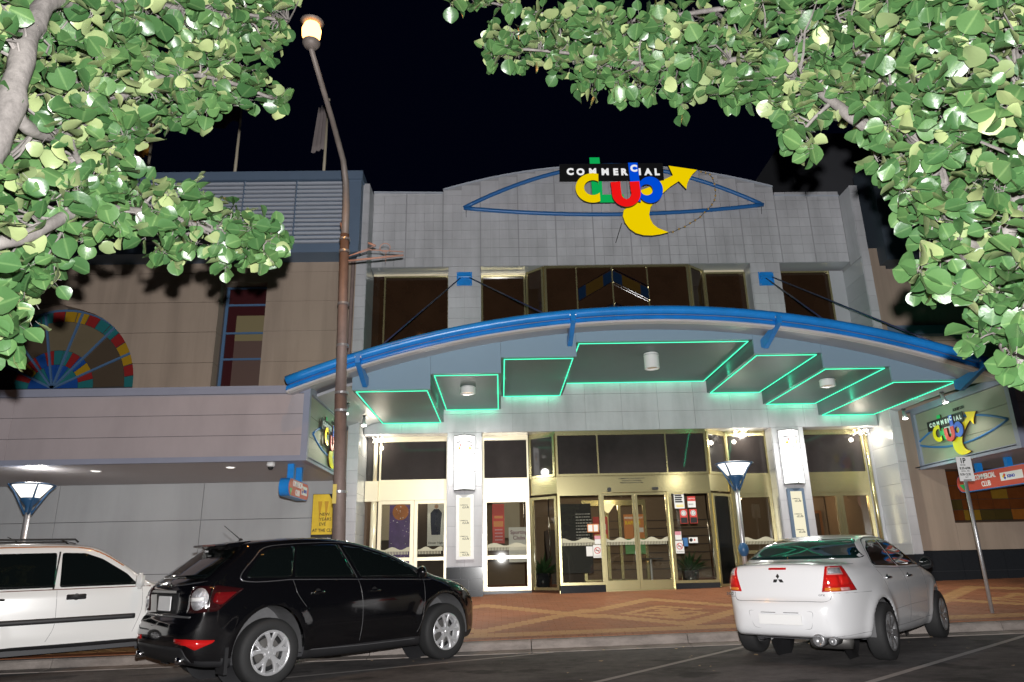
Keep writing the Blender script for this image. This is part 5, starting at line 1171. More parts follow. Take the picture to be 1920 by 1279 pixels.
    def seam(s, name, pts, w=.008, mat='seam_dark', view='side', sg=-1, off=.0035, n=6):
        P = spline(pts, n=n); m = MB(); v = []
        for i, p in enumerate(P):
            a = P[max(i - 1, 0)]; b = P[min(i + 1, len(P) - 1)]; d = Vector((b[0] - a[0], b[1] - a[1])).normalized(); nn = Vector((-d.y, d.x)) * w / 2
            for q in (1, 0, -1):
                u, z = p[0] + nn.x * q, p[1] + nn.y * q; h = s.hit(view, u, z, sg)
                if h[0] is None: return None
                dd = Vector((0, sg, 0)) if view == 'side' else (Vector((-1, 0, 0)) if view == 'rear' else Vector((0, 0, 1)))
                nr = h[1] if h[1].dot(dd) > 0 else -h[1]; v.append(h[0] + nr * (off if q == 0 else -.001))
        f = []
        for i in range(len(P) - 1):
            for q in (0, 1): f.append((3 * i + q, 3 * i + q + 1, 3 * i + 4 + q, 3 * i + 3 + q))
        return m.add(v, f).build(name, mat, s.root, smooth=True)
    def handle(s, x, z, sg, mat, L=.19):
        h = s.hit('side', x, z, sg)[0]; y = h.y + sg * .022
        m = MB(); m.tube([(x - L / 2, h.y + sg * .0, z), (x - L / 2 + .02, y + sg * .008, z + .003), (x, y + sg * .014, z + .006), (x + L / 2 - .02, y + sg * .008, z + .003), (x + L / 2, h.y + sg * .0, z)], [.011, .015, .016, .015, .011], 8)
        o = m.build('door_handle', mat, s.root, smooth=True); MB().lathe((x, h.y - sg * .004, z), [(0, 0), (.035, .0), (.045, .006), (0, .007)], 14, axis=(0, sg, 0)).build('recess', 'seam_dark', o)
    def wheels(s, mk, yo):
        for xw in (0, s.wb):
            for sg in (-1, 1):
                w = mk(s, sg); w.parent = s.root; w.location = (xw, sg * yo, s.wr)
                if sg > 0: w.rotation_euler = (0, 0, math.pi)
def lift(car, a, b):        # raise the belt line and roof of the finished shell without moving the wheels
    def go(o):
        for ch in o.children:
            if ch.name.startswith('wheel') and not ch.name.startswith('wheel_housing'): continue
            me = ch.data; n = len(me.vertices); co = np.empty(n * 3); me.vertices.foreach_get('co', co); co = co.reshape(-1, 3); co[:, 2] = np.interp(co[:, 2], a, b); me.vertices.foreach_set('co', co.ravel()); me.update(); go(ch)
    go(car.root)
cat_name = {'car': 'parked_car', 'SUV': 'parked_suv', 'station wagon': 'parked_wagon', 'sedan': 'parked_sedan'}
M('car_plastic', (.018, .018, .020), .55); M('seam_dark', (.012, .012, .013), .5); M('car_black', (.004, .004, .005), .10, coat=1.0); M('car_white', (.80, .80, .79), .25, coat=.6); M('car_silver_white', (.86, .86, .88), .26, coat=.6)
M('car_glass', (.004, .006, .006), .04, coat=.5); M('glass_green_reflection', (.006, .02, .018), .04, coat=.5); M('rubber', (.022, .022, .023), .75, bump=.1, bscale=30); M('alloy', (.72, .72, .74), .30, metal=.55); M('alloy_dark', (.34, .34, .35), .32, metal=.6)
M('lens_red', (.55, .012, .012), .08, coat=.8); M('lens_clear', (.62, .62, .66), .22, metal=.5, var=.5, vscale=28, bump=.8, bscale=70, coat=.5); M('lens_orange', (.80, .22, .03), .12, coat=.6); M('lens_pink', (.75, .38, .36), .15, coat=.6); M('plate_white', (.9, .9, .9), .35); M('window_trim', (.35, .35, .37), .25, metal=.8); M('disc_grey', (.3, .29, .28), .4, metal=.8)
WHEEL_MESH = {}
def wheel_maker(kind, spokes, R_, Rr, width, split=True, rim='alloy'):
    def mk(car, sg):
        if kind in WHEEL_MESH:
            return copy_tree(WHEEL_MESH[kind])
        w = 2 * [0]; h = width / 2
        # outer face looks along -y
        tyre = MB().lathe((0, 0, 0), [(Rr - .005, h * .80), (Rr + .012, h * .96), (Rr + .05, h), (R_ - .045, h * .98), (R_ - .012, h * .84), (R_, h * .55), (R_, -h * .55), (R_ - .012, -h * .84), (R_ - .045, -h * .98), (Rr + .05, -h), (Rr + .012, -h * .96), (Rr - .005, -h * .80)], 56, axis=(0, -1, 0))
        root = MB().lathe((0, 0, 0), [(0, .001), (.01, .001), (.01, -.001), (0, -.001)], 6, axis=(0, -1, 0)).build('wheel', 'dark', None)
        tyre.build('tyre', 'rubber', root, smooth=True)
        MB().lathe((0, 0, 0), [(Rr - .03, h * .4), (Rr - .026, h * .78), (Rr - .006, h * .95), (Rr + .008, h * .97), (Rr + .010, h * .80), (Rr - .012, h * .5), (Rr - .02, -h * .8), (Rr - .04, -h * .8)], 56, axis=(0, -1, 0)).build('rim', rim, root, smooth=True)
        MB().lathe((0, 0, 0), [(0, h * .12), (Rr - .05, h * .10), (Rr - .025, h * .0), (0, -h * .2)], 30, axis=(0, -1, 0)).build('barrel', 'dark', root)
        MB().lathe((0, 0, 0), [(.05, h * .16), (Rr * .66, h * .16), (Rr * .66, h * .10), (.05, h * .10)], 36, axis=(0, -1, 0)).build('brake_disc', 'disc_grey', root)
        sp = MB()
        for i in range(spokes):
            a = math.pi * 2 * i / spokes + math.pi / 2
            for q in ((-1, 1) if split else (0,)):
                pts = []
                for t, ang, wd, dep in ((.055, .0, .028, .80), (.35 * Rr + .03, q * .07, .026, .82), (.68 * Rr, q * .18, .024, .88), (Rr - .018, q * .27, .032, .90)):
                    aa = a + ang; pts.append((Vector((math.cos(aa) * t, -h * dep, math.sin(aa) * t)), Vector((-math.sin(aa), 0, math.cos(aa))) * wd * (1 if split else 1.7)))
                v = []; f = []
                for p, sdv in pts: v += [p + sdv, p + sdv * .55 + Vector((0, -.012, 0)), p - sdv * .55 + Vector((0, -.012, 0)), p - sdv, p - sdv * .8 + Vector((0, .03, 0)), p + sdv * .8 + Vector((0, .03, 0))]
                for j in range(3):
                    for k in range(6): f.append((j * 6 + k, j * 6 + (k + 1) % 6, (j + 1) * 6 + (k + 1) % 6, (j + 1) * 6 + k))
                f += [(0, 1, 2, 3, 4, 5), tuple(18 + k for k in range(6))]
                sp.add(v, f)
        sp.build('spokes', rim, root, smooth=False)
        hb = MB().lathe((0, 0, 0), [(0, h * .93), (.022, h * .93), (.03, h * .88), (.062, h * .87), (.075, h * .80), (.075, h * .55), (0, h * .5)], 24, axis=(0, -1, 0))
        for i in range(5): a = math.pi * 2 * (i + .5) / 5 + math.pi / 2; hb.lathe((math.cos(a) * .055, 0, math.sin(a) * .055), [(0, h * .90), (.009, h * .90), (.011, h * .8)], 8, axis=(0, -1, 0))
        hb.build('hub', rim, root, smooth=False)
        WHEEL_MESH[kind] = root; return root
    return mk
def rounded(poly, r=.03, n=3):
    out = []; m = len(poly)
    for i in range(m):
        p0, p1, p2 = Vector(poly[i - 1]), Vector(poly[i]), Vector(poly[(i + 1) % m]); a = (p0 - p1); b = (p2 - p1); ra = min(r, a.length * .45); rb = min(r, b.length * .45); A = p1 + a.normalized() * ra; B = p1 + b.normalized() * rb
        for k in range(n + 1): t = k / n; q = A * (1 - t) ** 2 + p1 * 2 * t * (1 - t) + B * t * t; out.append((q.x, q.y))
    return out
def outline(poly, w):       # closed path -> list for seam()
    return list(poly) + [poly[0]]
# ------------------------------------------------ black crossover
prof = [(-.55, .27), (-.80, .30), (-.92, .38), (-.975, .50), (-.985, .62), (-.955, .73), (-.90, .78), (-.895, .90), (-.895, 1.0), (-.84, 1.09), (-.64, 1.26), (-.44, 1.41), (-.31, 1.52), (-.26, 1.575), (-.10, 1.605), (.2, 1.630), (.6, 1.645), (1.0, 1.632), (1.45, 1.560), (1.9, 1.425), (2.3, 1.25), (2.62, 1.115), (2.8, 1.07), (3.12, .99), (3.34, .88), (3.48, .74), (3.52, .60), (3.52, .42), (3.44, .28), (3.2, .24), (1.4, .235), (-.55, .27)]
Wt = [(.15, .80), (.30, .885), (.45, .915), (.62, .928), (.80, .930), (.92, .918), (1.0, .895), (1.06, .855), (1.2, .80), (1.4, .715), (1.55, .64), (1.66, .58)]
suv = Car('glossy black crossover parked nose to kerb in front of the brown pole', 'SUV', prof, Wt, 2.75, 'car_black', .385, .455, n_pl=7.0, bow=.055, zlow=.36, flare=.02)
suv.wheels(wheel_maker('crossover', 5, .383, .243, .245), .83)
for sg in (-1, 1):
    suv.patch('quarter_window', rounded([(-.32, 1.12), (-.13, 1.36), (.02, 1.475), (.40, 1.515), (.28, 1.10)], .06, 4), 'car_glass', sg=sg)
    suv.patch('rear_door_window', rounded([(.32, 1.10), (.43, 1.515), (1.02, 1.525), (1.21, 1.075)], .03), 'car_glass', sg=sg); suv.patch('front_door_window', rounded([(1.30, 1.068), (1.10, 1.515), (1.42, 1.465), (1.82, 1.335), (2.20, 1.155), (2.40, 1.04)], .03), 'car_glass', sg=sg)
    suv.patch('mirror_base', [(2.30, 1.04), (2.20, 1.15), (2.55, 1.03)], 'car_plastic', sg=sg, off=.006)
    suv.seam('window_trim', [(.28, 1.078), (-.36, 1.095), (-.17, 1.37), (.01, 1.505), (.43, 1.545)], .010, 'window_trim', sg=sg); suv.seam('window_trim', [(.28, 1.078), (1.25, 1.048), (2.50, 1.005)], .010, 'window_trim', sg=sg)
    suv.seam('window_trim', [(.43, 1.545), (1.05, 1.555), (1.45, 1.49), (1.88, 1.345), (2.3, 1.16), (2.6, 1.0)], .008, 'window_trim', sg=sg)
    M('seam_line', (.10, .10, .105), .25)
    suv.seam('door_seam', [(.30, 1.07), (.33, .95), (.40, .86), (.46, .80)], .006, 'seam_line', sg=sg); suv.seam('door_seam', [(1.25, 1.04), (1.29, .85), (1.30, .6), (1.27, .40)], .006, 'seam_line', sg=sg); suv.seam('door_seam', [(2.36, 1.0), (2.36, .8), (2.30, .55), (2.22, .42)], .006, 'seam_line', sg=sg)
    suv.seam('door_pillar_trim', [(1.24, 1.07), (1.05, 1.52)], .012, 'window_trim', sg=sg); suv.handle(.62, .93, sg, 'car_black'); suv.handle(1.48, .915, sg, 'car_black')
    suv.seam('sill_highlight', [(.55, .36), (1.3, .34), (2.2, .335)], .012, 'seam_line', sg=sg)
    m = MB(); m.box(-.52 - .02, -.50, sg * .70, sg * .90, .20, .48); m.build('mud_flap', 'car_plastic', suv.root)
    # door mirror
    h = Vector((2.30, sg * .90, 1.10)); mm = MB().lathe(h, [(0, -.05), (.05, -.045), (.085, -.01), (.09, .03), (.0, .05)], 16, axis=(1, 0, 0)).build('mirror', 'car_black', suv.root, smooth=True)
    MB().bar((2.34, sg * .82, 1.07), (2.32, sg * .90, 1.09), .04, .03).build('mirror_stalk', 'car_black', mm)
    # rear lamps wrap round the corner
    suv.patch('tail_lamp', rounded([(-.10, .80), (-.05, 1.045), (.24, 1.05), (.46, 1.01), (.27, .815)], .02), M('tail_lamp_dark', (.03, .005, .006), .12, coat=.6), view=38, sg=sg, off=.006)
for sg in (-1, 1):
    suv.patch('lamp_glass', [(.075 + .105 * math.cos(t), .930 + .10 * math.sin(t)) for t in [k * math.pi / 9 for k in range(18)]], 'lens_clear', view=38, sg=sg, off=.011)
    suv.patch('lamp_bar', [(-.03, .915), (-.03, .945), (.14, .945), (.14, .915)], 'plate_white', view=38, sg=sg, off=.016); suv.patch('red_lens', rounded([(.22, .90), (.23, .985), (.41, .985), (.30, .87)], .02), M('lens_deep_red', (.16, .006, .008), .1, coat=.7), view=38, sg=sg, off=.012)
    suv.patch('lamp_edge', [(.185, .81), (.185, 1.045), (.20, 1.045), (.20, .81)], 'chrome', view=38, sg=sg, off=.013)
    suv.patch('bumper_reflector', rounded([(-.20, .535), (-.20, .575), (.0, .575), (.27, .555), (.25, .53), (.10, .475), (.0, .52)], .008), 'lens_red', view=38, sg=sg, off=.006)
suv.patch('rear_window', rounded([(-.66, 1.13), (-.50, 1.49), (.50, 1.49), (.66, 1.13)], .06, 4), 'car_glass', view='rear')
suv.seam('tailgate_seam', [(-.72, 1.10), (-.3, 1.06), (.3, 1.06), (.72, 1.10)], .008, 'seam_line', view='rear')
m = MB(); m.prism([(-.12, 1.592), (-.43, 1.558), (-.445, 1.535), (-.22, 1.50)], lambda u, w: (u, -.50, w), lambda u, w: (u, .50, w)); m.build('spoiler', 'car_black', suv.root, bevel=.008); m = MB(); m.box(-.452, -.444, -.17, .17, 1.538, 1.552).build('high_brake_light', 'lens_deep_red', suv.root)
text('spoiler_script', 'Classic', .04, (-.43, .14, 1.46), 'sign_white', suv.root, xdir=(0, -1, 0), extrude=.001)
suv.patch('plate_recess', rounded([(-.30, .79), (-.34, 1.0), (.34, 1.0), (.30, .79)], .03), 'car_plastic', view='rear', off=.005); h = suv.hit('rear', 0, .90)[0]
MB().box(h.x - .03, h.x - .02, -.185, .185, .815, .955).build('number_plate', 'plate_white', suv.root, bevel=.004); MB().obox((h.x - .012, 0, 1.0), (.03, 0, 0), (0, .36, 0), (0, 0, .012)).build('plate_garnish', 'car_black', suv.root)
h = suv.hit('rear', 0, 1.055)[0]; b = MB(); b.tube([(h.x - .012, .052 * math.cos(t), 1.055 + .042 * math.sin(t)) for t in [k * math.pi / 10 for k in range(21)]], .0055, 6); b.tube([(h.x - .012, .045, 1.075), (h.x - .012, .02, 1.06), (h.x - .014, 0, 1.04), (h.x - .012, -.02, 1.06), (h.x - .012, -.045, 1.075)], .0055, 6); b.build('badge', 'chrome', suv.root, smooth=True)
suv.patch('bumper_step', rounded([(-.66, .755), (-.66, .775), (.66, .775), (.66, .755)], .006), 'seam_line', view='rear', off=.006)
for sg in (-1, 1): MB().lathe((-.86, sg * .60, .37), [(.036, 0), (.042, 0), (.042, .10), (.0, .10)], 16, axis=(-1, 0, 0)).build('exhaust_tip', 'chrome', suv.root, smooth=True)
suv.patch('rear_diffuser', rounded([(-.74, .345), (-.66, .50), (.66, .50), (.74, .345)], .04), 'car_plastic', view='rear', off=.005)
MB().tube([(.0, .05, 1.62), (-.24, .05, 1.80)], [.007, .004], 6).lathe((.0, .05, 1.615), [(0, .03), (.02, .02), (.03, 0)], 10).build('aerial', 'dark', suv.root)
m = MB().tube([(-.80, .0, 1.12), (-.74, .0, 1.17), (-.70, .30, 1.20)], .012, 6).build('rear_wiper', 'car_plastic', suv.root)
lift(suv, [0, .42, 1.08, 1.66, 2.2], [0, .42, 1.20, 1.745, 2.29])
suv.root.location = (-3.41, 9.90, SL * -3.4); suv.root.rotation_euler = (0, -SL * .7, R(45.0))

# ------------------------------------------------ white sedan
prof = [(-.60, .29), (-.90, .31), (-1.02, .36), (-1.075, .50), (-1.085, .64), (-1.06, .72), (-1.02, .755), (-1.005, .85), (-1.0, 1.02), (-.975, 1.125), (-.91, 1.165), (-.66, 1.180), (-.46, 1.195), (-.18, 1.285), (.10, 1.395), (.35, 1.455), (.62, 1.495), (.95, 1.515), (1.25, 1.510), (1.55, 1.46), (1.95, 1.305), (2.35, 1.12), (2.55, 1.06), (2.9, .99), (3.3, .88), (3.6, .77), (3.73, .62), (3.74, .45), (3.62, .28), (3.2, .23), (1.4, .22), (-.60, .29)]
Wt = [(.15, .78), (.30, .86), (.42, .895), (.60, .912), (.76, .918), (.90, .91), (1.0, .888), (1.08, .845), (1.15, .79), (1.25, .745), (1.38, .67), (1.52, .58)]
sed = Car('white sedan seen from behind, parked nose to kerb on the right', 'sedan', prof, Wt, 2.75, 'car_silver_white', .338, .392, n_pl=4.2, bow=.10, zlow=.245, flare=.022, cz=.75)
sed.wheels(wheel_maker('sedan', 7, .338, .218, .235, split=False, rim='alloy_dark'), .825)
for sg in (-1, 1):
    sed.patch('rear_door_window', rounded([(.16, 1.105), (.28, 1.31), (.55, 1.415), (.98, 1.43), (1.06, 1.075)], .05, 4), 'car_glass', sg=sg); sed.patch('front_door_window', rounded([(1.12, 1.072), (1.04, 1.43), (1.38, 1.405), (1.80, 1.25), (2.18, 1.07)], .03), 'car_glass', sg=sg)
    sed.seam('window_trim', [(.14, 1.09), (.25, 1.32), (.52, 1.44), (1.0, 1.46), (1.4, 1.435), (1.85, 1.265), (2.3, 1.05)], .012, 'dark', sg=sg); sed.seam('window_trim', [(.14, 1.085), (1.1, 1.055), (2.25, 1.035)], .009, 'seam_dark', sg=sg)
    sed.seam('quarter_divider', [(.42, 1.10), (.33, 1.22), (.29, 1.28)], .012, 'window_trim', sg=sg)
    M('seam_grey', (.20, .20, .21), .5)
    sed.seam('door_seam', [(.12, 1.06), (.24, .88), (.34, .70), (.46, .5), (.47, .36)], .007, 'seam_grey', sg=sg); sed.seam('door_seam', [(1.08, 1.05), (1.15, .8), (1.16, .55), (1.10, .36)], .007, 'seam_grey', sg=sg); sed.seam('door_seam', [(2.10, 1.03), (2.16, .80), (2.16, .5), (2.10, .36)], .007, 'seam_grey', sg=sg)
    sed.seam('sill_seam', [(.44, .355), (1.2, .35), (2.25, .355)], .007, 'seam_grey', sg=sg); sed.handle(.36, .95, sg, 'chrome'); sed.handle(1.30, .94, sg, 'chrome'); sed.seam('door_crease', [(.45, .56), (1.2, .575), (2.1, .57)], .005, 'seam_grey', sg=sg)
    mm = MB().lathe((2.08, sg * .98, 1.09), [(0, -.05), (.055, -.045), (.082, -.02), (.088, .02), (.06, .06), (0, .075)], 18, axis=(1, 0, 0)); 
    mo = mm.build('mirror', 'car_plastic' if sg < 0 else 'car_silver_white', sed.root, smooth=True); mo.scale = (1, 1, 1)
    MB().lathe((2.028, sg * .98, 1.09), [(0, 0), (.068, 0), (.068, .003), (0, .003)], 18, axis=(-1, 0, 0)).build('mirror_glass', 'car_glass', mo); MB().bar((2.12, sg * .86, 1.06), (2.10, sg * .93, 1.08), .05, .03).build('mirror_stalk', 'car_plastic', mo)
    # tail lamps
    A_ = [(.10, .835), (.17, 1.12), (.37, 1.125), (.50, .845)]
    q = lambda u0, u1, z0, z1: [(A_[0][0] + (A_[1][0] - A_[0][0]) * z0 + ((A_[3][0] + (A_[2][0] - A_[3][0]) * z0) - (A_[0][0] + (A_[1][0] - A_[0][0]) * z0)) * u0, .838 + .285 * z0), (A_[0][0] + (A_[1][0] - A_[0][0]) * z1 + ((A_[3][0] + (A_[2][0] - A_[3][0]) * z1) - (A_[0][0] + (A_[1][0] - A_[0][0]) * z1)) * u0, .838 + .285 * z1), (A_[0][0] + (A_[1][0] - A_[0][0]) * z1 + ((A_[3][0] + (A_[2][0] - A_[3][0]) * z1) - (A_[0][0] + (A_[1][0] - A_[0][0]) * z1)) * u1, .838 + .285 * z1), (A_[0][0] + (A_[1][0] - A_[0][0]) * z0 + ((A_[3][0] + (A_[2][0] - A_[3][0]) * z0) - (A_[0][0] + (A_[1][0] - A_[0][0]) * z0)) * u1, .838 + .285 * z0)]
    M('lens_bright_red', (.70, .02, .015), .08, coat=.8)
    tl = sed.patch('tail_lamp', A_, 'lens_red', view=22, sg=sg, off=.006)
    for (u0, u1, z0, z1, mt) in ((.12, .80, .66, .94, 'lens_pink'), (.16, .74, .70, .90, 'lens_clear'), (.08, .52, .03, .16, 'lens_orange'), (.53, .80, .03, .16, 'lens_pink'), (.58, .94, .26, .62, 'lens_bright_red'), (.08, .54, .20, .62, 'lens_bright_red')): sed.patch('lens_cell', q(u0, u1, z0, z1), mt, view=22, sg=sg, off=.010 if mt != 'lens_clear' else .014, parent=tl, thick=.004)
sed.patch('rear_window', rounded([(-.76, 1.20), (-.54, 1.45), (.54, 1.45), (.76, 1.20)], .06, 4), 'glass_green_reflection', view='rear')  # the green reflection is put into the rear glass colour
sed.seam('boot_seam', [(-.60, .83), (-.56, .735), (-.3, .73), (.3, .73), (.56, .735), (.60, .83)], .008, 'seam_grey', view='rear', n=8)
sed.seam('boot_top_seam', [(-.72, 1.14), (-.55, 1.145), (0, 1.15), (.55, 1.145), (.72, 1.14)], .006, 'seam_grey', view='rear', n=8)
for sg in (-1, 1): sed.seam('bumper_seam', [(sg * .60, .825), (sg * .86, .815)], .006, 'seam_grey', view='rear')
sed.patch('high_brake_light', rounded([(-.11, 1.09), (-.11, 1.115), (.11, 1.115), (.11, 1.09)], .006), 'lens_red', view='rear', off=.005)
for pts in ([(0, 1.045), (.021, 1.015), (0, .985), (-.021, 1.015)], [(.004, .98), (.050, .98), (.066, .945), (.024, .945)], [(-.004, .98), (-.050, .98), (-.066, .945), (-.024, .945)]): sed.patch('emblem', pts, 'dark', view='rear', off=.006)
sed.seam('plate_recess_line', outline(rounded([(-.40, .62), (.40, .62), (.35, .42), (-.35, .42)], .04), 0), .005, 'seam_grey', view='rear', n=1); h = sed.hit('rear', 0, .54)[0]
MB().box(h.x - .010, h.x - .002, -.265, .265, .465, .585).build('number_plate', 'plate_white', sed.root, bevel=.004); MB().box(h.x - .014, h.x - .002, -.23, -.05, .600, .606).box(h.x - .014, h.x - .002, .05, .23, .600, .606).build('plate_lamp', 'charcoal', sed.root)
h = sed.hit('rear', .62, .79)[0]; text('badge_text', '380', .048, (h.x - .012, .72, .79), 'charcoal', sed.root, xdir=(.25, -1, 0), extrude=.001, bold=.001, sx=1.3); MB().box(h.x - .012, h.x - .004, .60, .70, .772, .777).build('badge_bar', 'charcoal', sed.root)
h = sed.hit('rear', -.52, .78)[0]; text('badge_text', 'GTX', .03, (h.x - .01, -.46, .79), 'charcoal', sed.root, xdir=(-.15, -1, 0), extrude=.001, sx=1.3)
for yy, r in ((-.40, .068), (-.56, .046)): MB().lathe((-1.02, yy, .30), [(r * .8, 0), (r, .0), (r * 1.05, .02), (r, .22), (0, .22)], 22, axis=(1, 0, 0)).lathe((-1.02, yy, .30), [(0, .03), (r * .78, .03), (r * .8, 0)], 22, axis=(1, 0, 0)).build('exhaust_tip', 'alloy_dark', sed.root, smooth=True)
MB().lathe((-.55, -.45, .26), [(0, -.20), (.09, -.17), (.10, 0), (.10, .25), (.08, .3), (0, .32)], 16, axis=(0, 1, 0)).tube([(-.9, -.42, .27), (-.5, -.4, .25), (.5, -.2, .24)], .03, 10).build('muffler', M('muffler', (.16, .155, .15), .5, metal=.7, var=.3), sed.root, smooth=True)
ax_ = MB().bar((-.05, -.7, .27), (-.05, .7, .27), .10, .07); ax_.bar((-.45, .55, .24), (.5, .45, .24), .07, .05); ax_.bar((-.45, -.15, .24), (.3, -.15, .24), .05, .04); ax_.build('rear_axle', 'charcoal', sed.root, bevel=.01)
sed.seam('bumper_lower_line', [(-.85, .37), (-.5, .335), (0, .33), (.5, .335), (.85, .37)], .006, 'seam_grey', view='rear', n=8)
sed.root.location = (4.10, 10.0, SL * 4.2); sed.root.rotation_euler = (0, -SL * .7, R(47.5))

# ------------------------------------------------ white wagon
prof = [(-.50, .34), (-.75, .36), (-.88, .45), (-.90, .62), (-.88, .90), (-.86, 1.10), (-.80, 1.40), (-.72, 1.62), (-.62, 1.67), (.1, 1.70), (.9, 1.70), (1.40, 1.665), (1.62, 1.60), (1.95, 1.41), (2.25, 1.21), (2.42, 1.13), (2.8, 1.08), (3.2, 1.02), (3.38, .92), (3.44, .75), (3.45, .50), (3.35, .36), (3.0, .32), (1.3, .30), (-.50, .34)]
Wt = [(.2, .80), (.34, .87), (.45, .885), (.8, .89), (.98, .885), (1.06, .865), (1.12, .835), (1.4, .745), (1.6, .67), (1.72, .60)]
wag = Car('white station wagon side on at the far left behind the black crossover', 'station wagon', prof, Wt, 2.62, 'car_white', .345, .40, n_pl=7.0, bow=.07, zlow=.36, flare=.012, k=.06, cz=.85)
wag.wheels(wheel_maker('wagon', 5, .345, .205, .21, split=False), .79)
for sg in (-1, 1):
    wag.patch('rear_side_window', rounded([(-.70, 1.09), (-.62, 1.53), (.12, 1.55), (.08, 1.09)], .04), 'car_glass', sg=sg); wag.patch('rear_door_window', rounded([(.14, 1.09), (.18, 1.55), (.98, 1.555), (1.0, 1.09)], .03), 'car_glass', sg=sg); wag.patch('front_door_window', rounded([(1.06, 1.09), (1.05, 1.555), (1.36, 1.545), (1.60, 1.46), (1.95, 1.25), (2.12, 1.09)], .03), 'car_glass', sg=sg)
    wag.seam('window_trim', [(-.72, 1.065), (1.0, 1.065), (2.3, 1.065)], .016, M('rust_trim', (.12, .04, .03), .4), sg=sg); wag.seam('window_trim', [(.98, 1.07), (1.02, 1.57)], .03, 'dark', sg=sg)
    wag.seam('door_seam', [(1.03, 1.05), (1.05, .8), (1.05, .58), (.97, .40)], .007, 'seam_grey', sg=sg); wag.seam('door_seam', [(.10, 1.05), (.08, .8), (.20, .6), (.42, .45)], .007, 'seam_grey', sg=sg); wag.seam('door_seam', [(2.18, 1.05), (2.20, .75), (2.10, .45)], .007, 'seam_grey', sg=sg)
    wag.patch('side_moulding', rounded([(.36, .63), (.36, .70), (2.12, .70), (2.12, .63)], .02), 'car_plastic', sg=sg, off=.014)
    wag.patch('handle_recess', rounded([(1.16, .925), (1.16, .995), (1.42, .995), (1.42, .925)], .02), 'car_plastic', sg=sg, off=.003); wag.handle(1.29, .96, sg, 'car_plastic', .2); wag.handle(.30, .96, sg, 'car_plastic', .2)
    wag.seam('roof_drip_reflection', [(-.6, 1.60), (.3, 1.635), (1.2, 1.63), (1.55, 1.555), (1.9, 1.36)], .02, M('drip_lamp_reflection', (.48, .17, .04), .3), sg=sg)  # street lamp's orange reflection is painted into this roof edge strip's colour
    mm = MB().obox((2.12, sg * .97, 1.14), (.055, 0, 0), (0, .085, 0), (0, 0, .11)).build('mirror', 'car_white', wag.root, bevel=.035, seg=3, smooth=True); MB().bar((2.14, sg * .84, 1.10), (2.13, sg * .92, 1.11), .05, .05).build('mirror_stalk', 'car_plastic', mm)
    MB().tube([(-.5, sg * .60, 1.70), (-.45, sg * .60, 1.74), (1.2, sg * .60, 1.74), (1.25, sg * .60, 1.70)], .014, 8).build('roof_rail', 'dark', wag.root, smooth=True)
MB().tube([(1.25, -.3, 1.69), (.95, -.3, 1.76)], .006, 6).build('aerial', 'dark', wag.root); MB().tube([(.55, .0, 1.70), (.35, .0, 1.80)], .006, 6).build('aerial', 'dark', wag.root)
MB().box(-.5, 3.0, -.72, .72, .24, .34).build('chassis', 'charcoal', wag.root)
wag.root.location = (-7.92, 11.42, SL * -7.2); wag.root.rotation_euler = (0, -SL * .7, R(36)); wag.root.scale = (1, 1, 1.075)

# ================================================================ TREES
def leaf_mesh(seed):
    r = random.Random(seed); L = .110 * r.uniform(.80, 1.14); Wd = L * r.uniform(.44, .52); cup = r.uniform(.25, .60); bend = r.uniform(-.10, .22)
    st = [(0, 0), (.07, .42), (.22, .80), (.43, 1.0), (.66, .96), (.84, .70), (.95, .36), (1.0, 0)]
    v = []; f = []
    for t, w in st:
        z = -bend * L * t * t
        if w == 0: v.append((t * L, 0, z))
        else:
            ww = Wd * w; wv = .004 * math.sin(t * 9 + seed)
            v += [(t * L, 0, z), (t * L * .96, ww, z + ww * cup + wv), (t * L * .96, -ww, z + ww * cup - wv)]
    # indices: 0 base; 1,2,3; 4,5,6; 7,8,9; 10,11,12; 13 tip
    f += [(0, 1, 2), (0, 3, 1)]
    for a in (1, 4, 7, 10, 13): b = a + 3; f += [(a, b, b + 1, a + 1), (a, a + 2, b + 2, b)]
    f += [(16, 19, 17), (16, 18, 19)]
    return np.array(v), f
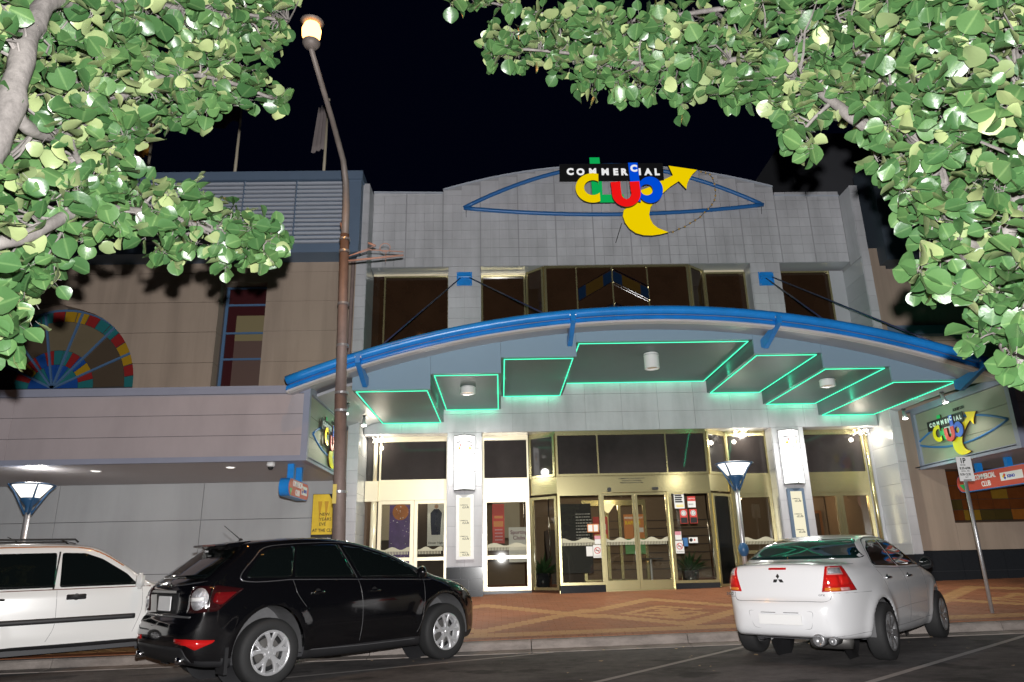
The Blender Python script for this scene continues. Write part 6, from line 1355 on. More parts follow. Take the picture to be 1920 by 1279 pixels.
def leaf_mat(name, top, under):
    m = bpy.data.materials.new(name); m.use_nodes = True; nt = m.node_tree; b = nt.nodes['Principled BSDF']; b.inputs['Roughness'].default_value = .36; b.inputs['Specular IOR Level'].default_value = 1.0
    geo = nt.nodes.new('ShaderNodeNewGeometry'); oi = nt.nodes.new('ShaderNodeObjectInfo')
    mx = nt.nodes.new('ShaderNodeMix'); mx.data_type = 'RGBA'; at = nt.nodes.new('ShaderNodeAttribute'); at.attribute_name = 'rib'; mp = nt.nodes.new('ShaderNodeMapRange'); mp.inputs[1].default_value = .86; mp.inputs[2].default_value = .97; mr_ = nt.nodes.new('ShaderNodeMix'); mr_.data_type = 'RGBA'; mr_.inputs[6].default_value = (*top, 1); mr_.inputs[7].default_value = (.15, .28, .10, 1); nt.links.new(at.outputs['Fac'], mp.inputs[0]); nt.links.new(mp.outputs[0], mr_.inputs[0]); nt.links.new(mr_.outputs[2], mx.inputs[6]); mx.inputs[7].default_value = (*under, 1); nt.links.new(geo.outputs['Backfacing'], mx.inputs[0])
    ad = nt.nodes.new('ShaderNodeMath'); ad.operation = 'ADD'; nt.links.new(geo.outputs['Random Per Island'], ad.inputs[0]); nt.links.new(oi.outputs['Random'], ad.inputs[1]); fr = nt.nodes.new('ShaderNodeMath'); fr.operation = 'FRACT'; nt.links.new(ad.outputs[0], fr.inputs[0])
    hv = nt.nodes.new('ShaderNodeHueSaturation'); mr = nt.nodes.new('ShaderNodeMapRange'); mr.inputs[3].default_value = .72; mr.inputs[4].default_value = 1.30; nt.links.new(fr.outputs[0], mr.inputs[0]); nt.links.new(mr.outputs[0], hv.inputs['Value'])
    mh = nt.nodes.new('ShaderNodeMapRange'); mh.inputs[3].default_value = .515; mh.inputs[4].default_value = .485; nt.links.new(fr.outputs[0], mh.inputs[0]); nt.links.new(mh.outputs[0], hv.inputs['Hue'])
    nt.links.new(mx.outputs[2], hv.inputs['Color']); nt.links.new(hv.outputs[0], b.inputs['Base Color'])
    n = nt.nodes.new('ShaderNodeTexNoise'); n.inputs['Scale'].default_value = 60; nt.links.new(geo.outputs['Position'], n.inputs['Vector']); bp = nt.nodes.new('ShaderNodeBump'); bp.inputs['Strength'].default_value = .25; bp.inputs['Distance'].default_value = .004; nt.links.new(n.outputs[0], bp.inputs['Height']); nt.links.new(bp.outputs[0], b.inputs['Normal'])
    MATS[name] = m
leaf_mat('leaf', (.082, .190, .062), (.36, .45, .20))
RIB = [1] + [1, 0, 0] * 6 + [1]
def add_rib(me, n): at = me.attributes.new('rib', 'FLOAT', 'POINT'); at.data.foreach_set('value', RIB * n)
LEAVES = [leaf_mesh(i) for i in range(6)]
LEAF_ME = []
for i, (v, f) in enumerate(LEAVES):
    me = bpy.data.meshes.new('leaf'); me.from_pydata([tuple(p) for p in v], [], f); me.materials.append(MATS['leaf']); add_rib(me, 1); me.polygons.foreach_set('use_smooth', [True] * len(me.polygons)); LEAF_ME.append(me)
def tree(label, twigs, limbs, radii, seed, per=(9, 13)):
    rnd = random.Random(seed); base = limbs[0][0]; t = thing('pear_tree', label, 'tree', (base[0], base[1], 0))
    off = Vector((base[0], base[1], 0)); net = []
    for i, (lb_, rd) in enumerate(zip(limbs, radii)):
        P3 = []; n = len(lb_)
        if i == 0: lb_ = [(lb_[0][0], lb_[0][1], -.1)] + list(lb_)
        n = len(lb_)
        for j in range(n - 1):
            p0, p1, p2, p3 = [Vector(lb_[max(0, min(n - 1, q))]) for q in (j - 1, j, j + 1, j + 2)]
            for k in range(4): s_ = k / 4; P3.append(.5 * ((2 * p1) + (p2 - p0) * s_ + (2 * p0 - 5 * p1 + 4 * p2 - p3) * s_ ** 2 + (3 * p1 - p0 - 3 * p2 + p3) * s_ ** 3) + Vector([rnd.uniform(-.006, .006)] * 3))
        P3.append(Vector(lb_[-1])); rr = [rd[0] + (rd[1] - rd[0]) * (k / (len(P3) - 1)) ** .8 for k in range(len(P3))]
        rr = [r * (1 + .10 * math.sin(k * 1.9)) for k, r in enumerate(rr)]
        MB().tube(P3, rr, 12).build('trunk' if i == 0 else 'branch', 'bark', t, smooth=True); net += [(p, r) for p, r in zip(P3, rr)]
    tw = MB(); items = []
    for c in twigs:
        c = Vector(c); d, p, r = min(((p - c).length, k, r) for k, (p, r) in enumerate(net) if p.z > 1.5); p = net[p][0]
        if .05 < d < 1.6:
            mid = (p + c) / 2 + Vector((rnd.uniform(-.05, .05), rnd.uniform(-.05, .05), rnd.uniform(-.02, .08))); r0 = min(.010, r * .6)
            pts = [p, p.lerp(mid, .5) + Vector((rnd.uniform(-.02, .02), 0, rnd.uniform(-.02, .02))), mid, mid.lerp(c, .5) + Vector((rnd.uniform(-.02, .02), 0, rnd.uniform(-.02, .02))), c]
            tw.tube(pts, [r0, r0 * .8, r0 * .65, r0 * .5, .003], 5)
        n = rnd.randint(*per)
        for k in range(n):
            a = Vector((rnd.gauss(0, 1), rnd.gauss(0, 1) - .25, rnd.gauss(0, 1) - .35)).normalized(); st = c + Vector((rnd.uniform(-1, 1), rnd.uniform(-1, 1), rnd.uniform(-1, 1))) * .042
            nn = Vector((rnd.gauss(0, .8), rnd.gauss(0, .8) - 1.1, rnd.gauss(0, .8) + .55)); nn = (nn - a * nn.dot(a)).normalized(); b = nn.cross(a); s = rnd.uniform(.8, 1.12)
            o = st + a * .035; tw.tube([st, o], [.0016, .0016], 3, caps=False)
            items.append(((o - Vector((0, 0, 1.3))).length, rnd.randrange(6), o, a, b, nn, s))
    tw.build('twigs', 'bark', t, kind='stuff')
    items.sort(key=lambda q: q[0])
    for (d, k, o, a, b, nn, s) in items[:300]:
        ob = bpy.data.objects.new('leaf', LEAF_ME[k]); C.objects.link(ob); ob.parent = t; q = o - off
        ob.matrix_local = Matrix(((a.x * s, b.x * s, nn.x * s, q.x), (a.y * s, b.y * s, nn.y * s, q.y), (a.z * s, b.z * s, nn.z * s, q.z), (0, 0, 0, 1)))
    V = []; F = []; nv = 0
    for (d, k, o, a, b, nn, s) in items[300:]:
        v, f = LEAVES[k]; q = o - off; Mx = np.array([[a.x, a.y, a.z], [b.x, b.y, b.z], [nn.x, nn.y, nn.z]]) * s
        V.append(v @ Mx + np.array([q.x, q.y, q.z])); F += [tuple(i + nv for i in g_) for g_ in f]; nv += len(v)
    me = bpy.data.meshes.new('foliage'); me.from_pydata(np.concatenate(V).tolist(), [], F); me.update(); add_rib(me, len(V)); link_mesh('foliage', me, 'leaf', t, smooth=True, kind='stuff')
    print('leaves', len(items))
LEFT_TWIGS=[(-2.78,3.3,3.86),(-1.79,4.83,5.75),(-2.31,3.77,4.56),(-2.15,3.9,4.15),(-2.47,2.84,3.8),(-2.62,3.87,3.63),(-1.94,4.33,5.2),(-2.13,4,4.97),(-2.42,2.93,3.12),(-2.76,3.63,4.5),(-2.35,4.28,4.25),(-2.58,3.61,3.44),(-1.76,4.78,5.33),(-2.32,3.41,4.38),(-2.63,3.25,4.37),(-2.07,4.23,4.79),(-2.49,3.74,3.69),(-2.24,3.87,3.93),(-2.65,3.36,3.25),(-2.5,3.03,3.32),(-1.94,4.77,5.9),(-1.84,4.31,4.81),(-2.41,4.29,5.46),(-2.28,3.46,3.9),(-1.72,4.98,5.93),(-2.3,3.48,3.8),(-2.55,3.66,4.37),(-2.7,3.55,3.74),(-2.41,3.96,4.44),(-1.97,4.86,5.74),(-2.61,3.25,3.86),(-2.64,3.52,3.52),(-2.7,3.87,4.33),(-2.01,4.43,4.7),(-2.34,3.96,4.58),(-2.39,2.89,3.78),(-2.46,3.84,3.8),(-2.58,4.01,4.03),(-2.47,4.36,5.06),(-2.21,4.53,4.81),(-2.2,3.78,4.7),(-2.33,4.42,4.38),(-2.28,3.69,3.93),(-1.98,4.13,5.26),(-2.61,3.37,3.95),(-2.28,4.46,5.21),(-1.96,4.16,4.25),(-2.73,3.58,4.7),(-2.27,4.17,4.92),(-1.83,4.91,6.07),(-2.55,3.94,4.66),(-2.57,3.93,4.93),(-2.63,3.18,3.58),(-2.44,3.05,3.57),(-2.25,3.71,3.67),(-2.64,3.43,3.78),(-2.44,3.82,3.63),(-2.44,2.74,3.84),(-2.31,3.73,3.48),(-1.72,4.94,4.87),(-2.1,4.07,4.49),(-1.99,4.59,5.27),(-2.58,3.53,4.49),(-2.18,4.39,4.46),(-2.04,4.59,5.17),(-2.03,4.59,4.62),(-1.86,5.11,5.09),(-2.26,3.48,4.1),(-1.93,4.88,5.62),(-2.5,3.15,3.29),(-2.31,4.5,5.63),(-2.73,3.77,3.96),(-2.54,3.58,3.96),(-2.3,3.29,3.49),(-2.48,3.37,4.05),(-2.64,3.31,3.61),(-2.37,2.83,3.9),(-2.24,4.32,4.84),(-1.94,4.69,4.99),(-1.78,4.62,4.78),(-2.13,4.05,4.26),(-1.92,4.26,4.72),(-1.95,4.27,5.45),(-2.58,4.15,5.15),(-2.66,3.34,4.32),(-2.64,3.6,4.38),(-2.55,3.26,4.07),(-2.74,3.76,4.2),(-2.43,3.55,3.76),(-1.67,5.04,6.18),(-2.4,2.77,3.96),(-2.27,3.88,4.14),(-2.35,3.3,4.38),(-2.28,4.21,4.61),(-2.14,4.46,5.11),(-1.86,4.3,5.25),(-2.67,3.6,3.96),(-2.24,3.65,4.79),(-2.68,3.69,3.69),(-2.56,2.99,3.81),(-2,4.12,4.37),(-2.33,3.75,4.12),(-2.04,4.4,5.42),(-1.83,4.38,4.5),(-2.13,4.21,5.16),(-1.78,5.07,6.15),(-2.58,3.7,4.87),(-1.72,4.65,5.45),(-1.97,4.92,5.45),(-2.64,3.39,3.53),(-2.44,3.83,4.68),(-2.45,3.71,4.86),(-2.23,3.78,3.79),(-2.55,3.48,4.68),(-2.23,4.27,4.93),(-2.35,3.14,3.15),(-2.07,4.87,5.02),(-2.12,4.46,5.25),(-2.54,3.93,3.58),(-2.37,4.24,5.2),(-2.65,3.75,4.57),(-2.29,3.83,3.63),(-2.32,4.16,4.47),(-2.47,4.04,4.05),(-2.38,3.82,4.46),(-2.09,4.55,5.24),(-2.58,3.81,4.36),(-2.05,4.04,4.32),(-1.89,4.47,5.26),(-2.32,4.28,5.36),(-2.18,4.74,4.83),(-2.2,3.91,3.88),(-1.91,4.82,4.82),(-2.12,4.56,5.08),(-1.95,4.49,5.57),(-1.87,4.79,5.78),(-2.51,4.29,5.4),(-2.1,4.43,4.84),(-2.53,3.74,4.52),(-2.19,4.34,4.31),(-1.83,5.11,5.75),(-2.71,3.86,3.69),(-2.74,3.35,3.26),(-2.84,3.38,4.59),(-2,4.17,5.12),(-2.51,4.2,4.51),(-2.26,4.02,4.54),(-1.76,4.61,5.09),(-2.22,3.65,4.58),(-1.82,4.77,5.43),(-2.47,3.71,3.78),(-2.07,4.15,4.63),(-2.26,3.56,4.07),(-1.83,4.68,4.93),(-2.6,3.66,2.69),(-2.46,4.29,3.74),(-1.89,4.62,3.34),(-2.08,4.01,3.56),(-2.6,3.49,2.46),(-2.12,4.21,3.42),(-2.33,3.94,3.41),(-2.36,4.31,3.68),(-2.27,4.68,3.77),(-1.66,4.93,3.69),(-2.58,4.02,3.25),(-2.33,3.01,2.75),(-2.31,3.22,2.42),(-2.25,4.57,3.49),(-2.62,3.53,2.69),(-2.31,3.52,3.29),(-2.04,4.28,3.45),(-2.59,3.49,2.77),(-2.68,3.37,3.24),(-2.13,4.03,3.46),(-2.31,3.09,2.87),(-1.77,4.75,3.56),(-1.88,4.41,3.39),(-2.1,4.58,3.64),(-1.96,4.66,3.67),(-2.52,3.38,3.26),(-2.54,4.14,3.29),(-2.46,4.02,3.38),(-2.56,4.03,3.37),(-2.34,4.23,3.46),(-1.67,4.79,3.45),(-2.52,3.25,2.6),(-1.98,4.33,3.68),(-2.56,3.66,3.45),(-1.99,4.33,3.36),(-2.52,3.66,3.1),(-2.28,3.04,2.41),(-2.33,3.43,3.19),(-2.71,3.34,3.13),(-2.43,3.41,2.78),(-2.25,3.63,3.42),(-2.68,3.72,3.02),(-1.69,4.69,3.65),(-2.6,4.1,3.55),(-2.61,3.93,3.09),(-2.63,3.85,2.86),(-2.11,4.81,3.69),(-2.05,4.15,3.62),(-1.9,4.64,3.44),(-2.31,2.96,2.6),(-2.7,3.56,2.41),(-2.67,3.81,3.34),(-1.82,4.65,3.7),(-2.24,3.84,3.24),(-2.02,4.63,3.78),(-2.12,3.98,3.25),(-2.76,3.46,3.05),(-2.39,3.34,2.97),(-2.52,3.54,2.43),(-1.81,4.76,3.47),(-2.54,3.28,3.08),(-2.57,3.75,2.93),(-1.97,4.9,3.73),(-2.35,3.54,3.08),(-2.54,3.66,2.99),(-2.52,3.81,2.89),(-2.58,3.54,3.18),(-1.62,4.88,3.55),(-2.2,4.36,3.31),(-2.58,3.34,2.48),(-2.55,3.43,2.85),(-1.67,4.78,3.55),(-1.85,4.69,3.53),(-2.44,4.39,3.84),(-2.15,4.52,3.87),(-2.61,3.81,2.69),(-2.6,3.62,3.36),(-1.89,4.64,3.75),(-2.21,3.71,3.49),(-1.73,4.58,3.58),(-2.7,3.4,2.9),(-2.66,3.76,2.82),(-2.22,3.7,3.38),(-2.26,4.45,3.64),(-2.18,4.53,3.38),(-2.43,4.26,3.61),(-2.47,5.24,5.23),(-3.15,4.67,5.67),(-3.26,3.98,4.93),(-2.97,4.33,5.05),(-2.77,4.91,5.83),(-3.26,4.32,4.8),(-3.09,3.96,4.99),(-2.76,5.13,5.39),(-2.87,5.59,5.49),(-3.39,4.51,4.56),(-3.1,4.79,5.26),(-2.96,3.95,4.04),(-3.07,4.9,5.44),(-3.16,4.65,5.2),(-3.12,4.27,4.17),(-2.99,4.2,4.98),(-3.08,4.06,4.88),(-2.49,5.38,6.08),(-2.54,5.55,5.93),(-3.16,4.91,4.97),(-2.71,5.58,6.37),(-3,4.67,4.97),(-2.51,5.59,5.84),(-2.99,4.47,4.9),(-2.68,5,4.81),(-2.51,5.48,6.36),(-3.21,4.39,4.08),(-2.96,4.58,5.31),(-3.13,4.22,4.58),(-3.18,4.16,4.45),(-3.23,4.67,5.08),(-3.41,4.38,4.24),(-3.23,4.28,4.92),(-2.41,5.5,6.4),(-3.02,3.82,4.36),(-2.98,5.32,6.07),(-2.71,5.12,5.83),(-3.04,4.93,4.99),(-2.81,5.48,6.21),(-3.3,4.77,4.3),(-2.79,4.91,4.75),(-3.15,3.82,4.92),(-2.96,4.25,4.47),(-2.71,5.6,6.58),(-3.47,4.38,5.25),(-2.51,5.71,6.45),(-2.6,5.18,5.65),(-2.73,5.52,5.4),(-3.21,4.07,4.31),(-3,3.92,4.39),(-3.31,4.15,4.51),(-3.26,4.78,4.75),(-3.19,4.12,4.73),(-3.11,4.65,4.24),(-3.37,4.58,5.41),(-3.17,4.77,5.61),(-2.78,4.82,4.83),(-2.97,3.92,3.92),(-2.68,5.66,6.1),(-2.82,4.98,5.6),(-2.55,5.6,6.09),(-2.54,5.64,5.6),(-2.9,5.37,6.17),(-3.03,5,5.46),(-3.28,4.91,4.73),(-2.7,4.9,4.67),(-2.57,5.92,6.21),(-2.48,5.69,6.3),(-2.66,5.02,5.12),(-3.36,4.68,5.56),(-3.36,4.57,5.26),(-3.08,5.02,4.67),(-2.37,5.44,5.5),(-3.23,4.35,4.54),(-2.9,4.84,4.97),(-3.15,5.06,5.2),(-2.86,4.72,4.58),(-3.04,5.27,5.45),(-3.06,5.24,6.2)]
RIGHT_TWIGS=[(0.06,5.15,6.28),(0.12,4.92,5.94),(-0.31,4.84,5.78),(-0.18,5.06,6.18),(-0.16,5.21,6.13),(0.06,5.18,6.06),(-0.06,5.12,6.02),(-0.32,4.76,5.85),(-0.07,4.86,5.93),(0.18,5.27,6.4),(-0.26,5.26,6.26),(0.16,4.77,5.69),(2.32,4.11,5.23),(2.79,3.23,4.06),(0.82,4.76,5.4),(1.54,4.49,4.8),(2.51,3.63,2.88),(2.93,3.71,4.51),(0.27,5.36,5.93),(2.48,2.93,3.37),(2.21,4.12,5.27),(3.12,3.29,3.93),(2.51,3.08,2.32),(3.29,3.38,4.47),(2.68,2.96,3.45),(2.34,2.93,2.52),(2.41,4.03,4.02),(2.45,3.13,2.5),(2.68,3.55,3.06),(2.33,3.58,3.5),(1.75,4.21,4.89),(2.84,3.57,3.48),(2.81,3.39,3.14),(2.34,3.28,2.29),(2.3,3.77,4.52),(2.43,3.74,3.24),(1.87,4.05,4.47),(0.52,4.89,5.62),(2.41,3.4,3.03),(1.82,4.24,5.13),(1.04,4.72,5.32),(1.42,4.51,5.33),(1.63,4.03,4.34),(2.58,3.15,4.01),(0.79,4.56,4.86),(2.42,3.82,4.29),(2.64,3,3.27),(2.9,3.43,2.85),(2.53,3.52,4.01),(2.23,4.12,4.64),(2.92,3.16,4.32),(2.99,3.24,4.2),(2.53,3.35,2.34),(1.98,4.07,4.1),(2.28,3.65,3.94),(2.37,3.64,4.37),(2.35,3.39,3.41),(1.81,3.95,4.54),(2.36,3.16,2.58),(2.58,3.88,4.07),(2.53,3.3,2.79),(2.52,3.06,2.5),(2.8,3.41,2.96),(2.27,3.26,2.54),(2.52,3.27,4.02),(2.66,3.32,4.39),(1.29,4.35,4.94),(1.96,4.35,5.16),(2.39,3.47,3.27),(0.34,5.39,5.84),(0.81,4.57,5.36),(-0.06,5.11,5.54),(2.23,3.96,4.47),(2.31,3.93,4.12),(2.71,3.11,2.98),(2.46,3.44,2.89),(2.86,3.5,3.78),(0.49,5.32,5.82),(1.08,4.92,5.26),(2.45,4.1,4.46),(0.7,4.74,5.42),(2.58,3.11,3.13),(2.24,4.2,4.38),(2.44,4,4.52),(2.53,3.15,3.88),(0.89,4.56,5.28),(2.7,3.09,3.64),(1.94,4.01,3.91),(2.34,3.12,2.46),(2.44,4.13,4.72),(2.38,3.29,3.46),(1.11,4.64,4.76),(2.37,3.61,3.42),(2.8,3.64,3.83),(2.72,3.03,3.76),(2.6,2.94,3.06),(2.42,3.41,4.59),(2.53,3.32,2.44),(1.28,4.5,4.84),(1.07,4.42,5.16),(0.48,5.28,5.54),(0.66,5.12,5.51),(1.82,4.18,5.23),(2.8,3.34,3.8),(2.72,3.27,3.48),(1.48,4.51,5.08),(2.47,3.75,4.71),(0.09,4.8,5.24),(1.71,4.03,4.53),(2.39,3.91,4.99),(2.28,3.96,4.23),(3.06,3.36,3.9),(2.53,3.12,3.67),(2.52,3.52,3.22),(1.18,4.39,4.58),(2.58,3.94,4.26),(1.02,4.69,4.75),(2.48,3.28,3.89),(1.87,4,4.32),(2.89,3.37,3.95),(2.7,3.8,4.8),(2.6,3.81,4.29),(1.99,4.13,4.25),(1.93,4.18,5.29),(2.39,3.57,2.73),(2.19,4.32,4.21),(2.87,3.44,4.13),(1.39,4.57,4.56),(0.76,5.06,5.88),(1.48,4.7,4.84),(2.93,3.2,3.43),(1.74,4.55,4.89),(2.67,3.61,4.52),(0.88,5.01,5.4),(0.72,4.78,4.94),(1.63,4.46,4.94),(2.4,3.68,4.84),(2.39,3.01,2.36),(1.78,4.55,5.03),(2.49,3.24,3.14),(2.26,3.49,3.63),(0.51,4.83,5.1),(2.41,4.05,5),(2.3,4.14,4.21),(2.45,3.68,3.11),(2.15,3.31,2.68),(2.75,3.29,2.47),(2.03,4,4.31),(2.81,3.56,3.15),(2.96,3.14,3.98),(1.98,3.9,3.75),(0.64,4.97,5.7),(0.79,4.76,4.82),(2.72,3.53,4.5),(2.09,3.93,4.83),(0.21,4.95,5.28),(0.92,4.7,4.97),(2.25,2.97,2.11),(2.87,3.31,2.9),(0.4,5.1,5.86),(0.6,5.17,5.68),(2.81,3.41,4.41),(1.52,4.72,5.06),(2.57,4.13,5.01),(2.51,3.73,4.56),(2.28,4.07,4.41),(2.63,3.55,4.72),(2.63,3.64,3.44),(2.64,2.99,3.97),(2.43,3.5,3.76),(2.65,3.39,4.53),(2.57,3.2,2.26),(1.92,4.19,4.88),(2.7,3.17,4.29),(1.6,4.43,4.63),(1.33,4.87,5.25),(2.28,3.59,3.59),(2.63,3.88,3.84),(2.17,4.39,4.84),(2.52,3.45,2.79),(2.66,3.36,2.18),(1.35,4.76,5.55),(2.84,3.62,3.67),(2.42,4.2,4.88),(0.39,5.17,5.54),(1.86,3.99,4.98),(2.47,3.91,3.54),(2.45,3.14,3.62),(1.3,4.89,5.38),(2.11,3.76,4.75),(2.54,3,3.16),(2.25,4.32,5.3),(2.23,3.43,3.19),(2.46,3.67,2.99),(1.88,4.14,4.27),(2.62,3.48,4.3),(2.31,4.26,4.95),(2.59,3.74,4.47),(2.43,3.96,3.68),(1.32,4.49,4.64),(1.22,4.92,5.11),(0.94,4.53,4.72),(0.92,4.66,5.12),(2.46,3.25,3.03),(1.9,4.4,4.7),(0.14,4.85,5.44),(2.72,3.61,3.5),(1.74,4.44,5.12),(0.74,5.1,5.59),(0.51,4.92,5.36),(2.43,3.22,3.38),(2.53,3.14,2.7),(1.82,4.2,4.39),(1.19,4.89,5.33),(1.62,4.29,4.45),(0.66,4.93,5.2),(2.3,3.47,4.13),(2.35,3.48,3.18),(1.75,4.02,4.63),(1.59,4.73,4.79),(2.57,3.66,2.81),(2.46,3.4,2.41),(2.83,2.9,3.9),(2.05,4.03,4.22),(1.36,4.34,5.04),(0.73,4.69,5.06),(2.19,3.9,4.74),(2.61,3.7,3.8),(0.86,4.58,5.17),(2.11,4.12,4.76),(2.37,2.99,2.96),(3.15,3.37,3.84),(2.12,4.29,5.41),(2.66,3.12,2.58),(2.96,3.48,3.06),(2.22,3.51,3.72),(0.02,5.01,5.33),(2.9,3.2,3.31),(2.15,4.44,5.25),(2.43,3.94,3.9),(1.69,4.59,5.2),(2.39,3.48,4.54),(2.85,3.47,2.27),(2.39,3.23,3.7),(2.23,4.27,4.65),(1.78,4.4,5.23),(2.65,3.1,3.07),(2.79,3.08,3.94),(1.02,4.67,5.41),(0.04,5.03,5.56),(2.67,3.01,4.16),(2.14,4.33,4.67),(0.23,5.35,5.73),(1.22,4.52,5.21),(2.43,3.36,2.56),(2.54,3.6,3.96),(2.46,4.06,4.32),(2.63,3.35,3.91),(2.4,3.06,2.78),(3.01,3.25,3.59),(2.17,4.09,4.15),(0.35,4.94,5.57),(2.82,3.22,3.54),(1.1,4.95,5.13),(1.75,4.27,4.4),(2.52,3.41,4.1),(2.73,3.88,4.73),(2.69,3.25,4.43),(2.43,3.77,4.6),(2.55,3.47,3.73),(2.54,3.23,2.34),(2.4,3.31,3.36),(2.37,3.68,2.73),(1.3,4.47,5.17),(1.4,4.68,5.08),(2.43,4.08,4.88),(2.56,3.44,4.5),(2.76,3.26,4.2),(2.27,3.84,5),(2.72,3.03,3.03),(0.92,4.97,5.07),(1.42,4.17,4.69),(0.34,5.36,5.59),(3.47,4.04,4.36),(2.16,5.4,5.99),(3.52,4.51,4.38),(2.17,5.71,6.21),(3.16,4.76,5.19),(1.48,5.61,6.15),(1.41,6.15,6.2),(3.13,3.89,3.93),(1.76,5.61,6.11),(1.88,5.31,6.02),(3.24,4.02,4.91),(3.12,4.98,5.02),(2.85,4.57,5.06),(3.49,4.46,4.64),(2.74,4.42,4.45),(3.34,4.72,4.74),(3.51,4.27,4.81),(3.14,4.14,3.53),(2.92,4.51,5.43),(3.42,4.41,4.16),(3.57,4.02,4.8),(1.66,5.43,6.07),(2.57,5.25,5.51),(3.33,3.89,4.71),(1.88,5.81,5.82),(3.34,4.08,4.23),(2.94,4.46,5.07),(3.18,4.22,4.76),(2.08,5.47,5.47),(3.67,4.34,5.36),(1.77,5.35,5.67),(3.06,4.6,4.3),(1.4,6.07,6.27),(2.67,4.82,5.25),(2.62,4.96,5.2),(2.24,5.42,5.57),(3.01,4.21,3.57),(2.92,4.84,5.22),(2.42,5.4,5.57),(3.21,4.12,3.18),(3.45,4.18,4.62),(2.74,4.38,4.1),(3.08,3.73,3.48),(2.99,3.85,3.22),(1.56,5.47,5.79),(3.13,4.3,5.25),(1.58,5.94,6.09),(2.29,5.63,5.89),(3.01,3.91,2.94),(3.09,4.78,5.46),(2.75,4.69,4.5),(2.57,5.51,6.23),(3.18,4.24,3.13),(3.16,4.88,4.81),(3.29,4.47,4.82),(3.11,4.15,4.45),(2.97,4.37,5.22),(2.04,5.73,5.69),(2.84,5.17,5.96),(2.67,5.16,5.17),(2.72,4.79,4.95),(3.39,4.28,3.89),(3.2,3.99,4.39),(2.88,4.7,5),(3.2,4.61,4.26),(3.74,4.28,4.72),(2.88,5.02,5.02),(3.4,4.38,5.3),(2.34,5.24,5.31),(2.45,5.32,5.93),(3.07,4.69,4.48),(2.61,4.92,5.29),(3.06,5.04,5.84),(2.84,4.69,4.81),(3.61,4.17,5.12),(2.59,4.91,5.59),(2.51,5.35,5.6),(1.92,5.58,5.69),(3.32,4.39,4.46),(1.67,5.89,6),(2.67,5.42,5.81),(3.06,4.16,3.87),(3.52,4.59,5.36),(2.85,4.49,4.4),(2.19,5.31,5.82),(2.07,5.36,5.79),(1.17,5.69,5.75),(1.89,5.65,6.1),(3.38,4.45,3.83),(3.22,4.01,5.02),(3.24,4.17,3.48),(3.58,4,5.04),(1.81,5.47,5.45),(3.08,4.47,4.28),(3.18,4.52,5.42),(2.3,5.28,5.57),(3.27,3.98,3.86),(3.06,4.29,3.48),(3.1,3.8,3.35),(3,4.42,5.14),(1.49,5.65,6.05),(1.48,5.94,6.02),(1.69,5.88,6.46),(1.52,6.11,6.67),(3.3,4.46,4.32),(3.3,4.64,5.07),(3.51,4.39,4.53),(2.71,4.59,4.79),(1.91,5.31,5.55),(3.26,4.43,3.62),(2.31,5.39,5.48),(3.47,4.12,4.33)]
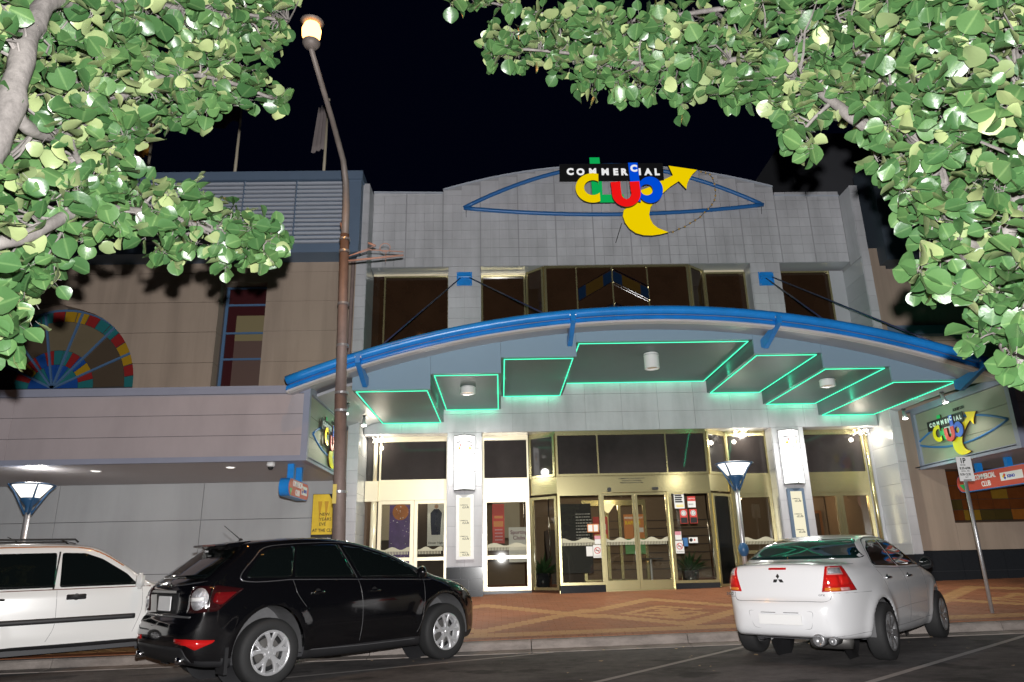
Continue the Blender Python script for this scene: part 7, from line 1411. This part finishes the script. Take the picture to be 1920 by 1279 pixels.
LEFT_LIMBS=[[(-2.63,3,0.53),(-2.91,3,1.68),(-2.69,2.9,2.33),(-2.47,2.9,2.78),(-2.41,3,3.16),(-2.38,3.05,3.52),(-2.41,3.1,3.88),(-2.43,3.2,4.27),(-2.48,3.3,4.82)],
[(-2.6,2.9,2.53),(-2.47,3.1,2.74),(-2.33,3.3,2.92),(-2.3,3.6,3.21),(-2.26,4,3.42),(-2.11,4.3,3.51),(-1.91,4.6,3.54),(-1.68,4.8,3.59)],
[(-2.36,3.05,3.55),(-2.39,3.2,3.47),(-2.4,3.5,3.63),(-2.38,3.8,4.02),(-2.32,4,4.32),(-2.19,4.2,4.56),(-1.99,4.5,4.74),(-1.73,4.8,4.8)],
[(-2.43,3.15,4.02),(-2.41,3.2,4.25),(-2.41,3.4,4.44),(-2.4,3.6,4.66),(-2.26,4,4.96),(-2.01,4.4,5.28),(-1.66,4.8,5.53)],
[(-2.4,3.15,4.09),(-2.52,3.1,4.11),(-2.69,3.1,4.25)],
[(-2.4,3.5,3.63),(-2.47,3.9,3.6),(-2.46,4.1,3.95),(-2.52,4.3,4.23)],
[(-2.47,2.9,2.78),(-2.47,3.2,2.65),(-2.47,3.4,2.5)]]
RIGHT_LIMBS=[[(2.97,3.2,0.34),(2.95,3.2,1.36),(2.75,3.25,1.8),(2.62,3.3,2.04),(2.55,3.3,2.23),(2.54,3.35,2.44),(2.53,3.4,2.65),(2.53,3.5,2.98),(2.54,3.6,3.33),(2.52,3.7,3.7),(2.51,3.8,3.97),(2.5,3.9,4.21)],
[(2.54,3.65,3.54),(2.52,3.75,3.79),(2.42,3.85,3.87),(2.32,3.9,3.93),(2.23,4,4.16),(2.14,4.2,4.52),(2.1,4.3,4.73),(1.87,4.5,4.9),(1.57,4.7,4.99),(1.19,4.85,5.14),(0.69,5,5.36),(0.16,5.1,5.5)],
[(2.53,3.4,2.65),(2.68,3.3,2.97),(2.85,3.3,3.45),(2.9,3.3,3.86),(3.08,3.3,4.33)],
[(2.79,3.3,3.29),(2.84,3.5,3.9),(2.92,3.6,4.17),(2.95,3.7,4.45),(3.05,3.8,4.79)],
[(2.5,3.9,4.21),(2.5,4.1,4.66),(2.31,4.4,5.15),(2.1,4.6,5.48),(1.46,4.9,5.65),(0.81,5.1,5.78),(-0.11,5.2,6.1)],
[(2.23,4,4.16),(2.11,4.1,4.07),(2.02,4.1,3.94)],
[(2.52,3.4,2.72),(2.43,3.5,2.8),(2.32,3.5,2.86)],
[(2.54,3.33,2.35),(2.47,3.4,2.34),(2.45,3.5,2.36)]]
LEFT_RADII=[(0.12, 0.04), (0.045, 0.012), (0.04, 0.012), (0.05, 0.012), (0.035, 0.02), (0.022, 0.008), (0.03, 0.01)]
RIGHT_RADII=[(0.115, 0.035), (0.05, 0.01), (0.05, 0.02), (0.035, 0.015), (0.035, 0.01), (0.015, 0.008), (0.02, 0.008), (0.018, 0.008)]

tree('broad leafed green street tree reaching in from the left edge', LEFT_TWIGS, LEFT_LIMBS, LEFT_RADII, 4)
tree('broad leafed green street tree arching over the club from the right edge', RIGHT_TWIGS, RIGHT_LIMBS, RIGHT_RADII, 9)
